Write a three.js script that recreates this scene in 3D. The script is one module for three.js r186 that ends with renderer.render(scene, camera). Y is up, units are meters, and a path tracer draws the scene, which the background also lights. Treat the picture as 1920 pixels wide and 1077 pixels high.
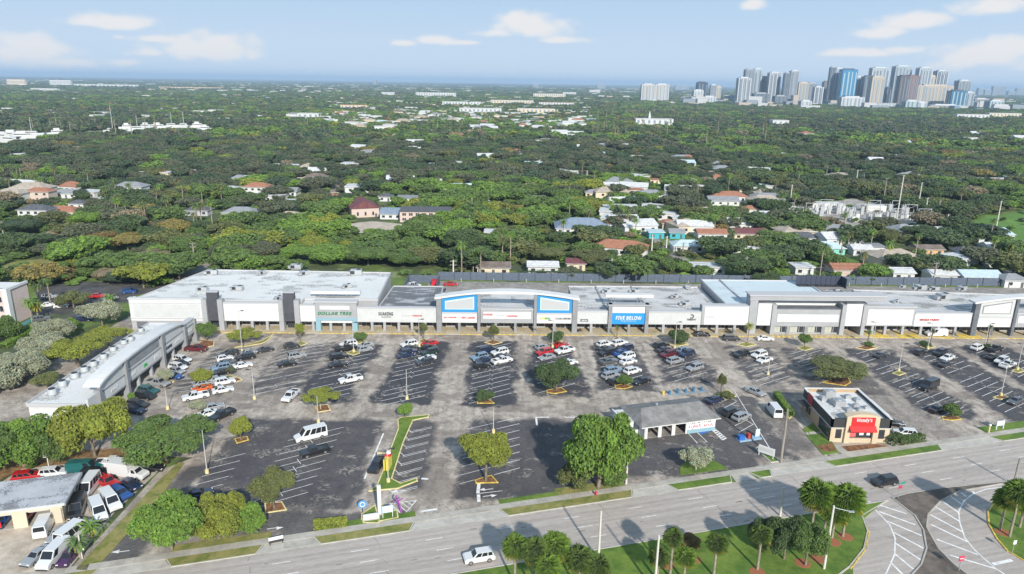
import * as THREE from 'three';
import { mergeGeometries } from 'three/addons/utils/BufferGeometryUtils.js';
import { FontLoader } from 'three/addons/loaders/FontLoader.js';
import { TextGeometry } from 'three/addons/geometries/TextGeometry.js';

// ---------- camera, sky, sun, exposure ----------
const scene = new THREE.Scene();
const FOCAL = 1330, PW = 1920, PH = 1077, EYE = 70, ROLL = Math.atan(29 / 1920);
const PITCH = Math.atan((538.5 - 153) * Math.cos(ROLL) / FOCAL);
const camera = new THREE.PerspectiveCamera(2 * Math.atan(538.5 / FOCAL) * 180 / Math.PI, PW / PH, 1, 90000);
camera.position.set(0, EYE, 0);
camera.rotation.order = 'YXZ';
camera.rotation.set(-PITCH, 0, ROLL);
const renderer = new THREE.WebGLRenderer({ antialias: true });
renderer.toneMapping = THREE.LinearToneMapping;
renderer.toneMappingExposure = 1.32;
renderer.shadowMap.enabled = true;
const SUNEL = 37 * Math.PI / 180, SUNDIR = new THREE.Vector3(0.44 * Math.cos(SUNEL), Math.sin(SUNEL), 0.9 * Math.cos(SUNEL)).normalize();
const sun = new THREE.DirectionalLight(new THREE.Color().setRGB(1, 0.955, 0.87), 4.5);
sun.position.copy(SUNDIR).multiplyScalar(600);
sun.target.position.set(20, 0, -180);
sun.castShadow = true; sun.shadow.mapSize.set(4096, 4096); sun.shadow.radius = 3;
Object.assign(sun.shadow.camera, { left: -260, right: 260, top: 260, bottom: -260, near: 10, far: 1500 });
scene.add(sun, sun.target);

// ---------- numbers ----------
function rng(seed) { let a = seed >>> 0; return () => { a = (a + 0x6d2b79f5) | 0; let t = Math.imul(a ^ (a >>> 15), 1 | a); t = (t + Math.imul(t ^ (t >>> 7), 61 | t)) ^ t; return ((t ^ (t >>> 14)) >>> 0) / 4294967296; }; }
const hash = (x, y) => { let h = Math.imul(x | 0, 374761393) + Math.imul(y | 0, 668265263); h = Math.imul(h ^ (h >>> 13), 1274126177); return ((h ^ (h >>> 16)) >>> 0) / 4294967296; };
function vn(x, y) { const ix = Math.floor(x), iy = Math.floor(y); let fx = x - ix, fy = y - iy; fx = fx * fx * (3 - 2 * fx); fy = fy * fy * (3 - 2 * fy); const a = hash(ix, iy), b = hash(ix + 1, iy), c = hash(ix, iy + 1), d = hash(ix + 1, iy + 1); return a + (b - a) * fx + (c - a) * fy + (a - b - c + d) * fx * fy; }
const fbm = (x, y, o = 4) => { let s = 0, a = 0.5, t = 0; for (let i = 0; i < o; i++) { s += a * vn(x, y); t += a; x = x * 2.03 + 17.1; y = y * 2.03 - 9.7; a *= 0.5; } return s / t; };
const clamp = (x, a = 0, b = 1) => Math.min(b, Math.max(a, x)), smooth = (a, b, x) => { const t = clamp((x - a) / (b - a)); return t * t * (3 - 2 * t); }, mix = (a, b, t) => a + (b - a) * t;
// A survey of the place: the ground position (or the position at height h) that a sight line of the photograph meets.
const CR = Math.cos(ROLL), SR = Math.sin(ROLL), CP = Math.cos(PITCH), SP = Math.sin(PITCH);
function sight(px, py) { const a = (px - 960) / FOCAL, b = -(py - 538.5) / FOCAL, x = a * CR - b * SR, y = a * SR + b * CR; return [x, y * CP - SP, -y * SP - CP]; }
function G(px, py, h = 0) { const d = sight(px, py), t = (EYE - h) / -d[1]; return [d[0] * t, d[2] * t]; }
function onPlane(px, py, z) { const d = sight(px, py), t = z / d[2]; return [d[0] * t, EYE + d[1] * t]; }
const perMetre = (x, z) => FOCAL / (-z * CP + EYE * SP);

// ---------- sky ----------
{
  const W = 4096, H = 2048, data = new Float32Array(W * H * 4);
  const puffs = [[209, 42, 74, 15], [60, 98, 105, 33], [150, 118, 70, 16], [365, 94, 112, 30], [290, 74, 60, 9], [280, 100, 50, 12], [235, 118, 36, 9], [220, 70, 18, 5], [985, 54, 96, 27], [930, 62, 60, 12], [1050, 76, 60, 8], [815, 77, 50, 10], [760, 82, 32, 8], [870, 80, 34, 5], [1710, 42, 66, 18], [1655, 62, 50, 13], [1620, 100, 70, 9], [1690, 94, 40, 8], [1850, 108, 86, 30], [1880, 96, 60, 22], [1860, 14, 66, 19], [1413, 9, 24, 13]]
    .map(([x, y, rx, ry]) => { const d = sight(x, y), l = Math.hypot(...d); return [Math.atan2(d[2], d[0]), Math.asin(d[1] / l), rx / FOCAL, ry / FOCAL]; });
  for (let j = 0; j < H; j++) {
    const el = ((j + 0.5) / H - 0.5) * Math.PI, e = Math.max(0, el) * 57.2958;
    const t1 = smooth(0, 9, e), t2 = smooth(6, 75, e);
    const base = [mix(mix(0.47, 0.325, t1), 0.20, t2), mix(mix(0.57, 0.48, t1), 0.315, t2), mix(mix(0.68, 0.66, t1), 0.47, t2)];
    for (let i = 0; i < W; i++) {
      const o = (j * W + i) * 4; let c = 0;
      if (e > 0.2 && e < 80) {
        const az = ((i + 0.5) / W - 0.5) * 2 * Math.PI;
        if (e < 9.5) {
          for (const [ca, ce, ra, re] of puffs) {
            let da = az - ca; if (Math.abs(da) > 0.3) continue;
            const de = el - ce, n = fbm(az * 46 + ce * 50, el * 90, 4) - 0.5, n2 = fbm(az * 14 + 5, el * 40 + ce * 9, 2) - 0.5;
            const q = Math.hypot(da / ra, de / (de < 0 ? re * 0.75 : re * 1.05)) + n * 0.85 + n2 * 0.7;
            c = Math.max(c, smooth(1.06, 0.35, q) * 0.93);
          }
        }
        if (e > 8.5) { // fair-weather puffs go on over the rest of the sky
          const k = 1 / Math.tan(Math.max(el, 0.1)), x = Math.cos(az) * k, z = Math.sin(az) * k;
          c = Math.max(c, smooth(0.60, 0.76, fbm(x * 1.7 + 3, z * 1.7 + 8, 5)) * 0.85 * smooth(8.5, 11, e));
        }
      }
      const v = 0.67;
      data[o] = mix(base[0], v, c); data[o + 1] = mix(base[1], v * 0.985, c); data[o + 2] = mix(base[2], v * 0.985, c); data[o + 3] = 1;
    }
  }
  const t = new THREE.DataTexture(data, W, H, THREE.RGBAFormat, THREE.FloatType);
  t.mapping = THREE.EquirectangularReflectionMapping; t.magFilter = THREE.LinearFilter; t.needsUpdate = true;
  scene.background = t; scene.environment = t;
}
scene.fog = new THREE.FogExp2(new THREE.Color().setRGB(0.56, 0.76, 1.0), 0.000088);

// ---------- helpers ----------
const lin = (r, g, b) => new THREE.Color().setRGB(r, g, b);
const std = (c, roughness = 0.85, extra = {}) => new THREE.MeshStandardMaterial({ color: Array.isArray(c) ? lin(...c) : new THREE.Color(c), roughness, ...extra });
const taken = new Map();
function numbered(n) { const k = taken.get(n) ?? 0; taken.set(n, k + 1); return k ? n + '_' + String(k).padStart(3, '0') : n; }
function info(o, label, category, group, kind) { if (label) o.userData.label = label; if (category) o.userData.category = category; if (group) o.userData.group = group; if (kind) o.userData.kind = kind; return o; }
function thing(name, label, category, [x, y, z] = [0, 0, 0], turn = 0, group) { const o = new THREE.Group(); o.name = numbered(name); o.position.set(x, y, z); o.rotation.y = turn; scene.add(o); return info(o, label, category, group); }
function part(parent, name, geo, m, label) { const o = new THREE.Mesh(Array.isArray(geo) ? join(geo) : geo, m); o.name = name; if (label) o.userData.label = label; parent.add(o); return o; }
function solo(name, geo, m, label, category, group, kind) { const o = new THREE.Mesh(Array.isArray(geo) ? join(geo) : geo, m); o.name = numbered(name); scene.add(o); return info(o, label, category, group, kind); }
const setting = (name, geo, m) => solo(name, geo, m, null, null, null, 'structure');
const join = (list) => mergeGeometries(list.map((g) => { const n = g.index ? g.toNonIndexed() : g; for (const k of Object.keys(n.attributes)) if (!['position', 'normal', 'uv'].includes(k)) n.deleteAttribute(k); return n; }));
// box between two corners, uv in metres
function bx(x0, x1, y0, y1, z0, z1) {
  const g = new THREE.BoxGeometry(Math.abs(x1 - x0), Math.abs(y1 - y0), Math.abs(z1 - z0)), p = g.attributes.position, n = g.attributes.normal, uv = g.attributes.uv;
  g.translate((x0 + x1) / 2, (y0 + y1) / 2, (z0 + z1) / 2);
  for (let i = 0; i < p.count; i++) { const ax = Math.abs(n.getX(i)), ay = Math.abs(n.getY(i)); uv.setXY(i, ax > 0.5 ? p.getZ(i) : p.getX(i), ay > 0.5 ? -p.getZ(i) : p.getY(i)); }
  return g;
}
const bc = (x, y, z, w, h, d) => bx(x - w / 2, x + w / 2, y - h / 2, y + h / 2, z - d / 2, z + d / 2);
const cyl = (x, y0, y1, z, r0, r1 = r0, seg = 10) => new THREE.CylinderGeometry(r1, r0, y1 - y0, seg).translate(x, (y0 + y1) / 2, z);
function bar(a, b, r0, r1 = r0, seg = 6) { const A = new THREE.Vector3(...a), B = new THREE.Vector3(...b), l = A.distanceTo(B), g = new THREE.CylinderGeometry(r1, r0, l, seg).translate(0, l / 2, 0); g.applyQuaternion(new THREE.Quaternion().setFromUnitVectors(new THREE.Vector3(0, 1, 0), B.clone().sub(A).normalize())); return g.translate(...a); }
// flat-topped slab over a ground outline [[x,z]...], from y0 to y1; uv = world metres times k
function slab(pts, y0, y1) {
  const s = new THREE.Shape(pts.map(([x, z]) => new THREE.Vector2(x, -z))), g = new THREE.ExtrudeGeometry(s, { depth: Math.max(0.001, y1 - y0), bevelEnabled: false }).rotateX(-Math.PI / 2).translate(0, y0, 0);
  const p = g.attributes.position, n = g.attributes.normal, uv = g.attributes.uv;
  for (let i = 0; i < p.count; i++) uv.setXY(i, Math.abs(n.getY(i)) > 0.5 || Math.abs(n.getX(i)) < 0.5 ? p.getX(i) : p.getZ(i), Math.abs(n.getY(i)) > 0.5 ? -p.getZ(i) : p.getY(i));
  return g;
}
function sheet(pts, y) { const s = new THREE.Shape(pts.map(([x, z]) => new THREE.Vector2(x, -z))), g = new THREE.ShapeGeometry(s).rotateX(-Math.PI / 2).translate(0, y, 0), p = g.attributes.position, uv = g.attributes.uv; for (let i = 0; i < p.count; i++) uv.setXY(i, p.getX(i), -p.getZ(i)); return g; }
const px = (list) => list.map(([a, b]) => G(a, b));
// a painted stripe on the ground between two points
function stripe([x0, z0], [x1, z1], w, y) { const dx = x1 - x0, dz = z1 - z0, l = Math.hypot(dx, dz) || 1, nx = -dz / l * w / 2, nz = dx / l * w / 2; return sheet([[x0 + nx, z0 + nz], [x1 + nx, z1 + nz], [x1 - nx, z1 - nz], [x0 - nx, z0 - nz]], y); }
function ribbon(pts, w, y0, y1) { // a kerb following an open or closed line
  const out = []; for (let i = 0; i + 1 < pts.length; i++) { const [x0, z0] = pts[i], [x1, z1] = pts[i + 1], l = Math.hypot(x1 - x0, z1 - z0); if (l < 0.05) continue; const g = bx(-w / 2, l + w / 2, y0, y1 + (i % 2) * 0.003, -w / 2, w / 2); g.rotateY(-Math.atan2(z1 - z0, x1 - x0)).translate(x0, 0, z0); out.push(g); } return out;
}
function tex(w, h, f, repeat, srgb = true) {
  const d = new Uint8Array(w * h * 4); for (let j = 0; j < h; j++) for (let i = 0; i < w; i++) { const c = f(i, j), o = (j * w + i) * 4; for (let k = 0; k < 3; k++) { const v = clamp(c[k]); d[o + k] = srgb ? 255 * (v <= 0.0031308 ? 12.92 * v : 1.055 * Math.pow(v, 1 / 2.4) - 0.055) : 255 * v; } d[o + 3] = 255; }
  const t = new THREE.DataTexture(d, w, h); t.wrapS = t.wrapT = THREE.RepeatWrapping; t.magFilter = THREE.LinearFilter; t.minFilter = THREE.LinearMipmapLinearFilter; if (srgb) t.colorSpace = THREE.SRGBColorSpace; if (repeat) t.repeat.set(...repeat); t.needsUpdate = true; return t;
}
// tiling noise: value noise on a wrapped lattice
function tileNoise(n, period, seed) { const r = rng(seed), L = Array.from({ length: period * period }, r); return (i, j) => { const x = i / n * period, y = j / n * period, ix = Math.floor(x), iy = Math.floor(y); let fx = x - ix, fy = y - iy; fx = fx * fx * (3 - 2 * fx); fy = fy * fy * (3 - 2 * fy); const at = (a, b) => L[((b % period + period) % period) * period + ((a % period + period) % period)]; const a = at(ix, iy), b = at(ix + 1, iy), c = at(ix, iy + 1), d = at(ix + 1, iy + 1); return a + (b - a) * fx + (c - a) * fy + (a - b - c + d) * fx * fy; }; }
function patchy(a, b, tile, seed, contrast = 1, n = 512) { const N = [6, 14, 34, 90, 200].map((p, i) => tileNoise(n, p, seed + i)), w = [0.34, 0.26, 0.18, 0.13, 0.09]; return tex(n, n, (i, j) => { let s = 0; N.forEach((f, k) => { s += w[k] * f(i, j); }); s = clamp((s - 0.5) * 2.2 * contrast + 0.5); return [0, 1, 2].map((k) => mix(a[k], b[k], s)); }, [1 / tile, 1 / tile]); }

// ---------- shared surfaces ----------
const grassTex = patchy([0.060, 0.125, 0.012], [0.15, 0.215, 0.030], 14, 11, 1.1);
const grass = std('#ffffff', 1, { map: grassTex });
const dryTex = patchy([0.12, 0.15, 0.026], [0.27, 0.235, 0.08], 9, 23, 1.2);
const dryGrass = std('#ffffff', 1, { map: dryTex });
const concreteTex = patchy([0.30, 0.275, 0.235], [0.46, 0.425, 0.375], 12, 31, 0.9);
const concrete = std('#ffffff', 0.9, { map: concreteTex });
const paleConcrete = std('#ffffff', 0.9, { map: patchy([0.36, 0.33, 0.29], [0.50, 0.47, 0.42], 9, 37, 0.9) });
const whitePaint = std('#ffffff', 0.8, { map: patchy([0.58, 0.57, 0.55], [0.82, 0.81, 0.79], 2.6, 41, 1.4) });
const yellowPaint = std('#ffffff', 0.8, { map: patchy([0.45, 0.31, 0.05], [0.74, 0.55, 0.12], 3, 43, 1.3) });
const paleYellow = std('#ffffff', 0.8, { map: patchy([0.55, 0.45, 0.22], [0.76, 0.66, 0.34], 3, 47, 1.2) });
const mulch = std('#ffffff', 1, { map: patchy([0.10, 0.045, 0.018], [0.26, 0.12, 0.05], 4, 53, 1.3) });
const sand = std('#ffffff', 1, { map: patchy([0.36, 0.30, 0.235], [0.55, 0.48, 0.40], 10, 59, 1.1) });
const asphaltTex = patchy([0.040, 0.040, 0.044], [0.10, 0.095, 0.092], 16, 61, 1.2);
const asphalt = std('#ffffff', 0.92, { map: asphaltTex });
const greyAsphalt = std('#ffffff', 0.92, { map: patchy([0.19, 0.172, 0.156], [0.34, 0.31, 0.28], 16, 67, 1.1) });
const darkMetal = std([0.05, 0.052, 0.058], 0.5, { metalness: 0.4 });
const galv = std([0.45, 0.46, 0.47], 0.5, { metalness: 0.5 });

// ---------- the ground ----------
{
  const n = 1024, N = [5, 13, 31, 77, 180].map((p, i) => tileNoise(n, p, 71 + i));
  const t = tex(n, n, (i, j) => { const a = N[0](i, j) * 0.35 + N[1](i, j) * 0.3 + N[2](i, j) * 0.35, b = N[3](i, j) * 0.6 + N[4](i, j) * 0.4; const lawn = smooth(0.46, 0.58, a), pale = smooth(0.70, 0.80, b * 0.6 + N[2](i, j) * 0.4); const c = [mix(0.065, 0.11, lawn) * (0.7 + 0.6 * b), mix(0.085, 0.165, lawn) * (0.7 + 0.6 * b), mix(0.03, 0.03, lawn)]; return [mix(c[0], 0.26, pale * 0.6), mix(c[1], 0.235, pale * 0.6), mix(c[2], 0.19, pale * 0.6)]; }, [1 / 170, 1 / 170]);
  const far = 32000;
  const g = sheet([[-far, 900], [far, 900], [far, -far], [-far, -far]], 0);
  setting('ground', g, std('#ffffff', 1, { map: t }));
}
// ---------- parking lot: worn grey asphalt with dark sealcoat laid over the bays ----------
const STALL = [0.845, -0.535];
const rows = [ // centre x, back z, front z, how much sealcoat is left
  [-73, -178, -149, 0.62, 'shop-wing row'], [-55.5, -183, -150, 0.66, 'row beyond the shop wing'], [-42, -182, -146, 0.8, 'green-lettered store row'], [-24.6, -184, -146, 0.98, 'plain white shopfront row'], [-4.8, -186, -146, 0.98, 'blue-framed arch row'],
  [11, -184, -151, 0.98, 'round dark tree row'], [28, -184, -155, 0.9, 'blue-sign store row'], [45, -184, -160, 0.74, 'black-logo wall row'], [65.2, -185, -160, 0.66, 'grey-framed store row'], [80.5, -184, -161, 0.7, 'umbrella tree row'], [99, -185, -143, 0.76, 'yellow pole base row'], [116.4, -186, -142, 0.92, 'red-lettered wall row'], [133, -187, -148, 0.95, 'row below the slate piers'], [150, -187, -148, 0.95, 'far row'], [167, -187, -148, 0.95, 'far row'],
];
{
  const X0 = -116, X1 = 190, Z0 = -198, Z1 = -84, W = 2048, H = 1024;
  const zones = [[-56.5, -26.5, -137.5, -104, 0.97], [-21.8, -15.6, -137.5, -111.5, 0.9], [-9, 17, -139, -108.5, 0.98], [17, 48, -140.5, -117, 0.93], [-60.5, -56, -118, -90, 0.9], [-52, -17, -104.6, -97.5, 0.88], [42, 56, -152, -124, 0.9], [54, 62, -146, -127, 0.55], [60, 66, -160, -146, 0.45], [84, 94, -160, -136, 0.3], [72, 90, -166, -154, 0.8]];
  const t = tex(W, H, (i, j) => {
    const x = X0 + (i + 0.5) / W * (X1 - X0), z = Z1 - (j + 0.5) / H * (Z1 - Z0);
    const n1 = fbm(x * 0.16, z * 0.16, 4), n2 = fbm(x * 0.7 + 40, z * 0.7, 3), n3 = vn(x * 3.1, z * 3.1), n4 = vn(x * 6.5 + 9, z * 6.5);
    // grain along the stalls, and along the drive aisles
    const u = x * STALL[0] + z * STALL[1], v = -x * STALL[1] + z * STALL[0], streak = fbm(u * 0.22 + 7, v * 1.25, 3), along = fbm(x * 1.1, z * 0.09 + 3, 3);
    let m = 0;
    const wob = (n1 - 0.5) * 5 + (n2 - 0.5) * 2.2;
    for (const [cx, zb, zf, s] of rows) {
      const cxs = cx + (s < 0.9 ? 0 : 0), d = Math.max(Math.abs(x - cxs) - 6.2, zb - z, z - zf) + wob; if (d > 3) continue;
      const worn = smooth(1.02 - s, 1.3 - s, streak * 0.75 + n2 * 0.35 + (s - 0.6) * 0.25);
      m = Math.max(m, smooth(1.1, -0.9, d) * (s > 0.88 ? mix(0.72, 1, worn) * s : worn * Math.min(1, s + 0.18)));
    }
    for (const [a, b, c, d0, s] of zones) { const d = Math.max(a - x, x - b, c - z, z - d0) + wob * 0.7; if (d > 3) continue; m = Math.max(m, smooth(1, -0.8, d) * s * mix(0.8, 1, n2)); }
    // light scuffs worn through the sealcoat
    m *= 1 - 0.55 * smooth(0.57, 0.75, fbm(x * 0.33 + 90, z * 0.5, 4)) * smooth(0.35, 0.7, n3);
    const b = 0.78 + 0.55 * (n2 - 0.5) + 0.28 * (n3 - 0.5) + 0.2 * (n4 - 0.5) + 0.45 * (along - 0.5);
    const damp = Math.max(smooth(0.54, 0.68, fbm(x * 0.12 + 3, z * 0.2 + 60, 4)) * 0.6, smooth(0.60, 0.72, fbm(x * 0.5 + 33, z * 0.42 + 6, 4)) * 0.45); // oily brown patches
    let c = [0.455 * b, 0.392 * b, 0.332 * b]; c = [mix(c[0], 0.165, damp), mix(c[1], 0.135, damp), mix(c[2], 0.115, damp)];
    const crack = Math.abs(fbm(x * 0.45 + 200, z * 0.45, 3) - 0.5) < 0.006 ? 0.5 : 1;
    const k = 0.85 + 0.3 * n3 + 0.25 * (n4 - 0.5), dk = [0.042 * k, 0.042 * k, 0.050 * k];
    return [0, 1, 2].map((q) => mix(c[q] * crack, dk[q], m));
  });
  t.wrapS = t.wrapT = THREE.ClampToEdgeWrapping;
  const g = sheet([[-116, -198], [190, -198], [190, -152], [124, -141.5], [22, -112.6], [-64.5, -88.4], [-64.5, -116], [-60.5, -121], [-116, -121]], 0.02);
  const p = g.attributes.position, uv = g.attributes.uv; for (let i = 0; i < p.count; i++) uv.setXY(i, (p.getX(i) - X0) / (X1 - X0), (Z1 - p.getZ(i)) / (Z1 - Z0));
  const lot = setting('parking_lot', g, std('#ffffff', 0.93, { map: t }));
  // painted stall lines, one set per bay
  const wear = rng(5);
  rows.forEach(([cx, zb, zf, s]) => {
    const L = [];
    for (let z = zb + 1; z < zf - 1; z += 2.75) {
      if (wear() < 0.08) continue;
      for (const sd of [-1, 1]) { const a = [cx + sd * 0.25, z - sd * 0.13], q = wear() * 0.8, b = [cx + sd * (5.0 - q * 0.6), z - sd * (5.0 - q * 0.6) * 0.635]; L.push(stripe(a, b, 0.14, 0.026)); }
      if (wear() < 0.8) L.push(stripe([cx - 0.5, z - 0.75], [cx + 0.5, z + 0.75], 0.1, 0.028));
    }
    part(lot, 'stall_lines', L, whitePaint);
  });
  const more = [];
  for (let k = 0; k < 10; k++) { const z = -133.5 + k * 2.72; more.push(stripe([-39.6 - k * 0.05, z + 2.3], [-34.8 - k * 0.06, z - 0.7], 0.12, 0.026), stripe([-44.6, z + 5.4], [-40.1, z + 2.6], 0.12, 0.026), stripe([-40.6, z + 1.7], [-39.4, z + 3.4], 0.12, 0.028)); }
  for (let k = 0; k < 8; k++) { const z = -132 + k * 2.75; more.push(stripe([-56, z + 12.2], [-51.2, z + 9.2], 0.12, 0.026)); }
  part(lot, 'stall_lines', more, whitePaint);
  const m2 = [];
  for (let k = 0; k < 8; k++) { const z = -134 + k * 3.25; for (const o of [0, 0.55]) m2.push(stripe([-20.6, z + 1.4 + o], [-16.4, z - 1.0 + o], 0.11, 0.026)); m2.push(stripe([-21.6, z - 0.2], [-20.4, z + 1.5], 0.12, 0.028)); }
  for (let k = 0; k < 8; k++) { const z = -137 + k * 3.0; m2.push(stripe([-9, z + 2.9], [-3.6, z], 0.11, 0.026), stripe([-2.8, z - 0.4], [2.0, z - 3.0], 0.14, 0.026)); }
  part(lot, 'stall_lines', m2, whitePaint);
  const m3 = [stripe(G(683, 899), G(719, 813), 0.3, 0.026), stripe(G(1100 - 0, 783), G(1058, 783), 0.3, 0.026), stripe(G(1006, 783), G(1030, 783), 0.4, 0.026), stripe(G(1005, 783), G(1007, 798), 0.4, 0.03), stripe(G(789, 960), G(820, 955), 0.5, 0.026), stripe(G(790, 898), G(803, 899), 0.5, 0.026), stripe(G(898, 907), G(896, 926), 0.6, 0.026), stripe(G(899, 926), G(942, 921), 0.15, 0.03), stripe(G(897, 928), G(898, 942), 0.6, 0.034)];
  // hatched corner by the entrance sign
  for (let k = 0; k < 5; k++) m3.push(stripe(G(731 + k * 10, 945 - k * 1.5), G(757 + k * 5.5, 966 - k * 6), 0.14, 0.026));
  m3.push(stripe(G(728, 946), G(756, 967), 0.14, 0.03), stripe(G(756, 967), G(781, 939), 0.14, 0.034), stripe(G(728, 946), G(781, 939), 0.14, 0.038));
  // tyre shop bays and its striped crossing
  const tb = [[[1290, 812], [1308, 832]], [[1307, 811], [1326, 829]], [[1290, 812], [1304, 810]], [[1349, 756], [1369, 747.5]], [[1357, 766], [1381, 754]], [[1378, 799], [1404, 786]], [[1386, 811], [1413, 796]], [[1400, 789], [1412, 796]], [[1376, 761], [1388, 762]], [[1369, 747], [1381, 752]]];
  for (const [a, b] of tb) m3.push(stripe(G(...a), G(...b), 0.15, 0.026));
  m3.push(stripe(G(1330, 802), G(1355, 826), 0.15, 0.026), stripe(G(1336, 800), G(1363, 823), 0.15, 0.026)); for (let k = 0; k < 8; k++) m3.push(stripe(G(1331 + k * 3.4, 803 + k * 3.2), G(1337 + k * 3.5, 801 + k * 3), 0.4, 0.03));
  part(lot, 'lane_markings', m3, whitePaint);
  // arrow marks at the south exits
  const arrow = (x, z, d) => [stripe([x - d * 1, z], [x + d * 0.4, z - d * 0.36], 0.18, 0.026), sheet(d > 0 ? [[x + 0.3, z - 0.7], [x + 1.5, z - 0.55], [x + 0.6, z + 0.2]] : [[x - 0.3, z + 0.7], [x - 0.6, z - 0.2], [x - 1.5, z + 0.5]], 0.03)];
  for (const [a, b, d] of [[914, 917, -1], [916, 932, 1], [750, 920, -1], [512, 993, 1], [230, 1033, -1]]) part(lot, 'arrow_marking', arrow(...G(a, b), d), whitePaint);
  part(lot, 'blue_bay_marking', [sheet(px([[1310, 812], [1330, 807], [1332, 810], [1314, 815]]), 0.03)], std([0.03, 0.14, 0.42], 0.8));
  part(lot, 'painted_line', [stripe(G(1378, 735), G(1460, 868), 0.16, 0.026), stripe(G(1499, 795), G(1552, 858), 0.16, 0.026)], whitePaint);
}
// ---------- the avenue ----------
const RT = [0.9622, -0.2723], RN = [0.2723, 0.9622];
const R = (a, b) => [RT[0] * a + RN[0] * b, -103.4 + RT[1] * a + RN[1] * b];
const strip = (a0, a1, b0, b1) => [R(a0, b0), R(a1, b0), R(a1, b1), R(a0, b1)];
function roadUV(g) { const p = g.attributes.position, uv = g.attributes.uv; for (let i = 0; i < p.count; i++) { const x = p.getX(i), z = p.getZ(i) + 103.4; uv.setXY(i, x * RT[0] + z * RT[1], x * RN[0] + z * RN[1]); } return g; }
{
  const n = 1024, N = [4, 9, 22, 60, 150].map((p, i) => tileNoise(n, p, 91 + i));
  const t = tex(n, n, (i, j) => { // wheel tracks and oil run along the lanes (u)
    const lane = (j / n * 11.6) % 2.9, a = N[0](i / 4, j), tr = (k) => Math.exp(-(((lane - k) / 0.42) ** 2)), oil = Math.exp(-(((lane - 1.45) / 0.4) ** 2));
    const s = 0.9 + 0.13 * (N[1](i / 2, j) - 0.5) + 0.13 * (N[3](i, j) - 0.5) + 0.13 * (N[4](i, j) - 0.5) + 0.2 * (N[2](i / 6, j) - 0.5) - 0.055 * (tr(0.65) + tr(2.25)) * (0.5 + a) - 0.07 * oil * N[2](i / 8, j);
    return [0.435 * s, 0.385 * s, 0.345 * s];
  }, [1 / 58, 1 / 11.6]);
  const roadMat = std('#ffffff', 0.9, { map: t });
  const road = setting('road', roadUV(sheet(strip(-90, 210, 0.0, 11.75), 0.02)), roadMat);
  const dashes = []; for (const [b, off] of [[2.95, 0], [5.85, 1.2], [8.75, 2.4]]) for (let a = -84 + off; a < 200; a += 11.6) dashes.push(sheet(strip(a, a + 2.7, b - 0.07, b + 0.07), 0.026));
  part(road, 'lane_dashes', dashes, whitePaint);
  const tar = []; { const r = rng(8); for (let a = -60; a < 190; a += 19) { const pts = []; for (let b = 0; b <= 11.6; b += 1.45) pts.push(R(a + (r() - 0.5) * 0.6 + b * 0.12, b)); for (let i = 0; i + 1 < pts.length; i++) if (r() < 0.75) tar.push(stripe(pts[i], pts[i + 1], 0.05 + r() * 0.08, 0.03)); } for (let k = 0; k < 46; k++) { const a = -70 + r() * 250, b = 0.8 + r() * 10.4; tar.push(sheet(strip(a, a + 0.5 + r() * 0.8, b, b + 0.12 + r() * 0.12), 0.028)); } }
  part(road, 'tar_seams', tar, std([0.20, 0.18, 0.165], 0.8));
  // kerb, verge and pavement on the shops' side, with driveways between
  const drives = [[-62, -53], [-39, -31.5], [-15.5, -1], [23.5, 30.5], [43.5, 47.5], [52, 64], [91.5, 105], [150, 160]];
  const walk = []; for (let a = -90; a < 205; a += 1.55) walk.push(slab(strip(a, a + 1.53, -3.7, -2.15), 0, 0.12 + (Math.abs(Math.round(a * 7)) % 3) * 0.006));
  const wk = setting('sidewalk', slab(strip(-90, 205, -3.68, -2.17), 0, 0.10), concrete);
  walk.forEach((g) => part(wk, 'paving_slab', g, concrete));
  let a0 = -90; const kerbs = [], pieces = [];
  for (const [d0, d1] of [...drives, [205, 205]]) { if (d0 > a0) { pieces.push([a0, d0]); } if (d1 > d0) { const fl = d1 - d0 > 6 ? 1.2 : 0.4; const apron = setting('driveway_apron', slab([R(d0 + 0.15, -2.13), R(d1 - 0.15, -2.13), R(d1 + fl - 0.2, -0.02), R(d0 - fl + 0.2, -0.02)], 0, 0.06), paleConcrete); apron.position.y = 0.002; } a0 = d1; }
  pieces.forEach(([a, b], i) => { const dry = [0, 1, 2, 3].includes(i); setting('grass_verge', slab([R(a + 0.2, -2.13), R(b - 0.2, -2.13), R(b - 1.2, -0.2), R(a + 1.2, -0.2)], 0, 0.14), dry ? dryGrass : grass); kerbs.push(...ribbon([R(a + 0.1, -2.1), R(a + 1.1, -0.06), R(b - 1.1, -0.06), R(b - 0.1, -2.1)], 0.16, 0.002, 0.15)); });
  setting('kerb', kerbs, paleConcrete);
  part(scene.getObjectByName('kerb'), 'gutter', [sheet(strip(-90, 205, -0.0, 0.45), 0.034)], concrete);
  // backs of the lots behind the pavement
  for (const [a, b, d, m] of [[-52.5, -38, 1.6, dryGrass], [-31, -15, 1.5, grass], [-0.5, 10, 1.3, grass], [10, 23, 2.2, dryGrass], [106, 150, 2.5, grass]]) setting('grass_strip', slab(strip(a, b, -3.74 - d, -3.76), 0, 0.13), m);
  // far side
  setting('lawn', slab([R(-14, 12.2), R(65, 12.2), ...px([[1618, 975], [1624, 1000], [1616, 1030], [1590, 1062], [1560, 1085]]), R(36, 46), R(-50, 46)], 0, 0.14), grass);
  setting('kerb', ribbon([R(-14, 12), R(66, 12), ...px([[1617, 968], [1627, 998], [1620, 1030], [1593, 1064], [1558, 1090]])], 0.2, 0, 0.17), paleConcrete);
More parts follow.
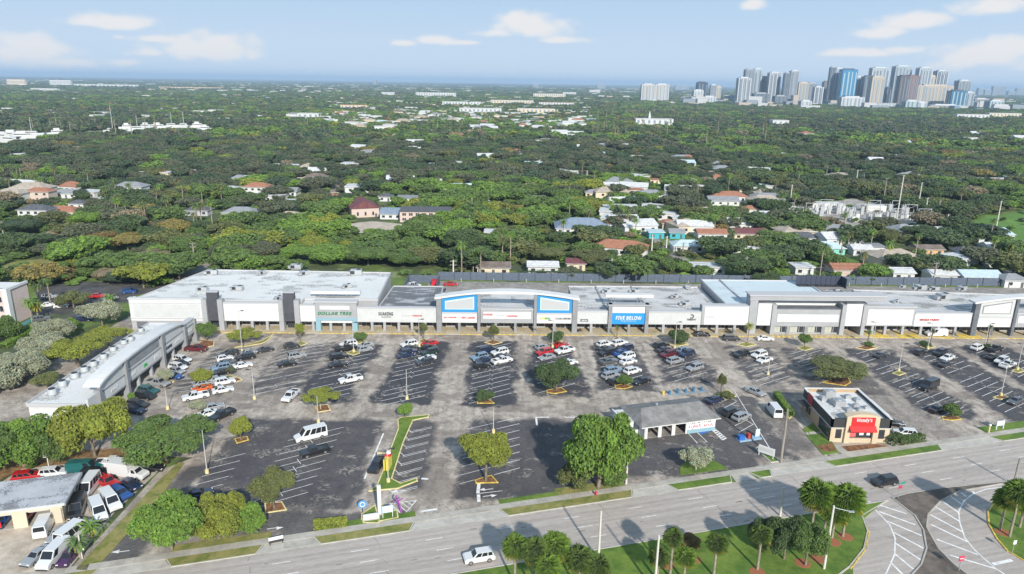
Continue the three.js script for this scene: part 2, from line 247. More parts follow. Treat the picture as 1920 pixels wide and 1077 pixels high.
  part(scene.getObjectByName('kerb_001'), 'yellow_edge', ribbon(px([[1621, 980], [1630, 1000], [1622, 1033], [1596, 1067]]), 0.16, 0.0, 0.12), yellowPaint);
  // the side street and its painted gores
  const side = setting('side_street', roadUV(sheet([R(64, 11.7), R(205, 11.7), R(205, 60), R(35, 60), R(40, 34), ...px([[1600, 1062], [1625, 1030], [1630, 998], [1618, 965]])], 0.016)), roadMat);
  const isl = px([[1673, 935], [1700, 927], [1770, 916], [1850, 908], [1918, 900], [1960, 893], [1960, 900], [1880, 908], [1800, 922], [1765, 940], [1741, 965], [1738, 990], [1760, 1030], [1790, 1060], [1830, 1090], [1700, 1090], [1728, 1060], [1738, 1030], [1732, 995], [1716, 968], [1690, 948]]);
  setting('traffic_island', slab(isl, 0, 0.13), std('#ffffff', 0.95, { map: patchy([0.085, 0.07, 0.058], [0.17, 0.14, 0.115], 9, 101, 1.2) }));
  setting('kerb', ribbon([...isl, isl[0]], 0.22, 0, 0.16), concrete);
  const gore = []; const g1 = px([[1625, 940], [1650, 965], [1669, 985], [1679, 1010], [1678, 1040], [1664, 1072], [1655, 1090]]); for (let i = 0; i + 1 < g1.length; i++) gore.push(stripe(g1[i], g1[i + 1], 0.22, 0.024));
  for (const [a, b] of [[[1628, 941], [1700, 964]], [[1649, 960], [1717, 985]], [[1664, 978], [1728, 1005]], [[1676, 999], [1732, 1029]], [[1679, 1019], [1727, 1051]], [[1678, 1039], [1713, 1068]], [[1672, 1057], [1695, 1080]]]) gore.push(stripe(G(...a), G(...b), 0.34, 0.03));
  gore.push(stripe(G(1616, 948), G(1633, 946), 0.4, 0.034));
  const g2 = px([[1960, 905], [1905, 911], [1850, 918], [1825, 927], [1808, 940], [1798, 960], [1800, 980], [1810, 1010], [1830, 1034], [1865, 1065], [1900, 1088]]); for (let i = 0; i + 1 < g2.length; i++) gore.push(stripe(g2[i], g2[i + 1], 0.22, 0.024));
  for (const [a, b] of [[[1802, 924], [1812, 932]], [[1781, 930], [1803, 946]], [[1764, 938], [1798, 962]], [[1753, 950], [1799, 978]], [[1745, 966], [1805, 998]], [[1746, 984], [1815, 1017]], [[1757, 1012], [1834, 1041]], [[1782, 1042], [1870, 1068]], [[1824, 922], [1828, 926]]]) gore.push(stripe(G(...a), G(...b), 0.34, 0.03));
  gore.push(stripe(G(1862, 1059), G(1898, 1051), 0.6, 0.034));
  part(side, 'gore_markings', gore, whitePaint);
  const lawn2 = px([[1960, 925], [1900, 930], [1868, 940], [1853, 962], [1855, 985], [1870, 1012], [1890, 1035], [1925, 1055], [1980, 1070], [2050, 1000]]);
  setting('lawn', slab(lawn2, 0, 0.14), grass);
  setting('kerb', ribbon([...lawn2, lawn2[0]], 0.24, 0, 0.17), yellowPaint);
}
// islands of the lot: kerbed outline, planted top
function island(list, top, kerbMat, h = 0.16) { const p = Array.isArray(list[0]) && list[0].length === 2 ? px(list) : list; const s = setting('parking_island', slab(p, 0, h - 0.02), top); part(s, 'kerb', ribbon([...p, p[0]], 0.22, 0, h), kerbMat); return s; }
island([[752, 784], [804, 779], [803, 783], [774, 789], [756, 830], [734, 899], [751, 908], [781, 898], [782, 903], [745, 917], [692, 922], [707, 912], [716, 890], [731, 848], [747, 805], [746, 788]], grass, paleYellow);
island([[678, 975], [679, 965], [703, 949], [710, 975], [710, 982], [682, 982]], grass, paleYellow);
island([[709, 974], [717, 947], [721, 962], [744, 958], [746, 972], [711, 979]], grass, paleYellow);
island([[497, 945], [528, 943], [536, 957], [498, 963]], mulch, paleYellow);
island([[891, 902], [906, 897], [921, 893], [933, 906], [893, 907]], mulch, yellowPaint);
island([[592, 762], [614, 760], [619, 770], [595, 774]], mulch, paleYellow);
setting('grass_patch', slab(px([[1275, 879], [1285, 867], [1340, 865], [1366, 880], [1276, 892]]), 0, 0.09), grass);
island([[440, 824], [463, 820], [465, 826], [444, 832]], mulch, yellowPaint);
island([[897, 752], [915, 749], [926, 757], [895, 757]], mulch, yellowPaint);
island([[1025, 733], [1052, 728], [1062, 735], [1040, 739], [1026, 737]], mulch, yellowPaint);
island([[1153, 725], [1170, 720], [1185, 726], [1172, 730], [1155, 729]], mulch, yellowPaint);
island([[1543, 706], [1560, 710], [1590, 709], [1595, 718], [1585, 724], [1543, 718], [1560, 713]], mulch, yellowPaint);
island([[1767, 783], [1790, 779], [1803, 787], [1785, 789], [1769, 787]], mulch, yellowPaint);
island([[1340, 741], [1365, 732], [1380, 744], [1360, 749], [1345, 749]], grass, paleYellow);
island([[1451, 744], [1460, 740], [1486, 781], [1480, 786]], grass, paleYellow);
island([[1417, 842], [1428, 836], [1462, 866], [1446, 868]], grass, paleConcrete);
island([[326, 646], [345, 640], [362, 636], [401, 641], [400, 649], [385, 652], [345, 649]], mulch, paleYellow);
island([[440, 652], [470, 646], [492, 639], [512, 628], [500, 640], [490, 645], [460, 650]], dryGrass, paleYellow);
island([[381, 800], [394, 782], [400, 786], [372, 805]], dryGrass, paleYellow);
for (const [x, y, w] of [[564, 644, 12], [672, 640, 16], [662, 662, 12], [795, 640, 10], [925, 642, 16], [1042, 640, 12], [1157, 636, 8], [1272, 645, 18], [1400, 646, 18], [1510, 653, 14], [1625, 652, 20], [1740, 650, 14], [1850, 650, 14], [1686, 700, 12], [1877, 745, 14], [1910, 695, 12], [430, 708, 12], [443, 712, 10], [313, 716, 12]]) island([[x - w, y + 1], [x, y - 4], [x + w, y + 1], [x, y + 5]], x % 2 ? mulch : dryGrass, paleYellow);
// west side drive, service street, sandy yard of the garage
setting('service_drive', sheet(px([[-60, 760], [60, 690], [150, 655], [230, 600], [262, 585], [262, 612], [215, 650], [130, 715], [40, 770], [-60, 830]]), 0.014), greyAsphalt);
setting('side_road', sheet(px([[-60, 705], [60, 640], [100, 610], [128, 590], [165, 570], [200, 560], [250, 556], [252, 566], [200, 572], [175, 590], [120, 622], [40, 665], [-60, 720]]), 0.018), asphalt);
setting('hotel_car_park', sheet(px([[60, 590], [70, 560], [60, 535], [200, 528], [330, 522], [330, 535], [250, 556], [200, 560], [165, 572], [120, 590]]), 0.022), asphalt);
setting('garage_yard', sheet(px([[-120, 985], [40, 880], [200, 862], [310, 868], [290, 890], [200, 975], [110, 1080], [-160, 1120]]), 0.024), sand);
setting('grass_strip', slab(px([[335, 868], [300, 900], [225, 980], [140, 1070], [175, 1072], [240, 1000], [310, 920], [345, 870]]), 0, 0.12), dryGrass);
part(scene.getObjectByName('garage_yard'), 'kerb', ribbon(px([[300, 880], [215, 960], [125, 1072]]), 0.18, 0, 0.2), paleConcrete);
setting('leaf_litter', sheet(px([[-100, 905], [60, 850], [240, 840], [320, 850], [310, 872], [200, 862], [40, 880], [-120, 960]]), 0.028), std('#ffffff', 1, { map: patchy([0.14, 0.075, 0.025], [0.28, 0.17, 0.07], 6, 107, 1.3) }));

// ---------- building materials ----------
const stuccoTex = (a, b, seed) => patchy(a, b, 9, seed, 0.9);
const whiteWall = std('#ffffff', 0.85, { map: stuccoTex([0.55, 0.55, 0.545], [0.615, 0.615, 0.61], 111) });
const offWhite = std('#ffffff', 0.85, { map: stuccoTex([0.46, 0.47, 0.465], [0.525, 0.535, 0.53], 113) });
const greyWall = std('#ffffff', 0.85, { map: stuccoTex([0.30, 0.305, 0.315], [0.355, 0.36, 0.37], 117) });
const midGrey = std('#ffffff', 0.85, { map: stuccoTex([0.20, 0.205, 0.215], [0.27, 0.275, 0.285], 119) });
const slate = std('#ffffff', 0.85, { map: stuccoTex([0.10, 0.108, 0.125], [0.15, 0.158, 0.175], 121) });
const charcoal = std('#ffffff', 0.8, { map: stuccoTex([0.050, 0.052, 0.062], [0.075, 0.078, 0.09], 123) });
const greyPanel = std([0.42, 0.43, 0.43], 0.8);
const capGrey = std([0.44, 0.44, 0.45], 0.7);
const blueFrame = std([0.022, 0.24, 0.52], 0.6), paleBlue = std([0.52, 0.66, 0.74], 0.7), signBlue = std([0.02, 0.25, 0.62], 0.5), tealGrey = std([0.22, 0.36, 0.42], 0.8);
const shopGlass = std([0.035, 0.04, 0.047], 0.12), soffitMat = std([0.34, 0.34, 0.34], 0.9), frameMat = std([0.46, 0.46, 0.46], 0.5), doorMat = std([0.10, 0.10, 0.11], 0.5);
const walkTan = std('#ffffff', 0.9, { map: patchy([0.33, 0.27, 0.18], [0.50, 0.42, 0.28], 10, 127, 1) });
function roofTex(a, b, d, tile, seed, amount) { const n = 512, N = [4, 9, 21, 55, 140].map((p, i) => tileNoise(n, p, seed + i)); return tex(n, n, (i, j) => { const base = N[0](i, j) * 0.4 + N[1](i, j) * 0.35 + N[3](i, j) * 0.25, dirt = smooth(amount, amount + 0.16, N[1](i / 3, j) * 0.3 + N[2](i / 2, j) * 0.4 + N[4](i, j) * 0.3); return [0, 1, 2].map((k) => mix(mix(a[k], b[k], base), d[k], dirt * 0.7)); }, [1 / tile, 1 / tile]); }
const whiteRoof = std('#ffffff', 0.9, { map: roofTex([0.56, 0.56, 0.545], [0.68, 0.68, 0.665], [0.24, 0.235, 0.225], 40, 131, 0.56) });
const greyRoof = std('#ffffff', 0.9, { map: roofTex([0.42, 0.41, 0.395], [0.60, 0.59, 0.575], [0.15, 0.148, 0.142], 30, 137, 0.53) });
const darkRoof = std('#ffffff', 0.9, { map: roofTex([0.10, 0.105, 0.115], [0.17, 0.175, 0.185], [0.50, 0.51, 0.53], 24, 139, 0.52) });
const brightRoof = std('#ffffff', 0.8, { map: roofTex([0.47, 0.545, 0.575], [0.55, 0.62, 0.645], [0.38, 0.43, 0.45], 50, 141, 0.62) });
const font = await new FontLoader().loadAsync('fonts/droid/droid_sans_bold.typeface.json');
const fontLight = await new FontLoader().loadAsync('fonts/droid/droid_sans_regular.typeface.json');
const fontSerif = await new FontLoader().loadAsync('fonts/droid/droid_serif_bold.typeface.json');
// raised letters standing on a wall that faces +z, centred at (x, y), fitted to width w
function letters(text, x, y, z, w, h, f = font, shear = 0) { const g = new TextGeometry(text, { font: f, size: 1, depth: 0.12, curveSegments: 3 }); g.computeBoundingBox(); const b = g.boundingBox; g.translate(-(b.min.x + b.max.x) / 2, -(b.min.y + b.max.y) / 2, 0); g.scale(w / (b.max.x - b.min.x), h / (b.max.y - b.min.y), 1); if (shear) g.applyMatrix4(new THREE.Matrix4().makeShear(0, 0, shear, 0, 0, 0)); return g.translate(x, y, z); }
const ink = { green: std([0.004, 0.16, 0.05], 0.5), red: std([0.50, 0.016, 0.03], 0.5), black: std([0.02, 0.02, 0.025], 0.5), white: std([0.66, 0.66, 0.66], 0.5), grey: std([0.5, 0.5, 0.5], 0.6), yellow: std([0.62, 0.55, 0.03], 0.5), leaf: std([0.03, 0.32, 0.06], 0.5) };

// ---------- the strip of shops ----------
const MALL = { z: -194.4, turn: 0.0213 };
function store(name, label) { return thing(name, label, 'shop', [0, 0, MALL.z], MALL.turn, 'shops of the strip'); }
const SOFFIT = 2.8;
// the covered walk under a stretch of wall: storefront glass, columns, soffit
function arcade(t, u0, u1, cols, seed, colMat = greyWall) {
  part(t, 'soffit', bx(u0, u1, SOFFIT - 0.12, SOFFIT, -4, -0.45), soffitMat);
  part(t, 'storefront_wall', [bx(u0, u1, 0.15, SOFFIT - 0.12, -4.5, -4.02), bx(u0, u1, 0.15, 0.5, -4.02, -3.93)], greyWall);
  const r = rng(seed); let u = u0 + 0.4;
  while (u < u1 - 1.2) { const w = Math.min(2.1 + r() * 1.5, u1 - 0.3 - u); const door = r() < 0.25; const p = part(t, door ? 'shop_door' : 'shop_window', bx(u, u + w - 0.16, door ? 0.16 : 0.52, 2.55, -4.0, -3.92), shopGlass); const m = []; for (const a of [0, 0.5, 1]) m.push(bx(u + (w - 0.22) * a, u + (w - 0.22) * a + 0.06, door ? 0.16 : 0.52, 2.55, -3.915, -3.88)); m.push(bx(u, u + w - 0.16, 2.55, 2.62, -3.915, -3.88)); part(p, 'mullion', m, frameMat); if (r() < 0.3) part(p, 'poster', bx(u + 0.3, u + 0.3 + w * 0.25, 1.1, 2.0, -3.91, -3.89), [ink.white, ink.red, ink.grey, signBlue][Math.floor(r() * 4)]); u += w; }
  for (const c of cols) part(t, 'column', [bx(c - 0.36, c + 0.36, 0, SOFFIT - 0.004, -0.72, 0.0), bx(c - 0.44, c + 0.44, 0, 0.5, -0.8, 0.08)], colMat);
}
// a length of fascia with its metal cap
function fascia(t, u0, u1, y1, m = offWhite, cap = 1.0, y0 = SOFFIT) {
  part(t, 'fascia', bx(u0, u1, y0, y1, -0.45, 0), m);
  part(t, 'parapet_cap', bx(u0, u1, y1, y1 + 0.35, -cap, 0.14), capGrey);
  part(t, 'trim', bx(u0, u1, y0 - 0.06, y0 + 0.14, 0.0, 0.06), capGrey);
}
function roofPart(t, pts, y, m) { part(t, 'building_walls', slab(pts.map(([u, v]) => [u, Math.min(v, -4.55 - hash(u * 10, v * 10) * 0.01)]), 0, y - 0.03), greyWall); part(t, 'roof', slab(pts, y - 0.028, y), m); const ring = ribbon([...pts, pts[0]], 0.3, y - 0.4, y + 0.32); part(t, 'roof_edge', ring, capGrey); }
const rect = (a, b, c, d) => [[a, c], [b, c], [b, d], [a, d]];
const pier = (t, u0, u1, y1, m, f = 0.7) => part(t, 'pier', bx(u0, u1, 0, y1, -1.2, f), m);
{ // anchor with two charcoal towers
  const t = store('anchor_store', 'white windowless store with two charcoal towers and the largest flat white roof');
  part(t, 'wall', [bx(-109, -88.2, 2.6, 9.0, -0.6, 0)], whiteWall);
  part(t, 'lower_wall', [bx(-109, -103.6, 0, 2.6, -0.7, -0.1), bx(-103.6, -88.2, 0, 2.6, -0.72, -0.12)], greyWall);
  part(t, 'parapet_cap', bx(-109.2, -88.1, 9.0, 9.4, -1.2, 0.2), offWhite);
  part(t, 'wall_band', bx(-109.1, -88.2, 7.85, 8.0, 0, 0.12), capGrey); part(t, 'wall_band', bx(-109.1, -88.2, 3.3, 3.5, 0, 0.16), capGrey); part(t, 'sign_board', bx(-107.9, -89.2, 3.75, 7.6, 0, 0.08), offWhite);
  part(t, 'service_door', bx(-107.6, -104.4, 0.05, 2.3, -0.1, -0.04), slate);
  part(t, 'end_wall', bx(-109, -108.4, 0, 9.0, -3, -0.62), whiteWall);
  for (const [a, b] of [[-86.9, -83.8], [-65.3, -62.15]]) { part(t, 'tower_panel', bx(a, b, 2.8, 11.3, -1.4, 0.1), charcoal); part(t, 'tower_cap', bx(a - 0.1, b + 0.1, 11.3, 11.5, -1.6, 0.2), capGrey); part(t, 'tower_door', bx(a + 0.2, b - 0.2, 0.05, 2.7, -2.2, -2.0), shopGlass); }
  for (const [a, b] of [[-88.3, -86.92], [-83.78, -82.4], [-66.6, -65.32], [-62.13, -60.7]]) pier(t, a, b, 9.3, greyWall, 0.8);
  fascia(t, -82.4, -66.6, 8.0, whiteWall, 1.2); arcade(t, -82.4, -66.6, [-78.9, -74.7, -70.4], 3);
  fascia(t, -60.7, -56.3, 7.5, whiteWall, 1.0); arcade(t, -60.7, -56.3, [-57.2], 4);
  roofPart(t, [[-108.9, -2.4], [-60.5, -2.4], [-60.5, -4.6], [-39.2, -4.6], [-39.8, -34.4], [-100.6, -36]], 8.1, whiteRoof);
  part(t, 'canopy_roof', bx(-82.4, -56.3, 7.2, 7.5, -4.6, -1.0), whiteRoof);
}
{
  const t = store('discount_store', 'grey portal storefront with green raised lettering and teal legs');
  part(t, 'portal_wall', bx(-56.3, -44.4, 3.4, 8.7, -1.0, 0.5), greyWall); part(t, 'portal_cap', bx(-56.6, -44.1, 8.7, 9.1, -1.6, 0.8), capGrey);
  part(t, 'sign_board', bx(-54.9, -46.4, 6.6, 7.7, 0.5, 0.62), whiteWall); part(t, 'lettering', letters('DOLLAR TREE', -50.7, 5.45, 0.5, 9.6, 0.95, font, 0.22), ink.green);
  part(t, 'teal_band', [bx(-56.2, -44.5, 3.3, 4.1, 0.5, 0.6), bx(-56.3, -54.9, 0, 3.4, -1.0, 0.55), bx(-45.8, -44.4, 0, 3.4, -1.0, 0.55)], tealGrey);
  part(t, 'lower_panel', bx(-54.8, -45.9, 2.5, 3.35, -0.6, 0.3), whiteWall);
  arcade(t, -56.3, -44.4, [-52.2, -48.3], 5);
  part(t, 'raised_canopy', bx(-59, -44.6, 9.2, 10.1, -8.2, -6.0), whiteWall); part(t, 'canopy_beam', bx(-57.5, -46, 8.55, 8.75, -5.9, -5.7), midGrey); for (const u of [-56.2, -55, -48.6, -47.4]) part(t, 'canopy_post', bx(u, u + 0.25, 8.0, 9.2, -6.6, -6.3), midGrey);
  part(t, 'canopy_roof', bx(-56.2, -44.5, 7.6, 7.9, -4.7, -1.6), whiteRoof);
}
{
  const t = store('white_shop_row', 'low white shopfronts with black lettering beside the grey portal');
  fascia(t, -44.4, -21.65, 6.9, offWhite, 1.3); arcade(t, -44.4, -21.65, [-40.3, -36.7, -32.6, -28.8, -25], 6);
  part(t, 'lettering', letters('SUAKING', -36.2, 5.3, 0, 4.2, 1.0, font), ink.black); part(t, 'lettering', [letters('SALON', -36.1, 4.35, 0, 2.6, 0.3, fontLight)], ink.black); part(t, 'lettering', letters('FORMATS', -27.2, 4.8, 0, 2.7, 0.42), ink.red); part(t, 'lettering', letters('BUSINESS', -30.2, 4.8, 0, 2.8, 0.36, fontLight), ink.grey);
  roofPart(t, [[-39, -0.6], [-21.7, -0.6], [-21.7, -26], [-37.6, -26]], 5.9, darkRoof);
}
// the arched stores: curved canopy slab over framed bays
function archStore(t, u0, w, blue, texts, seed) {
  const U = (k) => u0 + w * k, arcY = (k) => 10.0 + 2.0 * (1 - (2 * k - 1) ** 2), frame = blue ? blueFrame : offWhite, inner = blue ? paleBlue : midGrey;
  const s = new THREE.Shape(); const N = 24; for (let i = 0; i <= N; i++) { const k = i / N; s[i ? 'lineTo' : 'moveTo'](U(k) + (k === 0 ? -0.5 : k === 1 ? 0.5 : 0), arcY(k)); } for (let i = N; i >= 0; i--) { const k = i / N; s.lineTo(U(k) + (k === 0 ? -0.5 : k === 1 ? 0.5 : 0), arcY(k) + 0.55); }
  part(t, 'arched_canopy', new THREE.ExtrudeGeometry(s, { depth: 3.2, bevelEnabled: false }).translate(0, 0, -2.4), whiteWall);
  for (const [a, b] of [[0, 0.036], [0.29, 0.31], [0.69, 0.71], [0.964, 1]]) part(t, 'pier', bx(U(a), U(b), 0, arcY((a + b) / 2) - 0.04, -1.0, 0.6), blue ? midGrey : slate);
  for (const [a, b] of [[0.038, 0.288], [0.712, 0.962]]) {
    const q = (pts) => new THREE.Shape(pts.map(([x, y]) => new THREE.Vector2(x, y)));
    const o = q([[U(a), 6.0], [U(b), 6.0], [U(b), arcY(b) - 0.06], [U((a + b) / 2), arcY((a + b) / 2) - 0.1], [U(a), arcY(a) - 0.06]]);
    part(t, 'bay_frame', new THREE.ExtrudeGeometry(o, { depth: 0.4, bevelEnabled: false }).translate(0, 0, -0.3), frame);
    const i0 = 0.9, top = (k) => arcY(k) - 0.95; part(t, 'bay_lining', new THREE.ExtrudeGeometry(q([[U(a) + i0, 6.85], [U(b) - i0, 6.85], [U(b) - i0, top(b)], [U(a) + i0, top(a)]]), { depth: 0.06, bevelEnabled: false }).translate(0, 0, 0.1), inner);
    part(t, 'bay_panel', new THREE.ExtrudeGeometry(q([[U(a) + i0 + 0.3, 7.1], [U(b) - i0 - 0.3, 7.1], [U(b) - i0 - 0.3, top(b) - 0.35], [U(a) + i0 + 0.3, top(a) - 0.35]]), { depth: 0.06, bevelEnabled: false }).translate(0, 0, 0.165), blue ? greyPanel : whiteWall);
    part(t, 'bay_trim', bx(U(a), U(b), 5.5, 5.98, -0.3, 0.14), capGrey); part(t, 'sign_board', bx(U(a), U(b), SOFFIT, 5.5, -0.3, 0.06), whiteWall);
  }
  part(t, 'middle_fascia', bx(U(0.312), U(0.688), SOFFIT, 6.9, -0.4, 0.1), greyWall); part(t, 'middle_cap', bx(U(0.312), U(0.688), 6.9, 7.2, -1.6, 0.2), capGrey); part(t, 'sign_board', bx(U(0.33), U(0.67), 4.1, 6.2, 0.1, 0.2), whiteWall);
  arcade(t, u0, u0 + w, [0.16, 0.42, 0.56, 0.84].map(U), seed, blue ? midGrey : slate);
  for (const [s_, k, y, wd, h, m, f] of texts) part(t, 'lettering', letters(s_, U(k), y, k > 0.31 && k < 0.69 ? 0.2 : 0.06, wd, h, f || font), ink[m]);
}
{
  const t = store('arched_store', 'arched storefront with blue framed bays and white tenant boards');
  archStore(t, -21.6, 40.6, true, [['JM CASHER', 0.095, 4.35, 3.8, 0.5, 'red'], ['EM LASER', 0.225, 4.35, 3.8, 0.5, 'red'], ['RUNDER', 0.365, 5.4, 2.6, 0.5, 'red'], ['BUTNEES', 0.45, 5.25, 2.4, 0.35, 'grey', fontLight], ['V BONDING', 0.535, 5.0, 3.2, 0.45, 'red'], ['IV', 0.62, 5.2, 1.2, 0.6, 'grey', fontLight], ['SUB', 0.755, 4.35, 1.4, 0.62, 'yellow', font], ['WAY', 0.79, 4.35, 1.5, 0.62, 'leaf', font], ['Z LAR-CENTER', 0.9, 4.3, 4.4, 0.5, 'black']], 7);
  roofPart(t, rect(-21.5, 18.9, -18.5, -4.1), 5.9, greyRoof);
  part(t, 'canopy_roof', bx(-21.4, 18.8, 5.5, 5.75, -4.1, -0.5), greyRoof);
}
{
  const t = store('narrow_white_shop', 'narrow low white shopfront between the arch and the bright blue portal');
  fascia(t, 19.05, 28, 6.4, offWhite, 1.2); arcade(t, 19.05, 28, [23.2], 8); part(t, 'sign_board', bx(20.0, 22.2, 3.4, 4.2, 0, 0.1), slate); part(t, 'lettering', letters('SEW', 21.1, 3.8, 0.1, 1.6, 0.4), ink.white);
  roofPart(t, rect(19.1, 27.9, -28, -0.6), 5.8, greyRoof);
}
{
  const t = store('blue_sign_store', 'grey portal storefront with bright blue sign and white lettering');
  part(t, 'pier', bx(28, 29.05, 0, 8.9, -1.2, 0.6), midGrey); part(t, 'pier', bx(38.7, 39.7, 0, 8.9, -1.2, 0.6), midGrey); part(t, 'portal_cap', bx(27.8, 39.9, 8.45, 8.9, -1.6, 0.75), greyWall);
  part(t, 'upper_panel', bx(29.05, 38.7, 6.2, 8.45, -0.5, 0.2), whiteWall); part(t, 'blue_sign', bx(29.05, 38.7, 2.8, 6.2, -0.5, 0.25), signBlue); part(t, 'lettering', letters('FIVE BELOW', 33.9, 4.75, 0.25, 7.4, 1.1, font, 0.08), ink.white); part(t, 'lettering', letters('let go & have fun', 33.9, 3.8, 0.25, 4.4, 0.4, fontLight), ink.white);
  arcade(t, 28, 39.7, [34.2], 9, midGrey);
  part(t, 'raised_canopy', bx(27.9, 42.2, 9.0, 9.8, -8.2, -6.0), whiteWall); part(t, 'canopy_beam', bx(29, 39.5, 8.3, 8.5, -5.9, -5.7), midGrey); for (const u of [29.6, 30.6, 37.4, 38.4]) part(t, 'canopy_post', bx(u, u + 0.25, 5.7, 9.0, -6.6, -6.3), midGrey);
  roofPart(t, rect(28, 39.6, -28.5, -4.6), 5.8, greyRoof); part(t, 'canopy_roof', bx(28.1, 39.6, 7.6, 7.9, -4.7, -1.6), greyRoof);
}
{
  const t = store('long_white_shop', 'low white shopfront with a small black emblem near its end');
  fascia(t, 39.75, 55.1, 6.4, offWhite, 1.4); arcade(t, 39.75, 55.1, [44.3, 49.6, 54.6], 10, greyWall);
  part(t, 'lettering', letters('THRIFTY', 52.3, 4.3, 0, 2.6, 0.5), ink.black); part(t, 'emblem', new THREE.TorusGeometry(0.5, 0.14, 6, 18, 4.6).rotateZ(-2.4).translate(52.3, 5.3, 0.1), ink.black);
  roofPart(t, rect(39.7, 62, -28.5, -0.6), 5.8, greyRoof);
}
{
  const t = store('taller_white_shop', 'taller blank white shopfront beside the grey framed store');
  fascia(t, 55.15, 68.9, 8.3, whiteWall, 2.2); part(t, 'side_pier', bx(55.15, 56.0, SOFFIT, 8.2, 0.0, 0.2), greyWall); arcade(t, 55.15, 68.9, [60, 65.2], 11); part(t, 'lettering', letters('DENTAL', 57.8, 5.2, 0, 2.6, 0.35), ink.grey); part(t, 'end_wall', bx(55.15, 55.6, 5.8, 8.3, -2.4, -0.5), midGrey);
  roofPart(t, [[63, -2.5], [69, -2.5], [69, -29.5], [63, -29.5]], 8.0, brightRoof);
}
{
  const t = store('grey_framed_store', 'wide grey framed store with white panels and pale shop windows');
  part(t, 'frame_slab', bx(69, 108.5, 10.2, 11.5, -3.6, -0.4), greyWall); part(t, 'slab_cap', bx(68.8, 108.7, 11.5, 11.85, -4.4, -0.2), capGrey); part(t, 'frame_leg', bx(69, 71.3, 0, 10.2, -3.4, 0.1), greyWall); part(t, 'back_panel', bx(76.7, 95.8, 8.0, 10.19, -3.4, -3.0), whiteWall);
  for (const [a, b] of [[71.35, 75.4], [97.15, 102]]) { part(t, 'tall_panel', bx(a, b, 2.8, 9.6, -0.8, 0.3), whiteWall); part(t, 'panel_cap', bx(a - 0.05, b + 0.05, 9.6, 9.85, -3.0, 0.4), slate); }
  for (const [a, b] of [[75.45, 76.65], [95.85, 97.1], [102.05, 103.1]]) part(t, 'pier', bx(a, b, 0, 9.3, -2.6, 0.7), greyWall);
  part(t, 'middle_wall', bx(76.7, 95.8, 2.5, 7.8, -0.6, 0.1), greyWall); part(t, 'middle_cap', bx(76.7, 95.8, 7.8, 8.05, -3.0, 0.25), slate); part(t, 'sign_board', bx(77.3, 95.3, 3.9, 6.2, 0.1, 0.22), whiteWall);
  for (const [a, b] of [[76.7, 80.5], [81.5, 85.8], [86.8, 90.9], [91.8, 95.8]]) { const w = part(t, 'shop_window', bx(a, b, 0.5, 2.5, -0.5, -0.42), std([0.42, 0.42, 0.36], 0.3)); part(w, 'mullion', [0, 0.33, 0.66, 1].map((k) => bx(a + (b - a - 0.1) * k, a + (b - a - 0.1) * k + 0.1, 0.5, 2.5, -0.42, -0.34)), frameMat); part(w, 'dark_pane', bx(a + (b - a) * 0.55, b - 0.2, 0.55, 2.45, -0.415, -0.4), shopGlass); }
  for (const u of [81, 86.3, 91.3]) part(t, 'window_pier', bx(u - 0.5, u + 0.5, 0, 2.5, -0.6, 0.1), midGrey); part(t, 'window_base', bx(76.7, 95.8, 0, 0.5, -0.6, -0.1), greyWall);
  for (let u = 72; u < 98; u += 1.6) part(t, 'bollard', cyl(u, 0, 1.0, 3.2, 0.1, 0.1, 8), yellowPaint);
  arcade(t, 71.35, 75.4, [], 12); arcade(t, 97.15, 102, [], 13);
  roofPart(t, rect(69.1, 97, -29.5, -3.7), 8.0, brightRoof); roofPart(t, rect(97.1, 108, -26, -4.5), 6.0, darkRoof);
}
{
  const t = store('blank_panel_shop', 'shopfront with one blank white panel in a grey surround');
  part(t, 'fascia', bx(103.15, 117.8, SOFFIT, 8.5, -0.45, 0), greyWall); part(t, 'parapet_cap', bx(103.1, 117.8, 8.5, 8.85, -2.0, 0.2), capGrey); part(t, 'sign_board', bx(103.8, 117.2, 3.1, 7.9, 0, 0.1), whiteWall); arcade(t, 103.15, 117.8, [105.9, 109.7, 114.9], 14);
}
{
  const t = store('red_lettered_shop', 'low white shopfront with red lettering and a broad white roof behind');
  fascia(t, 117.85, 134.8, 6.7, whiteWall, 1.6); arcade(t, 117.85, 134.8, [120.3, 125.5, 130.5], 15); part(t, 'lettering', letters('MEGSA PARIST', 122.3, 4.85, 0, 5.8, 0.55), ink.red);
  roofPart(t, [[108.2, -4.6], [117.7, -4.6], [117.7, -0.7], [134.8, -0.7], [134.8, -4.3], [176, -4.3], [176, -21], [140, -24.5], [112.2, -26.5]], 5.9, greyRoof);
}
{
  const t = store('slate_pier_store', 'arched storefront with slate piers and white trapezoid panels');
  archStore(t, 134.85, 41, false, [], 16);
  part(t, 'canopy_roof', bx(135, 175.8, 5.5, 5.75, -4.2, -0.5), greyRoof);
}
{ // covered walk with a yellow painted kerb
  const g = [bx(-109, 178, 0, 0.15, -4.5, 2.3)], o = setting('walkway', g, walkTan); o.position.z = MALL.z; o.rotation.y = MALL.turn;
  const k = []; for (let u = -87; u < 178; u += 4) k.push(bx(u, u + 3.97, 0, 0.17, 2.32, 2.55)); k.forEach((q, i) => part(o, 'kerb', q, i % 5 === 2 ? paleConcrete : yellowPaint));
  for (let u = 104; u < 134; u += 9) part(o, 'painted_ramp', bx(u, u + 6.5, 0.15, 0.154, -1.0, 2.3), yellowPaint);
}
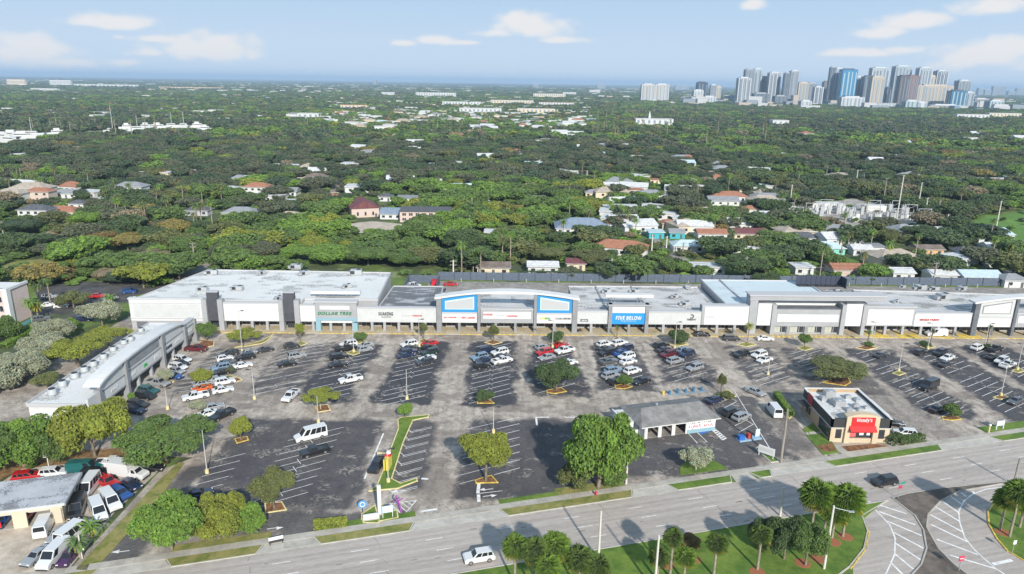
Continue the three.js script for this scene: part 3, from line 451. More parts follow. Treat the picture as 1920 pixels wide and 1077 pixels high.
// ---------- rooftop units ----------
{
  const proto = (() => { const t = thing('rooftop_unit', 'x', 'roof unit'); part(t, 'cabinet', bx(-1.3, 1.3, 0.25, 1.35, -0.8, 0.8), std([0.42, 0.44, 0.45], 0.5, { metalness: 0.3 })); part(t, 'curb', bx(-1.2, 1.2, 0, 0.25, -0.7, 0.7), std([0.3, 0.3, 0.3])); part(t, 'fan_grille', cyl(0.6, 1.35, 1.42, 0, 0.5, 0.5, 14), darkMetal); part(t, 'coil_panel', bx(-1.31, -0.3, 0.4, 1.2, 0.8, 0.83), darkMetal); part(t, 'duct', bx(-2.1, -1.3, 0.25, 0.9, -0.4, 0.5), galv); return t; })();
  const small = (() => { const t = thing('condenser_unit', 'x', 'roof unit'); part(t, 'cabinet', cyl(0, 0.2, 1.15, 0, 0.72, 0.72, 8), std([0.50, 0.53, 0.54], 0.5, { metalness: 0.2 })); part(t, 'stand', bx(-0.8, 0.8, 0, 0.2, -0.8, 0.8), std([0.3, 0.31, 0.32])); part(t, 'fan_grille', cyl(0, 1.15, 1.22, 0, 0.6, 0.5, 14), darkMetal); return t; })();
  const spots = [ // photo position, roof height, scale, turn, where
    [398, 515, 8.1, 1.2, 0.2, 'at the back corner of the anchor roof'], [490, 515, 8.1, 1, 1.2, 'near the back edge of the anchor roof, second along'], [556, 505, 8.1, 1.3, 0, 'white, on the back edge of the anchor roof'], [571, 516, 8.1, 1.1, 0.8, 'third along the back of the anchor roof'], [668, 516, 8.1, 1.4, 0.1, 'with a curved hood on the anchor roof'], [651, 540, 8.1, 0.9, 0.7, 'on the anchor roof before the green-lettered store'], [381, 546, 8.1, 1.0, 0, 'on the anchor roof behind the first charcoal tower'], [446, 545, 8.1, 1.15, 0, 'on the anchor roof behind the blank white fascia'], [522, 562, 8.1, 0.8, 1, 'beside the second charcoal tower'],
    [1138, 549, 5.8, 0.9, 0.3, 'on the grey roof behind the blue-sign canopy, west one'], [1191, 549, 5.8, 0.9, 0, 'on the grey roof behind the blue-sign canopy, east one'], [1265, 559, 5.8, 0.8, 0.5, 'middle of the grey roof past the blue portal'], [1285, 573, 5.8, 0.95, 0.2, 'by the parapet above the black emblem'], [1290, 541, 5.8, 0.9, 1.2, 'at the edge of the pale blue roof'],
    [1725, 544, 5.9, 1.3, 0.2, 'at the back of the red-lettered shop roof'], [1752, 545, 5.9, 1.0, 0.1, 'second at the back of the red-lettered shop roof'], [1803, 545, 5.9, 1.1, 0.4, 'at the east back of the red-lettered shop roof'], [1768, 562, 5.9, 1.5, 0.3, 'largest, alone on the red-lettered shop roof'], [1692, 540, 5.9, 0.7, 0.2, 'on the dark roof near the boundary fence'], [1680, 568, 5.9, 0.7, 0.6, 'behind the blank panel shop']];
  spots.forEach(([x, y, h, s, r, where], i) => { const o = i ? proto.clone() : proto; if (i) { o.name = numbered('rooftop_unit'); scene.add(o); } const [gx, gz] = G(x, y, h); o.position.set(gx, h, gz); o.rotation.y = r; o.scale.setScalar(s); o.userData = { label: 'grey rooftop air unit ' + where, category: 'roof unit', group: 'rooftop air units' }; });
  const wing = [[98, 740], [117, 724], [140, 709], [158, 697], [175, 686], [194, 672], [212, 658], [232, 645], [245, 638], [264, 622]]; const ord = ['first', 'second', 'third', 'fourth', 'fifth', 'sixth', 'seventh', 'eighth', 'ninth', 'tenth'];
  wing.forEach(([x, y], i) => { const o = i ? small.clone() : small; if (i) { o.name = numbered('condenser_unit'); scene.add(o); } const [gx, gz] = G(x, y, 5); o.position.set(gx, 4.9, gz); o.rotation.y = i * 0.4; o.scale.setScalar(1.25 - i * 0.03); o.userData = { label: `${ord[i]} condenser from the street end of the shop wing roof`, category: 'roof unit', group: 'condensers along the shop wing roof' }; });
}
// ---------- the wing of shops on the west side ----------
{
  const t = thing('shop_wing', 'long white shop wing with a curved parapet facing the car park', 'shop', [-86.9, 0, -158]); // faces +x; local z along
  part(t, 'building_walls', bx(-12.2, -3.2, 0, 4.85, -25.2, 25.2), whiteWall); part(t, 'roof', bx(-12.2, -0.6, 4.85, 4.9, -25.2, 25.2), whiteRoof); part(t, 'roof_edge', [bx(-12.5, -12.2, 4.4, 5.35, -25.4, 25.4), bx(-12.2, -0.5, 4.4, 5.2, 25.2, 25.5), bx(-12.2, -0.5, 4.4, 5.2, -25.5, -25.2)], capGrey); part(t, 'gutter', bx(-12.62, -12.5, 4.9, 5.1, -25.4, 25.4), std([0.5, 0.33, 0.28]));
  const arc = (k) => 6.6 + 2.4 * Math.sqrt(Math.max(0, 1 - (2 * k - 1) ** 2 * 0.96)); // k from the near end to the far end
  const zAt = (k) => mix(21.4, -18.6, k); const s = new THREE.Shape(); for (let i = 0; i <= 22; i++) s[i ? 'lineTo' : 'moveTo'](zAt(i / 22), arc(i / 22)); for (let i = 22; i >= 0; i--) s.lineTo(zAt(i / 22), arc(i / 22) + 0.45);
  part(t, 'arched_canopy', new THREE.ExtrudeGeometry(s, { depth: 3.6, bevelEnabled: false }).rotateY(-Math.PI / 2).translate(0.8, 0, 0), whiteWall);
  const w = new THREE.Shape(); w.moveTo(zAt(0.02), 2.9); w.lineTo(zAt(0.98), 2.9); for (let i = 22; i >= 0; i--) w.lineTo(zAt(0.02 + 0.96 * i / 22), arc(0.02 + 0.96 * i / 22) - 0.05);
  part(t, 'fascia', new THREE.ExtrudeGeometry(w, { depth: 0.4, bevelEnabled: false }).rotateY(-Math.PI / 2).translate(0.1, 0, 0), offWhite);
  part(t, 'fascia', bx(-0.3, 0.1, 2.9, 6.6, -25, -18.8), offWhite); part(t, 'fascia', bx(-0.3, 0.1, 2.9, 6.0, 21.5, 25), offWhite); part(t, 'parapet_cap', bx(-1.4, 0.25, 6.6, 6.9, -25, -18.8), capGrey);
  for (const z of [21.2, 10.5, -6.5, -18.6, -24.8]) part(t, 'pier', bx(-0.6, 0.75, 0, z > 20 || z < -18 ? 6.55 : arc((21.4 - z) / 40) - 0.02, z - 0.45, z + 0.45), midGrey);
  for (const [a, b] of [[20.6, 11.1], [9.9, -5.9], [-7.1, -18.0], [-19.2, -24.2]]) { part(t, 'sign_board', bx(0.1, 0.2, 3.2, 5.2, b, a), whiteWall); part(t, 'wall_rail', bx(0.1, 0.3, 5.45, 5.65, b, a), midGrey); part(t, 'lower_rail', bx(0.1, 0.3, 2.85, 3.05, b, a), midGrey); }
  part(t, 'open_bay', bx(0.1, 0.16, 6.1, 8.0, -5.4, 9.4), midGrey);
  const tx = (s_, z, wd, h, m) => { const g = letters(s_, 0, 0, 0, wd, h, fontLight); g.rotateY(Math.PI / 2).translate(0.2, 4.2, z); part(t, 'lettering', g, ink[m]); }; tx('REALTY', 15.5, 2.6, 0.6, 'grey'); tx('MART', 7.2, 2.2, 0.7, 'grey'); tx('SPA', 2, 1.6, 0.8, 'leaf'); tx('NAILS', -3.4, 2, 0.8, 'grey'); tx('COFFEE', -10, 3, 0.7, 'black'); tx('INSURE', -15, 3, 0.6, 'grey'); tx('BARBER', -21.8, 3, 0.6, 'grey');
  part(t, 'soffit', bx(-3.2, -0.3, 2.75, 2.9, -25, 25), soffitMat);
  for (let z = -24.5, i = 0; z < 24; z += 3.5, i++) { const g = part(t, i % 3 ? 'shop_window' : 'shop_door', bx(-3.2, -3.1, i % 3 ? 0.5 : 0.1, 2.6, z, z + 3.2), shopGlass); part(g, 'mullion', [bx(-3.1, -3.05, 0.1, 2.6, z + 1.55, z + 1.65), bx(-3.1, -3.05, 0.1, 2.6, z + 3.2, z + 3.32)], frameMat); }
  for (const z of [16, 5, -1, -12.5]) part(t, 'column', bx(-0.55, 0.1, 0, 2.9, z - 0.32, z + 0.32), greyWall);
  setting('walkway', bx(-90.1, -85.0, 0, 0.15, -183.2, -132.5), concrete);
}
// ---------- fast-food restaurant ----------
{
  const t = thing('burger_restaurant', 'cream and black burger restaurant with a red arched sign front', 'restaurant', [71.4, 0, -138.2]);
  const cream = std('#ffffff', 0.85, { map: stuccoTex([0.50, 0.40, 0.275], [0.57, 0.465, 0.325], 151) }), tan = std('#ffffff', 0.85, { map: stuccoTex([0.36, 0.26, 0.165], [0.44, 0.32, 0.2], 153) }), black = std([0.035, 0.034, 0.034], 0.6), redSign = std([0.60, 0.022, 0.022], 0.45);
  part(t, 'side_wall', bx(-5.9, -5.5, 0, 3.3, -7.4, 7.0), tan); part(t, 'side_wall', bx(5.7, 6.1, 0, 3.3, -7.4, 7.0), tan); part(t, 'back_wall', bx(-5.9, 6.1, 0, 5.4, -7.5, -7.2), tan); part(t, 'front_wall', [bx(-5.9, -3.1, 0, 3.3, 6.6, 7.2), bx(3.4, 6.1, 0, 3.3, 6.6, 7.2), bx(-3.1, 3.4, 0, 1.0, 6.6, 7.4)], cream);
  part(t, 'parapet_band', [bx(-6.0, -5.6, 3.3, 5.3, -7.4, 7.3), bx(5.75, 6.2, 3.3, 5.3, -7.4, 7.3), bx(-6, -3.2, 3.3, 5.3, 6.8, 7.3), bx(3.5, 6.2, 3.3, 5.3, 6.8, 7.3)], black); part(t, 'band_trim', [bx(-6.1, 6.3, 3.2, 3.34, 7.0, 7.4), bx(-6.12, -6.0, 3.2, 3.34, -7.4, 7.4)], offWhite); part(t, 'parapet_cap', [bx(-6.05, -5.55, 5.3, 5.42, -7.4, 7.35), bx(5.7, 6.25, 5.3, 5.42, -7.4, 7.35), bx(-6, 6.2, 5.4, 5.5, -7.6, -7.15)], whiteWall);
  part(t, 'dark_glazing', bx(-5.98, -5.88, 0.6, 3.1, 1.6, 6.4), shopGlass); for (const z of [-5.2, -3.9]) part(t, 'service_window', bx(-5.98, -5.88, 0.9, 2.3, z, z + 0.9), shopGlass);
  part(t, 'drive_canopy', bx(-7.6, -5.9, 2.9, 3.15, -6.2, -3.2), black); part(t, 'wall_plaque', bx(-6.15, -6.0, 3.4, 5.6, -4.8, -2.2), std([0.30, 0.03, 0.04], 0.6)); part(t, 'roof', bx(-5.6, 5.75, 4.5, 4.6, -7.2, 6.8), whiteRoof);
  const s = new THREE.Shape(); s.moveTo(-3.2, 3.1); s.lineTo(3.5, 3.1); s.lineTo(3.5, 5.9); s.quadraticCurveTo(0.15, 7.1, -3.2, 5.9); part(t, 'sign_tower', new THREE.ExtrudeGeometry(s, { depth: 1.6, bevelEnabled: false }).translate(0, 0, 6.1), cream);
  part(t, 'tower_leg', [bx(-3.2, -2.2, 0, 3.1, 6.6, 7.7), bx(2.5, 3.5, 0, 3.1, 6.6, 7.7)], cream); part(t, 'red_sign', bx(-2.2, 2.5, 4.05, 5.85, 7.7, 7.85), redSign); part(t, 'lettering', letters("Wendy's", 0.15, 5.25, 7.85, 3.2, 0.95, fontSerif, 0.15), ink.white);
  const aw = new THREE.Shape(); aw.moveTo(7.7, 4.0); aw.lineTo(8.6, 3.15); aw.lineTo(8.6, 2.95); aw.lineTo(7.7, 3.0); part(t, 'awning', new THREE.ExtrudeGeometry(aw, { depth: 5.3, bevelEnabled: false }).rotateY(-Math.PI / 2).translate(2.8, 0, 0), redSign);
  part(t, 'front_window', bx(-2.2, 2.5, 1.0, 3.0, 7.0, 7.1), shopGlass); part(t, 'menu_poster', bx(-2.0, -0.7, 1.2, 2.4, 7.1, 7.14), std([0.55, 0.12, 0.12])); part(t, 'menu_poster', bx(0, 0.9, 1.6, 2.5, 7.1, 7.14), ink.white); part(t, 'menu_poster', bx(1.5, 2.2, 1.6, 2.6, 7.1, 7.14), ink.white); for (const x of [-4.9, 3.9]) part(t, 'front_window', bx(x, x + 1.2, 0.9, 2.9, 7.2, 7.26), shopGlass);
  for (const [x, z, w, h, d] of [[-1.5, -4.8, 2.2, 1.5, 1.8], [-1.4, -0.4, 2.2, 1.4, 2.2], [2.2, -4.0, 1.2, 0.8, 1], [3.6, -2.6, 1, 0.7, 1.5], [1.9, 0.6, 1.2, 0.9, 0.9], [-3.6, -3, 1.1, 0.8, 1.6], [2.0, 2.2, 1.0, 0.7, 0.8], [-0.4, 2.4, 1.2, 0.8, 0.9], [3.9, 1, 0.8, 0.6, 0.8]]) part(t, 'roof_vent', [bc(x, 4.6 + h / 2, z, w, h, d), cyl(x, 4.6 + h, 4.75 + h, z, w * 0.3, w * 0.3, 10)], galv);
  const dome = thing('glass_canopy', 'pale curved canopy over the restaurant side entrance', 'canopy', [78.9, 0, -141]); part(dome, 'vault', new THREE.CylinderGeometry(1.9, 1.9, 7, 14, 1, false, 0, Math.PI).rotateX(Math.PI / 2).rotateZ(Math.PI / 2).scale(1, 0.6, 1).translate(0, 2.6, 0), std([0.55, 0.58, 0.6], 0.3)); for (const [x, z] of [[-1.6, -3.2], [1.6, -3.2], [-1.6, 3.2], [1.6, 3.2]]) part(dome, 'post', cyl(x, 0, 2.6, z, 0.1), galv);
  setting('sidewalk', slab([[64.3, -129.6], [77.9, -129.9], [80.5, -129], [66, -126.2], [62.5, -132], [64.3, -146]], 0, 0.11), concrete);
  for (const list of [[[1505, 806], [1528, 792], [1538, 809], [1510, 812]], [[1511, 817], [1550, 813], [1573, 850], [1544, 854]]]) setting('lawn', slab(px(list), 0, 0.13), grass);
  setting('planting_bed', slab(px([[1578, 838], [1640, 834], [1668, 838], [1590, 848]]), 0, 0.15), mulch); setting('planting_bed', slab(px([[1530, 838], [1560, 832], [1567, 847], [1545, 848]]), 0, 0.17), mulch);
}
const hip = (a, b, z0, z1, y0, rise, run) => { const g = new THREE.BufferGeometry(), zc = (z0 + z1) / 2, A = [a, y0, z1], B = [b, y0, z1], C = [b, y0, z0], D = [a, y0, z0], E = [a + run, y0 + rise, zc], F = [b - run, y0 + rise, zc]; const v = [A, B, F, A, F, E, C, D, E, C, E, F, B, C, F, D, A, E]; g.setAttribute('position', new THREE.Float32BufferAttribute(v.flat(), 3)); g.computeVertexNormals(); g.setAttribute('uv', new THREE.Float32BufferAttribute(v.flatMap((p) => [p[0], p[2]]), 2)); return g; };
// ---------- the tyre shop with a hipped grey roof ----------
{
  const c = [34.2, -137.0], t = thing('tyre_shop', 'low white tyre shop with a grey hipped roof and open bays', 'garage', [c[0], 0, c[1]], 0.28);
  part(t, 'wall', [bx(-8.2, 8.2, 0, 3.2, -4.3, -4.0), bx(-8.2, -7.9, 0, 3.2, -4.3, 4.0), bx(7.9, 8.2, 0, 3.2, -4.3, 4.0)], whiteWall); part(t, 'floor', bx(-7.9, 7.9, 0.02, 0.06, -4, 3.9), greyAsphalt);
  for (const [a, b] of [[-8.2, -7.4], [-5.0, -4.2], [-1.9, -1.1], [1.3, 1.7]]) part(t, 'front_pier', bx(a, b, 0, 2.75, 3.7, 4.0), whiteWall); part(t, 'lintel', bx(-8.2, 8.2, 2.75, 3.25, 3.66, 4.02), whiteWall); part(t, 'skirting', bx(1.7, 8.2, 0, 0.9, 4.02, 4.1), tealGrey);
  const cv = document.createElement('canvas'); cv.width = 512; cv.height = 200; const x = cv.getContext('2d'); x.fillStyle = '#eeeeee'; x.fillRect(0, 0, 512, 200); const rr = rng(4); x.font = 'bold 74px sans-serif'; x.fillStyle = '#111111'; x.fillText('TAG & TITLE', 20, 76); x.fillStyle = '#b3122e'; x.font = 'bold 92px sans-serif'; x.fillText('TIRES  USA', 10, 176); x.fillStyle = '#222222'; for (let i = 0; i < 26; i++) x.fillRect(rr() * 500, rr() * 190, 6 + rr() * 26, 4 + rr() * 12); x.fillStyle = '#d7889a'; for (let i = 0; i < 8; i++) x.fillRect(rr() * 200, 100 + rr() * 80, 20, 14);
  const ct = new THREE.CanvasTexture(cv); ct.colorSpace = THREE.SRGBColorSpace; const pm = new THREE.PlaneGeometry(6.4, 1.9).translate(4.9, 1.85, 4.06); part(t, 'front_panel', bx(1.7, 8.2, 0, 2.75, 3.7, 4.02), whiteWall); part(t, 'mural', pm, std('#ffffff', 0.8, { map: ct }));
  part(t, 'roof', hip(-9.4, 8.7, -5.4, 5.2, 3.3, 1.7, 2.2), std('#ffffff', 0.9, { map: patchy([0.15, 0.145, 0.14], [0.25, 0.24, 0.23], 9, 161, 1.1) })); part(t, 'eaves', bx(-9.4, 8.7, 3.1, 3.3, -5.4, 5.2), whiteWall); part(t, 'roof_vent', cyl(-3, 4.4, 5.1, -1.2, 0.3), galv);
  for (const [a, i] of [[-6.2, 0], [-3.0, 1], [0.1, 2]]) part(t, 'tyre_rack', Array.from({ length: 6 }, (_, k) => new THREE.TorusGeometry(0.3, 0.12, 6, 12).rotateX(1.57).translate(a + (k % 2) * 0.8 - 0.4, 0.2 + Math.floor(k / 2) * 0.26, 1.2 - i * 0.3)), std([0.03, 0.03, 0.03]));
  part(t, 'annex', [bx(-11.5, -8.3, 0, 2.9, -4.2, 1.5)], whiteWall); part(t, 'annex_roof', bx(-11.6, -8.3, 2.9, 3.0, -4.3, 1.6), whiteRoof); part(t, 'annex_trim', [bx(-11.8, -11.5, 2.8, 3.3, -4.4, 1.8), bx(-8.6, -8.3, 3.0, 3.4, -4.4, 1.8)], whiteWall);
  const f = thing('blue_pallet_fence', 'low blue fence with stacked drums behind the tyre shop', 'fence', [...G(1284, 736).slice(0, 1), 0, G(1284, 736)[1]], 0.28); for (let k = 0; k < 5; k++) part(f, 'drum', cyl(-4 + k * 2.1, 0, 0.8 + (k % 2) * 0.25, 0, 0.34, 0.34, 12), std([0.05, 0.15, 0.26], 0.5)); part(f, 'rail', bx(-5, 6, 0.02, 0.14, 0.6, 0.75), std([0.10, 0.22, 0.34], 0.6)); part(f, 'yellow_drum', cyl(-5.6, 0, 1.0, 0, 0.3, 0.3, 12), yellowPaint);
}
// ---------- garage with a flat roof by the yard ----------
{
  const t = thing('repair_garage', 'cream repair garage with a stained flat grey roof and open doors', 'garage', [...[-84.3], 0, -100.6], 0.285);
  const cream = std([0.54, 0.475, 0.365], 0.85);
  part(t, 'wall', [bx(-12, 11.4, 0, 3.5, -4.4, -4.1), bx(11.1, 11.4, 0, 3.5, -4.1, 4.0)], cream); for (const [a, b] of [[-12, -9], [-5.8, -4.0], [-1.0, 1.2], [4.2, 6.2], [9.6, 11.4]]) part(t, 'front_pier', bx(a, b, 0, 2.7, 3.6, 4.0), cream); part(t, 'lintel', bx(-12, 11.4, 2.7, 3.6, 3.58, 4.02), cream); part(t, 'floor', bx(-12, 11.1, 0.03, 0.07, -4, 3.9), concrete);
  part(t, 'roof', bx(-12.6, 12, 3.6, 3.95, -4.9, 4.6), std('#ffffff', 0.9, { map: roofTex([0.33, 0.34, 0.36], [0.50, 0.51, 0.53], [0.09, 0.09, 0.095], 22, 171, 0.5) })); part(t, 'roof_edge', bx(-12.6, 12.02, 3.5, 3.9, 4.6, 4.8), offWhite); part(t, 'roof_edge', bx(12.0, 12.2, 3.5, 3.97, -4.9, 4.8), galv);
  for (const a of [1.4, 6.4]) part(t, 'roller_door', bx(a, a + 2.9, 2.3, 2.75, 3.4, 3.55), frameMat); part(t, 'flag', bx(1.6, 2.6, 0.6, 1.6, 4.05, 4.1), ink.red);
}
// ---------- hotel on the west side ----------
{
  const t = thing('pink_hotel', 'pale pink three-storey building with arched side windows', 'building', [-156.5, 0, -203]);
  const pink = std('#ffffff', 0.85, { map: stuccoTex([0.54, 0.43, 0.39], [0.61, 0.49, 0.45], 181) });
  part(t, 'walls', bx(-12, 12, 0, 10.4, 0.6, 9.4), pink); part(t, 'corner_pier', bx(10.9, 12.3, 0, 11.1, 8.2, 9.8), whiteWall); part(t, 'parapet', [bx(-12.2, 10.9, 10.4, 11.1, 9.0, 9.7), bx(11.7, 12.35, 10.4, 11.1, 0.5, 8.2)], whiteWall); part(t, 'roof', bx(-12, 11.7, 10.4, 10.5, 0.6, 9), whiteRoof); part(t, 'roof_rail', bx(-12, 10.9, 11.14, 11.24, 9.2, 9.4), slate);
  for (let k = 0; k < 3; k++) { const w = part(t, 'arched_window', [bx(9.2, 10.2, 1.4 + k * 2.8, 2.6 + k * 2.8, 9.4, 9.46), new THREE.CylinderGeometry(0.5, 0.5, 0.06, 14, 1, false, 0, Math.PI).rotateX(Math.PI / 2).rotateZ(Math.PI / 2).translate(9.7, 2.6 + k * 2.8, 9.43)], shopGlass); part(w, 'sill', bx(9.1, 10.3, 1.28 + k * 2.8, 1.4 + k * 2.8, 9.4, 9.56), whiteWall); }
  for (let k = 0; k < 6; k++) for (let f = 0; f < 3; f++) part(t, 'window', bx(-10.5 + k * 3.2, -8.9 + k * 3.2, 1.2 + f * 2.8, 2.7 + f * 2.8, 9.4, 9.44), shopGlass);
  setting('swimming_pool', sheet(px([[24, 615], [58, 597], [60, 602], [28, 622]]), 0.05), std([0.02, 0.22, 0.24], 0.1));
}
// ---------- boundary fence behind the shops ----------
{
  const fenceMat = std('#ffffff', 0.8, { map: patchy([0.075, 0.097, 0.135], [0.108, 0.132, 0.178], 5, 191, 1) }), post = std([0.05, 0.055, 0.065], 0.6);
  const t = thing('boundary_fence', 'long blue-grey panel fence between the shops and the houses', 'fence', [-27, 0, -249.5], 0.014);
  for (let k = 0; k < 38; k++) { const u = k * 5.9; part(t, 'panel', bx(u + 0.1, u + 5.8, 0.05, 3.0 + (k % 3) * 0.03, -0.06, 0.06), fenceMat); part(t, 'post', bx(u - 0.1, u + 0.1, 0, 3.2, -0.12, 0.2), post); if (k % 2) part(t, 'bollard', cyl(u + 2.6, 0, 1.3, 2.2, 0.14, 0.14, 8), paleConcrete); }
  const e = thing('bin_enclosure', 'blue-grey walled enclosure behind the white shopfronts', 'enclosure', [-31, 0, -236]); for (const [a, b, c, d] of [[-6, -5.8, -9, 6], [-6, 5, -9.2, -9], [4.9, 5.1, -9, 1], [-6, -1, 3, 3.2]]) part(e, 'panel', bx(a, b, 0, 2.9, c, d), fenceMat); part(e, 'container', bx(2.4, 4.4, 0, 1.7, -8.5, -5.5), ink.red);
  const m = thing('roof_screen', 'dark navy louvred screen standing on the pale blue roof', 'screen', [99.5, 8.0, -221.5]); for (let k = 0; k < 9; k++) part(m, 'louvre', bx(-7.5 + k * 1.6, -6.0 + k * 1.6, 0, 3.2, -0.1, 0.12), std([0.035, 0.045, 0.075], 0.6)); part(m, 'side_screen', bx(6.9, 7.1, 0, 3.2, -0.1, 4), std([0.03, 0.04, 0.065], 0.6)); for (let k = 0; k < 5; k++) part(m, 'base_rail', bx(-7.4 + k * 3, -4.8 + k * 3, 0, 0.4, 0.6, 2.2), darkMetal);
  setting('service_lane', sheet([[-30, -247.5], [196, -250.5], [196, -214], [112, -220], [-30, -212]], 0.016), greyAsphalt);
}

// ---------- vehicles ----------
const glassMat = std([0.018, 0.021, 0.026], 0.08), tyreMat = std([0.022, 0.022, 0.022], 0.9), rimMat = std([0.42, 0.42, 0.43], 0.35, { metalness: 0.7 }), lampMat = std([0.75, 0.75, 0.72], 0.2), tailMat = std([0.32, 0.01, 0.012], 0.3), trimMat = std([0.03, 0.03, 0.032], 0.6);
const PAINT = { white: [0.62, 0.62, 0.615], silver: [0.36, 0.37, 0.38], grey: [0.12, 0.125, 0.13], 'dark grey': [0.045, 0.047, 0.052], black: [0.011, 0.011, 0.013], navy: [0.012, 0.02, 0.055], blue: [0.012, 0.06, 0.22], 'light blue': [0.16, 0.24, 0.32], teal: [0.012, 0.10, 0.10], 'dark green': [0.012, 0.03, 0.022], red: [0.42, 0.012, 0.014], maroon: [0.10, 0.006, 0.012], orange: [0.55, 0.10, 0.012], purple: [0.05, 0.01, 0.06] };
const paints = Object.fromEntries(Object.entries(PAINT).map(([k, c]) => [k, new THREE.MeshPhysicalMaterial({ color: lin(...c), roughness: 0.38, metalness: /silver|grey/.test(k) ? 0.35 : 0, clearcoat: 0.8, clearcoatRoughness: 0.12 })]));
// a cabin with sloped sides; front is +x
function cabin(x0, x1, x2, x3, y0, y1, w0, w1) { // bottom x0..x1, top x2..x3
  const P = [[x0, y0, -w0], [x1, y0, -w0], [x1, y0, w0], [x0, y0, w0], [x2, y1, -w1], [x3, y1, -w1], [x3, y1, w1], [x2, y1, w1]], F = [[0, 4, 5, 1], [1, 5, 6, 2], [2, 6, 7, 3], [3, 7, 4, 0], [4, 7, 6, 5]], v = [];
  for (const f of F) v.push(P[f[0]], P[f[1]], P[f[2]], P[f[0]], P[f[2]], P[f[3]]);
  const g = new THREE.BufferGeometry(); g.setAttribute('position', new THREE.Float32BufferAttribute(v.flat(), 3)); g.setAttribute('uv', new THREE.Float32BufferAttribute(v.flatMap((p) => [p[0], p[1]]), 2)); g.computeVertexNormals();
  const pane = (f, l, r, b, t) => { const q = (s, k) => { const B = [0, 1, 2].map((i) => mix(P[f[0]][i], P[f[3]][i], s)), T = [0, 1, 2].map((i) => mix(P[f[1]][i], P[f[2]][i], s)); return [0, 1, 2].map((i) => mix(B[i], T[i], k)); }; const a = q(l, b), c = q(r, b), d = q(r, t), e = q(l, t), n = new THREE.Vector3().crossVectors(new THREE.Vector3(...e).sub(new THREE.Vector3(...a)), new THREE.Vector3(...c).sub(new THREE.Vector3(...a))).normalize().multiplyScalar(0.012); const vv = [a, e, d, a, d, c].map((p) => [p[0] + n.x, p[1] + n.y, p[2] + n.z]); const h = new THREE.BufferGeometry(); h.setAttribute('position', new THREE.Float32BufferAttribute(vv.flat(), 3)); h.setAttribute('uv', new THREE.Float32BufferAttribute(vv.flatMap((p) => [p[0], p[1]]), 2)); h.computeVertexNormals(); return h; };
  return { g, side: (l, r, b = 0.06, t = 0.92) => [pane(F[0], l, r, b, t), pane(F[2], 1 - r, 1 - l, b, t)], front: (b = 0.08, t = 0.9) => pane(F[1], 0.06, 0.94, b, t), back: (b = 0.15, t = 0.88) => pane(F[3], 0.08, 0.92, b, t) };
}
function profile(pts, hw, bevel = 0.09) { const s = new THREE.Shape(pts.map(([x, y]) => new THREE.Vector2(x, y))); return new THREE.ExtrudeGeometry(s, { depth: 2 * (hw - bevel), bevelEnabled: true, bevelThickness: bevel, bevelSize: bevel * 0.7, bevelSegments: 2, curveSegments: 3 }).translate(0, 0, -(hw - bevel)); }
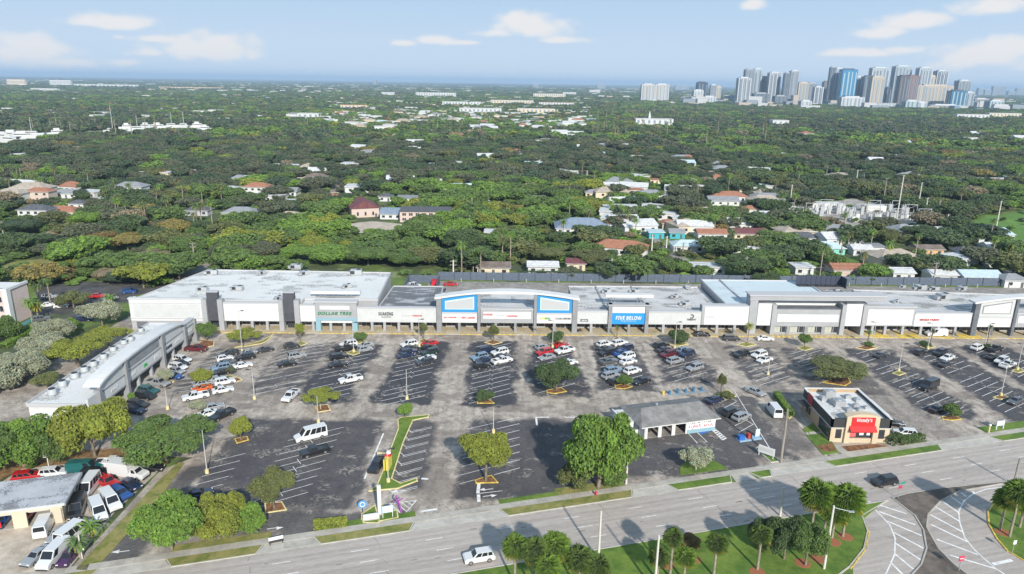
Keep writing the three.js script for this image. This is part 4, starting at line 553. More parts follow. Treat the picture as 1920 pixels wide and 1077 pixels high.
const KINDS = {
  sedan: { l: 4.75, body: [[-2.3, 0.3], [2.3, 0.3], [2.32, 0.62], [2.1, 0.74], [1.0, 0.9], [-1.5, 0.95], [-2.25, 0.9], [-2.32, 0.6]], w: 0.92, cab: [-1.75, 1.05, -0.95, 0.25, 0.88, 1.43, 0.8, 0.6], wheels: [-1.4, 1.42], r: 0.33, front: 2.36, panes: [[0.1, 0.48], [0.52, 0.9]] },
  suv: { l: 4.8, body: [[-2.28, 0.36], [2.28, 0.36], [2.32, 0.75], [2.15, 0.95], [1.1, 1.06], [-2.2, 1.1], [-2.34, 0.8]], w: 0.96, cab: [-2.2, 1.15, -1.95, 0.4, 1.04, 1.72, 0.86, 0.7], wheels: [-1.42, 1.45], r: 0.37, front: 2.36, panes: [[0.06, 0.28], [0.32, 0.6], [0.64, 0.92]] },
  hatchback: { l: 4.1, body: [[-1.95, 0.3], [1.95, 0.3], [2.0, 0.62], [1.75, 0.8], [0.9, 0.93], [-1.9, 0.98], [-2.02, 0.6]], w: 0.88, cab: [-1.9, 0.95, -1.5, 0.15, 0.9, 1.5, 0.78, 0.62], wheels: [-1.25, 1.28], r: 0.32, front: 2.03, panes: [[0.1, 0.48], [0.52, 0.9]] },
  'sports car': { l: 4.5, body: [[-2.15, 0.22], [2.15, 0.22], [2.2, 0.48], [1.9, 0.62], [0.8, 0.78], [-1.7, 0.88], [-2.2, 0.82]], w: 0.94, cab: [-1.6, 0.75, -0.75, 0.0, 0.78, 1.24, 0.76, 0.56], wheels: [-1.35, 1.35], r: 0.34, front: 2.24, panes: [[0.15, 0.88]] },
  pickup: { l: 5.7, body: [[-2.75, 0.45], [2.75, 0.45], [2.8, 0.85], [2.6, 1.05], [1.3, 1.16], [0.0, 1.16], [-2.75, 1.12], [-2.82, 0.8]], w: 0.99, cab: [-0.5, 1.45, -0.35, 0.75, 1.1, 1.86, 0.88, 0.72], wheels: [-1.75, 1.8], r: 0.41, front: 2.85, panes: [[0.06, 0.44], [0.5, 0.9]], bed: true },
  van: { l: 5.9, body: [[-2.9, 0.42], [2.85, 0.42], [2.92, 0.9], [2.7, 1.1], [1.75, 1.35], [-2.9, 1.35]], w: 1.0, cab: [-2.92, 1.85, -2.86, 0.95, 1.3, 2.35, 0.98, 0.86], wheels: [-1.85, 1.95], r: 0.38, front: 2.96, panes: [[0.72, 0.93]] },
  minibus: { l: 6.4, body: [[-3.15, 0.42], [3.1, 0.42], [3.17, 0.9], [2.95, 1.1], [2.0, 1.35], [-3.15, 1.35]], w: 1.02, cab: [-3.17, 2.1, -3.1, 1.1, 1.3, 2.6, 1.0, 0.88], wheels: [-2.0, 2.15], r: 0.38, front: 3.2, panes: [[0.05, 0.24], [0.26, 0.46], [0.48, 0.68], [0.74, 0.93]] },
  'box truck': { l: 7.2, body: [[-3.5, 0.5], [3.4, 0.5], [3.5, 1.0], [3.2, 1.25], [2.3, 1.4], [-3.5, 1.0]], w: 0.98, cab: [0.9, 2.5, 0.95, 1.75, 1.2, 2.1, 0.92, 0.78], wheels: [-2.1, 2.4], r: 0.42, front: 3.52, panes: [[0.2, 0.85]], box: [-3.55, 0.75, 0.95, 3.1, 1.12] },
};
const protoParts = {};
for (const [k, d] of Object.entries(KINDS)) {
  const c = cabin(...d.cab), body = [profile(d.body, d.w), c.g];
  if (d.bed) body.push(bx(-2.7, -2.6, 1.1, 1.32, -0.9, 0.9), bx(-2.7, -0.55, 1.1, 1.32, -0.95, -0.85), bx(-2.7, -0.55, 1.1, 1.32, 0.85, 0.95));
  const P = { body: join(body), windshield: c.front(), rear_window: c.back(), side_windows: d.panes.flatMap(([a, b]) => c.side(a, b)), wheel: join([new THREE.CylinderGeometry(d.r, d.r, 0.24, 14).rotateX(Math.PI / 2)]), rim: join([new THREE.CylinderGeometry(d.r * 0.62, d.r * 0.62, 0.25, 10).rotateX(Math.PI / 2)]), lamp: bc(0, 0, 0, 0.12, 0.16, 0.36), bumper: join([bx(d.front - 0.12, d.front + 0.02, 0.32, 0.55, -d.w * 0.9, d.w * 0.9), bx(-d.front - 0.0, -d.front + 0.12, 0.32, 0.55, -d.w * 0.9, d.w * 0.9)]) };
  if (d.bed) P.cargo_bed = bx(-2.6, -0.55, 1.17, 1.2, -0.85, 0.85);
  if (d.box) P.cargo_box = bx(...d.box.slice(0, 4), -d.box[4], d.box[4]);
  protoParts[k] = P;
}
const anchors = new Map();
function vehicle(kind, color, [x, z], heading, label, group, y = 0.022) {
  const d = KINDS[kind], key = kind + color; let t = anchors.get(key);
  if (t) { t = t.clone(); t.name = numbered(kind.replace(' ', '_')); t.position.set(x, y, z); t.rotation.set(0, heading, 0); t.userData = {}; scene.add(t); return info(t, label, { pickup: 'pickup truck', 'box truck': 'truck', minibus: 'van' }[kind] || (/van/.test(kind) ? 'van' : 'car'), group); }
  t = thing(kind.replace(' ', '_'), label, { pickup: 'pickup truck', 'box truck': 'truck', minibus: 'van' }[kind] || (/van/.test(kind) ? 'van' : 'car'), [x, y, z], heading, group);
  const P = protoParts[kind], pm = paints[color];
  part(t, 'body', P.body, pm); part(t, 'windshield', P.windshield, glassMat); part(t, 'rear_window', P.rear_window, glassMat); for (const g of P.side_windows) part(t, 'side_window', g, glassMat); part(t, 'bumper', P.bumper, trimMat);
  for (const wx of d.wheels) for (const s of [-1, 1]) { const w = part(t, 'wheel', P.wheel, tyreMat); w.position.set(wx, d.r, s * (d.w - 0.1)); part(w, 'rim', P.rim, rimMat); }
  for (const s of [-1, 1]) { part(t, 'headlight', P.lamp, lampMat).position.set(d.front - 0.06, 0.68, s * (d.w - 0.26)); part(t, 'taillight', P.lamp, tailMat).position.set(-d.front + 0.08, 0.8, s * (d.w - 0.26)); }
  if (P.cargo_bed) part(t, 'cargo_bed', P.cargo_bed, trimMat); if (P.cargo_box) part(t, 'cargo_box', P.cargo_box, paints.white);
  anchors.set(key, t); return t;
}
// parked cars: [photo x, y, kind, colour, nose (R east/away, L west/near)] by row
const ST = Math.atan2(0.535, 0.845); // heading of the stalls
const ordinal = ['first', 'second', 'third', 'fourth', 'fifth', 'sixth', 'seventh', 'eighth', 'ninth', 'tenth', 'eleventh', 'twelfth'];
const W_ = 'west', E_ = 'east';
const parked = {
  'shop-wing row': [[430, 661, 'sedan', 'dark grey', W_], [421, 671, 'hatchback', 'white', W_], [421, 680, 'sedan', 'grey', W_], [414, 689, 'suv', 'light blue', W_], [414, 697, 'sedan', 'black', W_], [406, 710, 'sedan', 'silver', W_], [380, 718, 'sedan', 'silver', W_], [378, 727, 'sports car', 'orange', W_], [366, 743, 'pickup', 'white', W_], [467, 660, 'sedan', 'silver', E_], [460, 669, 'suv', 'black', E_], [454, 684, 'sedan', 'white', E_], [421, 715, 'suv', 'white', E_], [417, 730, 'sedan', 'white', E_], [402, 762, 'hatchback', 'silver', E_], [386, 775, 'sedan', 'white', E_]],
  'row beyond the shop wing': [[556, 667, 'suv', 'silver', W_], [538, 681, 'sedan', 'black', W_], [546, 647, 'hatchback', 'dark grey', W_], [496, 655, 'sedan', 'dark grey', W_]],
  'green-lettered store row': [[653, 645, 'suv', 'white', W_], [649, 653, 'pickup', 'black', W_], [635, 669, 'suv', 'black', W_], [633, 683, 'sedan', 'black', W_], [657, 711, 'pickup', 'white', W_], [684, 647, 'sedan', 'silver', E_], [684, 654, 'hatchback', 'silver', E_]],
  'plain white shopfront row': [[767, 645, 'suv', 'white', W_], [769, 652, 'sedan', 'dark grey', W_], [766, 660, 'suv', 'navy', W_], [760, 666, 'sedan', 'navy', W_], [805, 643, 'sedan', 'red', E_], [805, 651, 'hatchback', 'black', E_], [806, 660, 'suv', 'dark green', E_], [801, 670, 'sports car', 'white', E_], [797, 679, 'suv', 'dark grey', E_]],
  'blue-framed arch row': [[911, 656, 'suv', 'navy', W_], [899, 669, 'suv', 'light blue', W_], [906, 675, 'sedan', 'navy', W_], [904, 685, 'hatchback', 'black', W_], [937, 660, 'suv', 'white', E_], [941, 668, 'sedan', 'dark grey', E_], [941, 676, 'pickup', 'white', E_]],
  'round dark tree row': [[1017, 650, 'hatchback', 'silver', W_], [1021, 660, 'suv', 'red', W_], [1025, 669, 'sedan', 'silver', W_], [1051, 645, 'sports car', 'red', E_], [1059, 657, 'pickup', 'white', E_], [1067, 679, 'sedan', 'white', E_]],
  'blue-sign store row': [[1134, 645, 'suv', 'white', W_], [1136, 653, 'sedan', 'dark grey', W_], [1138, 661, 'suv', 'black', W_], [1141, 677, 'sedan', 'grey', W_], [1150, 694, 'suv', 'light blue', W_], [1145, 704, 'suv', 'silver', W_], [1156, 715, 'hatchback', 'black', W_], [1162, 643, 'suv', 'white', E_], [1173, 653, 'suv', 'navy', E_], [1164, 661, 'sedan', 'blue', E_], [1175, 668, 'suv', 'white', E_], [1178, 677, 'sedan', 'white', E_], [1186, 695, 'suv', 'white', E_], [1203, 714, 'sedan', 'black', E_]],
  'black-logo wall row': [[1240, 647, 'suv', 'black', W_], [1245, 655, 'sedan', 'dark grey', W_], [1253, 664, 'suv', 'maroon', W_], [1266, 676, 'suv', 'silver', W_], [1282, 656, 'hatchback', 'light blue', E_], [1288, 663, 'suv', 'navy', E_], [1303, 689, 'suv', 'silver', E_]],
  'grey-framed store row': [[1390, 664, 'suv', 'black', W_], [1424, 665, 'suv', 'white', E_], [1434, 674, 'sedan', 'white', E_]],
  'yellow pole base row': [[1652, 665, 'sedan', 'dark grey', E_], [1743, 724, 'van', 'black', E_], [1758, 766, 'sedan', 'black', W_]],
  'red-lettered wall row': [[1726, 660, 'hatchback', 'black', W_], [1763, 661, 'suv', 'black', E_], [1777, 670, 'sedan', 'white', E_], [1773, 682, 'sedan', 'dark grey', E_], [1905, 751, 'sedan', 'grey', E_]],
  'row below the slate piers': [[1834, 651, 'suv', 'white', W_], [1862, 668, 'sedan', 'black', W_], [1867, 654, 'pickup', 'black', E_], [1879, 676, 'suv', 'white', E_], [1890, 684, 'pickup', 'white', E_]],
};
for (const [row, cars] of Object.entries(parked)) for (const side of [W_, E_]) {
  const list = cars.filter((c) => c[4] === side).map((c) => [...c, G(c[0], c[1], 0.75)]).sort((a, b) => a[5][1] - b[5][1]);
  list.forEach(([, , kind, color, , at], i) => vehicle(kind, color, at, ST + (hash(i, at[0] * 9) < 0.6 ? (side === E_ ? Math.PI : 0) : (side === E_ ? 0 : Math.PI)) + (hash(i, 7) - 0.5) * 0.05, `${color} ${kind === 'suv' ? 'SUV' : kind}, ${ordinal[i]} from the shops, ${side} side, ${row}`, 'cars parked before the shops'));
}
const loose = [ // [x, y, kind, colour, heading, label]
  [367, 654, 'pickup', 'maroon', 0, 'maroon pickup at the far end of the curved shop wing'], [341, 674, 'suv', 'white', -0.36, 'white SUV nose-out by the shop wing, nearest the maroon pickup'], [338, 680, 'sedan', 'black', -0.36, 'black sedan between the white cars along the shop wing'], [333, 688, 'suv', 'white', -0.36, 'white SUV along the shop wing, behind a silver hatchback'], [331, 695, 'hatchback', 'silver', -0.36, 'silver hatchback along the shop wing, beside the blue car'], [325, 704, 'sedan', 'blue', -0.36, 'bright blue sedan under the silvery tree by the shop wing'], [295, 718, 'pickup', 'silver', -0.25, 'silver pickup with crew cab in front of the shop wing'], [277, 732, 'suv', 'teal', -0.25, 'dark teal SUV before the shop wing, beside a black one'], [271, 742, 'suv', 'black', -0.25, 'black SUV before the shop wing, beside a teal one'], [257, 758, 'suv', 'dark grey', -0.25, 'dark grey SUV at the near end of the shop wing'], [252, 768, 'sedan', 'navy', -0.25, 'navy sedan half hidden by the olive tree near the wing'],
  [416, 778, 'pickup', 'black', -2.1, 'black pickup driving toward the bottom of the west aisle'], [545, 742, 'pickup', 'white', -1.75, 'white car driving down the aisle west of the flat-topped tree'], [1316, 626, 'sedan', 'black', 0.02, 'black sedan stopped at the yellow kerb by the taller white shop'], [1371, 634, 'suv', 'dark grey', 0.02, 'dark grey SUV standing before the taller white shop'], [1435, 634, 'sedan', 'white', 0.02, 'white sedan at the bollards of the grey framed store'], [1756, 624, 'van', 'white', Math.PI, 'white cargo van parked under the red lettering'],
  [1417, 734, 'sedan', 'silver', -0.95, 'silver sedan driving across the aisle above the restaurant'], [1451, 767, 'van', 'white', 1.58, 'white van with box body beside the grass island by the restaurant'], [1674, 792, 'sedan', 'black', -0.2, 'black sedan tucked behind the restaurant sign front'], [1697, 812, 'suv', 'white', 2.95, 'white SUV behind the hedge beside the restaurant'],
  [1340, 749, 'sedan', 'navy', 0.62, 'navy sedan parked in the tyre shop bays nearest the island'], [1371, 772, 'suv', 'dark grey', 0.62, 'dark grey SUV in the tyre shop bays'], [1391, 781, 'suv', 'silver', 0.62, 'silver SUV in the tyre shop bays, nearest the road'],
  [898, 1043, 'suv', 'white', 0.27 + Math.PI, 'white SUV driving on the avenue past the palms'], [1659, 902, 'suv', 'black', 0.27 + Math.PI, 'black SUV driving on the avenue near the painted gore'],
  [582, 814, 'minibus', 'white', ST + Math.PI, 'white passenger minibus with red windows line in the near lot'], [590, 846, 'pickup', 'black', ST + Math.PI, 'black pickup parked below the white minibus'], [372, 926, 'sedan', 'navy', ST, 'dark navy car half under the tree at the lot edge'], [706, 873, 'suv', 'black', -1.75, 'black SUV beside the yellow kiosk on the grass island'],
  [89, 571, 'sedan', 'white', 0.5, 'white sedan beside the palm trunks at the pink building'], [114, 573, 'hatchback', 'white', 0.35, 'white hatchback by the curved kerb of the hotel car park'], [93, 556, 'suv', 'silver', 0.35, 'silver SUV in the shade of the hotel car park'], [77, 598, 'suv', 'grey', 0.6, 'grey SUV passing the palms by the pink building'], [157, 598, 'suv', 'navy', 0.2, 'navy SUV under the silvery tree on the side road'], [182, 554, 'sedan', 'red', 0.2, 'red sedan in the hotel car park'], [206, 559, 'sports car', 'silver', 0.9, 'silver sports car beside the red sedan of the hotel'], [242, 546, 'suv', 'blue', 0.2, 'blue SUV at the end of the hotel car park'], [308, 550, 'sedan', 'light blue', 0.4, 'light blue sedan beside the anchor store wall'],
  [774, 535, 'pickup', 'white', -0.3, 'white pickup behind the white shopfront roof'], [845, 532, 'sedan', 'red', 0, 'red sedan by the boundary fence behind the arch'], [547, 494, 'suv', 'black', 0.3, 'black SUV on the grass behind the anchor roof'], [827, 545, 'suv', 'navy', 1.3, 'navy SUV beside the end of the arched canopy'],
  [50, 893, 'suv', 'red', 0.3, 'red SUV behind the repair garage roof'], [100, 886, 'suv', 'white', 0.2, 'white SUV behind the repair garage'], [158, 876, 'van', 'teal', 0.15, 'teal van under the olive tree at the garage'], [176, 887, 'suv', 'black', 0.1, 'black SUV between the teal van and the box truck'], [208, 868, 'pickup', 'white', 0.1, 'white pickup behind the box truck'], [241, 885, 'box truck', 'white', -0.21, 'white box truck in the garage yard'], [281, 877, 'sedan', 'black', 0.1, 'black sedan under the tree in front of the box truck'], [198, 903, 'pickup', 'red', -0.52, 'red flatbed pickup beside the box truck'], [244, 907, 'sedan', 'navy', -0.54, 'navy sedan by the kerb of the garage yard'], [224, 925, 'suv', 'blue', -0.54, 'blue SUV behind the white yard vans'], [165, 913, 'minibus', 'white', -1.42, 'white minibus beside the repair garage wall'], [144, 950, 'van', 'black', -1.20, 'black van at the garage corner'], [183, 956, 'van', 'white', -0.88, 'white van with its nose toward the kerb, beside the black van'], [206, 938, 'van', 'white', -0.76, 'white van nearest the blue cars'], [83, 982, 'van', 'white', 1.89, 'white van backed out of the garage door'], [109, 1000, 'sedan', 'silver', -1.51, 'silver sedan half hidden by the long white minibus'], [139, 996, 'minibus', 'white', 1.36, 'long white minibus with windows in the sandy yard'], [100, 1039, 'van', 'white', -1.59, 'white van at the bottom edge beside the silver sedan'], [68, 1041, 'sedan', 'silver', -1.75, 'silver sedan at the bottom edge of the sandy yard'], [127, 1044, 'hatchback', 'purple', -1.49, 'dark purple hatchback under the small palm'], [4, 973, 'sedan', 'blue', -1.4, 'blue car in the garage doorway'], [47, 964, 'sedan', 'red', -1.4, 'red car inside the garage door'],
];
for (const [x, y, k, c, h, l] of loose) vehicle(k, c, G(x, y, k === 'van' || k === 'minibus' || k === 'box truck' ? 1.1 : 0.75), h, l);
{ // motorcycle at the kerb
  const [x, z] = G(1086, 623), t = thing('motorcycle', 'dark red motorcycle standing at the kerb beside the arch', 'motorcycle', [x, 0.03, z], 0.5);
  for (const wx of [-0.7, 0.72]) part(t, 'wheel', new THREE.TorusGeometry(0.26, 0.08, 8, 16).translate(wx, 0.33, 0), tyreMat); part(t, 'frame', [bar([-0.7, 0.33, 0], [0, 0.6, 0], 0.07), bar([0, 0.35, 0], [0.5, 0.75, 0], 0.1), bc(0, 0.42, 0, 0.5, 0.3, 0.3)], darkMetal); part(t, 'tank', new THREE.SphereGeometry(0.28, 10, 8).scale(1.2, 0.7, 0.7).translate(0.2, 0.85, 0), paints.maroon); part(t, 'seat', bc(-0.4, 0.8, 0, 0.7, 0.14, 0.3), tyreMat); part(t, 'fork', bar([0.72, 0.33, 0], [0.5, 1.05, 0], 0.05), rimMat); part(t, 'handlebar', bar([0.48, 1.1, -0.4], [0.48, 1.1, 0.4], 0.03), rimMat);
}

// ---------- foliage ----------
// a crown of leaf sprays in overlapping clumps, about 1 in radius and 1 in half height
function crownGeo(seed, leaves, size, { lobes = 9, flat = 1, spread = 0.62, lobeR = 0.46, tint = 0.26, droop = 0 } = {}) {
  const r = rng(seed), L = []; for (let i = 0; i < lobes; i++) { const a = i * 2.4 + r() * 0.9, q = Math.sqrt((i + 0.3) / lobes) * spread * (0.85 + 0.3 * r()); L.push([Math.cos(a) * q, (r() - 0.35) * 0.75 * flat * (1 - q * 0.55) - droop * q * q, Math.sin(a) * q, lobeR * (0.75 + 0.5 * r()), 0.85 + 0.3 * r()]); }
  const pos = new Float32Array(leaves * 18), col = new Float32Array(leaves * 18), nor = new Float32Array(leaves * 18);
  const v = new THREE.Vector3(), n = new THREE.Vector3(), t = new THREE.Vector3(), b = new THREE.Vector3();
  for (let i = 0; i < leaves; i++) {
    const l = L[Math.floor(r() * lobes)], u = r() * 2 - 1, ph = r() * 6.2832, s = Math.sqrt(1 - u * u), rad = l[3] * Math.pow(r(), 0.22);
    n.set(Math.cos(ph) * s, u, Math.sin(ph) * s); if (n.y < -0.3 && r() < 0.6) n.y = -n.y;
    v.set(l[0] + n.x * rad, l[1] + n.y * rad * 0.8 * flat, l[2] + n.z * rad);
    n.x += (r() - 0.5) * 2.3; n.y += (r() - 0.5) * 2.3 + 0.2; n.z += (r() - 0.5) * 2.3; n.normalize();
    t.set(r() - 0.5, r() - 0.5, r() - 0.5).cross(n).normalize(); b.crossVectors(n, t);
    const a = size * (0.6 + 0.8 * r()), w = a * (0.45 + 0.3 * r()), k = (1 - tint + 2 * tint * r()) * l[4], hue = (r() - 0.5) * tint * 0.9;
    const P = [v.x - t.x * a, v.y - t.y * a, v.z - t.z * a, v.x + b.x * w + n.x * a * 0.22, v.y + b.y * w + n.y * a * 0.22, v.z + b.z * w + n.z * a * 0.22, v.x + t.x * a, v.y + t.y * a - a * 0.2, v.z + t.z * a, v.x - b.x * w + n.x * a * 0.22, v.y - b.y * w + n.y * a * 0.22, v.z - b.z * w + n.z * a * 0.22];
    const idx = [0, 1, 2, 0, 2, 3]; for (let q = 0; q < 6; q++) { const o = i * 18 + q * 3; pos[o] = P[idx[q] * 3]; pos[o + 1] = P[idx[q] * 3 + 1]; pos[o + 2] = P[idx[q] * 3 + 2]; col[o] = k * (1 + hue); col[o + 1] = k; col[o + 2] = k * (1 - hue); nor[o] = n.x; nor[o + 1] = n.y; nor[o + 2] = n.z; }
  }
  const g = new THREE.BufferGeometry(); g.setAttribute('position', new THREE.BufferAttribute(pos, 3)); g.setAttribute('color', new THREE.BufferAttribute(col, 3)); g.setAttribute('normal', new THREE.BufferAttribute(nor, 3)); g.computeVertexNormals(); return g;
}
// trunk of height 1 with limbs, radius about 0.045
function trunkGeo(seed, limbs = 5, fork = 0.55) { const r = rng(seed), g = [bar([0, -0.02, 0], [0.02, fork, 0], 0.05, 0.036, 7)]; for (let i = 0; i < limbs; i++) { const a = i / limbs * 6.28 + r(), q = 0.12 + 0.22 * r(); g.push(bar([0.02, fork - 0.05 + r() * 0.06, 0], [Math.cos(a) * q, fork + 0.25 + 0.25 * r(), Math.sin(a) * q], 0.028, 0.01, 5)); } return join(g); }
const leafMat = (c) => new THREE.MeshPhysicalMaterial({ color: lin(...c), roughness: 0.75, vertexColors: true, side: THREE.DoubleSide, transmission: 0.4, thickness: 0 });
const LEAF = { 'dark green': [0.075, 0.128, 0.030], green: [0.115, 0.195, 0.030], 'bright green': [0.165, 0.285, 0.028], 'yellow-green': [0.25, 0.285, 0.024], olive: [0.15, 0.172, 0.042], 'grey-green': [0.112, 0.13, 0.062], silvery: [0.36, 0.38, 0.25], rusty: [0.25, 0.17, 0.045], golden: [0.29, 0.24, 0.055], tan: [0.29, 0.24, 0.14], 'deep green': [0.055, 0.102, 0.036] };
const leafMats = Object.fromEntries(Object.entries(LEAF).map(([k, c]) => [k, leafMat(c)]));
const bark = std('#ffffff', 0.95, { map: patchy([0.11, 0.085, 0.06], [0.24, 0.20, 0.155], 1.5, 201, 1.2) }), paleBark = std([0.34, 0.29, 0.24], 0.95);
const trunks = [trunkGeo(1), trunkGeo(2, 6, 0.45), trunkGeo(3, 4, 0.6)];
const near = [crownGeo(11, 15000, 0.042, { lobes: 26, lobeR: 0.30, spread: 0.76 }), crownGeo(12, 17000, 0.039, { lobes: 34, lobeR: 0.27, spread: 0.8 }), crownGeo(13, 14000, 0.04, { lobes: 30, flat: 0.7, lobeR: 0.29, spread: 0.82, droop: 0.2 }), crownGeo(14, 8000, 0.058, { lobes: 15, lobeR: 0.38, spread: 0.66 }), crownGeo(15, 9500, 0.055, { lobes: 20, lobeR: 0.33, spread: 0.72 })];
const sway = rng(77);
function plantTree(name, label, category, x, z, height, crownR, crownH, leaf, geo, group, lift = 0, barkMat = bark) {
  const t = thing(name, label, category, [x, 0, z], 0, group);
  const cy = height - crownH * 0.72; const tr = part(t, 'trunk', trunks[Math.floor(sway() * 3)], barkMat); const th = Math.max(cy + crownH * 0.1, 0.6); tr.scale.set(Math.max(th, crownR) * 0.95, th, Math.max(th, crownR) * 0.95); tr.rotation.y = sway() * 6;
  const c = part(t, 'crown', geo, leafMats[leaf]); c.position.set(0, cy + lift, 0); c.scale.set(crownR, crownH, crownR); c.rotation.y = sway() * 6; return t;
}
// measured off the photograph: foot, crown top, crown width
function measuredTree(foot, topY, width, leaf, g, label, { kind = 'tree', name = 'broadleaf_tree', low = null, barkMat } = {}) {
  const [x, z] = G(...foot), s = perMetre(x, z), e = Math.atan2(EYE, -z), R0 = width / 2 / s * 1.08, span = (foot[1] - topY) / s, h = Math.max(R0 * 0.9, (span - R0 * Math.sin(e) * 0.4) / Math.cos(e));
  const bottom = low === null ? h * 0.0 : low * h * 0.7, ch = (h - bottom) / 1.42; return plantTree(name, label, kind, x, z, h, R0, Math.max(ch, 0.3), leaf, near[g], undefined, 0, barkMat);
}
const T = (...a) => measuredTree(...a);
T([1122, 916], 758, 138, 'bright green', 1, 'largest leafy green tree at the corner of the tyre shop', { low: 0.05 });
T([1078, 918], 862, 64, 'olive', 4, 'olive bushy tree at the foot of the largest green tree', { low: 0.05 });
T([1150, 912], 872, 50, 'green', 3, 'low green bush beside the leaning utility pole', { kind: 'bush', name: 'bush', low: 0 });
T([911, 903], 810, 98, 'yellow-green', 0, 'yellow-green forked tree on a kerbed island in the near lot', { low: 0.42 });
T([514, 955], 880, 82, 'olive', 0, 'olive round tree on a square island in the near lot', { low: 0.3 });
T([322, 1032], 926, 132, 'bright green', 0, 'bright green spreading tree nearest the bottom of the car park'); T([410, 1012], 920, 104, 'yellow-green', 1, 'yellow-green tree between two green trees by the pavement'); T([466, 1000], 940, 66, 'bright green', 4, 'smaller bright green tree at the end of the pavement clump');
T([45, 875], 775, 130, 'bright green', 1, 'bright green tree behind the garage at the picture edge'); T([110, 868], 790, 90, 'green', 0, 'green tree between the two larger trees behind the garage'); T([178, 858], 745, 130, 'yellow-green', 0, 'olive-yellow tree at the end of the shop wing'); T([312, 865], 765, 156, 'green', 2, 'broad dome-shaped green tree beside the garage yard', { low: 0.12 }); T([-30, 900], 790, 130, 'green', 1, 'green tree cut by the picture edge behind the garage');
T([601, 768], 722, 60, 'yellow-green', 2, 'flat-topped yellow-green tree with a white forked trunk', { low: 0.5, barkMat: paleBark }); T([452, 826], 779, 40, 'yellow-green', 3, 'small round tree on an island before the minibus', { low: 0.25 }); T([760, 785], 753, 30, 'bright green', 3, 'small bright tree at the head of the long grass island', { low: 0.25 });
T([1043, 733], 672, 82, 'dark green', 0, 'round dark green tree on an orange kerbed island', { low: 0.1 }); T([909, 755], 727, 36, 'dark green', 3, 'dense dark shrub on a yellow kerbed island', { low: 0.05, kind: 'shrub', name: 'shrub' }); T([1568, 716], 662, 98, 'olive', 2, 'broad umbrella tree behind the restaurant', { low: 0.38 });
T([1305, 882], 834, 64, 'silvery', 3, 'silvery tree on the grass before the tyre shop', { low: 0.35, barkMat: paleBark }); T([1783, 784], 753, 32, 'green', 3, 'spiky green shrub on the island east of the restaurant', { kind: 'shrub', name: 'shrub', low: 0.1 }); T([1171, 724], 700, 32, 'green', 3, 'bushy green shrub on the island in the blue-sign store row', { kind: 'shrub', name: 'shrub', low: 0.15 }); T([1352, 738], 698, 17, 'olive', 3, 'slender young tree on the tyre shop island', { low: 0.4 }); T([1362, 748], 732, 30, 'olive', 3, 'round olive bush on the tyre shop island', { kind: 'bush', name: 'bush', low: 0 });
T([388, 641], 601, 38, 'green', 3, 'green tree on the red mulch island beside the anchor store', { low: 0.3 }); T([457, 645], 610, 54, 'yellow-green', 2, 'flat yellow-green tree before the blank anchor wall', { low: 0.35 }); T([676, 641], 621, 26, 'green', 3, 'low green tree before the green-lettered store', { low: 0.25 }); T([563, 643], 604, 18, 'yellow-green', 3, 'small tree before the second charcoal tower', { low: 0.6 }); T([794, 637], 604, 17, 'olive', 3, 'small tree behind the red sedan', { low: 0.6 }); T([926, 642], 606, 21, 'olive', 3, 'small bushy tree before the middle of the arch', { low: 0.4 }); T([1042, 645], 617, 32, 'dark green', 3, 'dark bushy tree before the right blue frame', { low: 0.15 }); T([1271, 646], 615, 40, 'dark green', 3, 'dark bushy tree before the black emblem', { low: 0.1 }); T([1508, 652], 624, 26, 'green', 3, 'young tree before the grey framed store', { low: 0.4 }); T([1630, 650], 640, 18, 'green', 3, 'low shrub on the yellow island before the blank panel shop', { kind: 'shrub', name: 'shrub', low: 0 }); T([1735, 650], 641, 22, 'dark green', 3, 'low shrub before the red-lettered shop', { kind: 'shrub', name: 'shrub', low: 0 }); T([1851, 656], 643, 14, 'dark green', 3, 'small shrub before the slate piers', { kind: 'shrub', name: 'shrub', low: 0 });
T([312, 718], 690, 30, 'silvery', 3, 'small silvery tree before the shop wing', { low: 0.3 }); T([380, 720], 690, 40, 'yellow-green', 3, 'round yellow-green tree beside the orange car', { low: 0.25 }); T([372, 772], 748, 36, 'silvery', 3, 'silvery tree over the near end of the shop-wing row', { low: 0.2 }); T([433, 705], 684, 18, 'grey-green', 3, 'little grey-green tree beside the white SUVs', { low: 0.3 }); T([247, 752], 735, 14, 'bright green', 3, 'small shrub at the shop wing kerb', { kind: 'shrub', name: 'shrub', low: 0 });
T([192, 612], 560, 74, 'silvery', 0, 'round silvery tree over the side road bend', { low: 0.1 }); T([100, 640], 592, 70, 'silvery', 1, 'silvery tree in the row along the service drive, farthest from the road'); T([80, 668], 622, 78, 'silvery', 0, 'silvery tree in the middle of the service drive row'); T([45, 710], 650, 90, 'silvery', 1, 'silvery tree in the service drive row, second from the frame edge'); T([0, 735], 675, 80, 'silvery', 4, 'silvery tree in the service drive row at the frame edge'); T([60, 690], 650, 60, 'silvery', 4, 'small silvery tree between the taller silvery trees');
T([148, 690], 620, 88, 'yellow-green', 2, 'flat-crowned yellow-green tree behind the shop wing', { low: 0.4 }); T([205, 655], 602, 70, 'yellow-green', 2, 'second yellow-green tree behind the shop wing, toward the anchor', { low: 0.35 }); T([135, 620], 592, 28, 'bright green', 3, 'small bright tree between the silvery trees'); T([87, 728], 695, 50, 'olive', 3, 'thin olive tree beside the service drive', { low: 0.3 }); T([10, 640], 590, 56, 'green', 4, 'green tree beside the pink building at the frame edge'); T([138, 577], 545, 60, 'olive', 4, 'olive tree on the curved kerb of the hotel car park', { low: 0.3 });
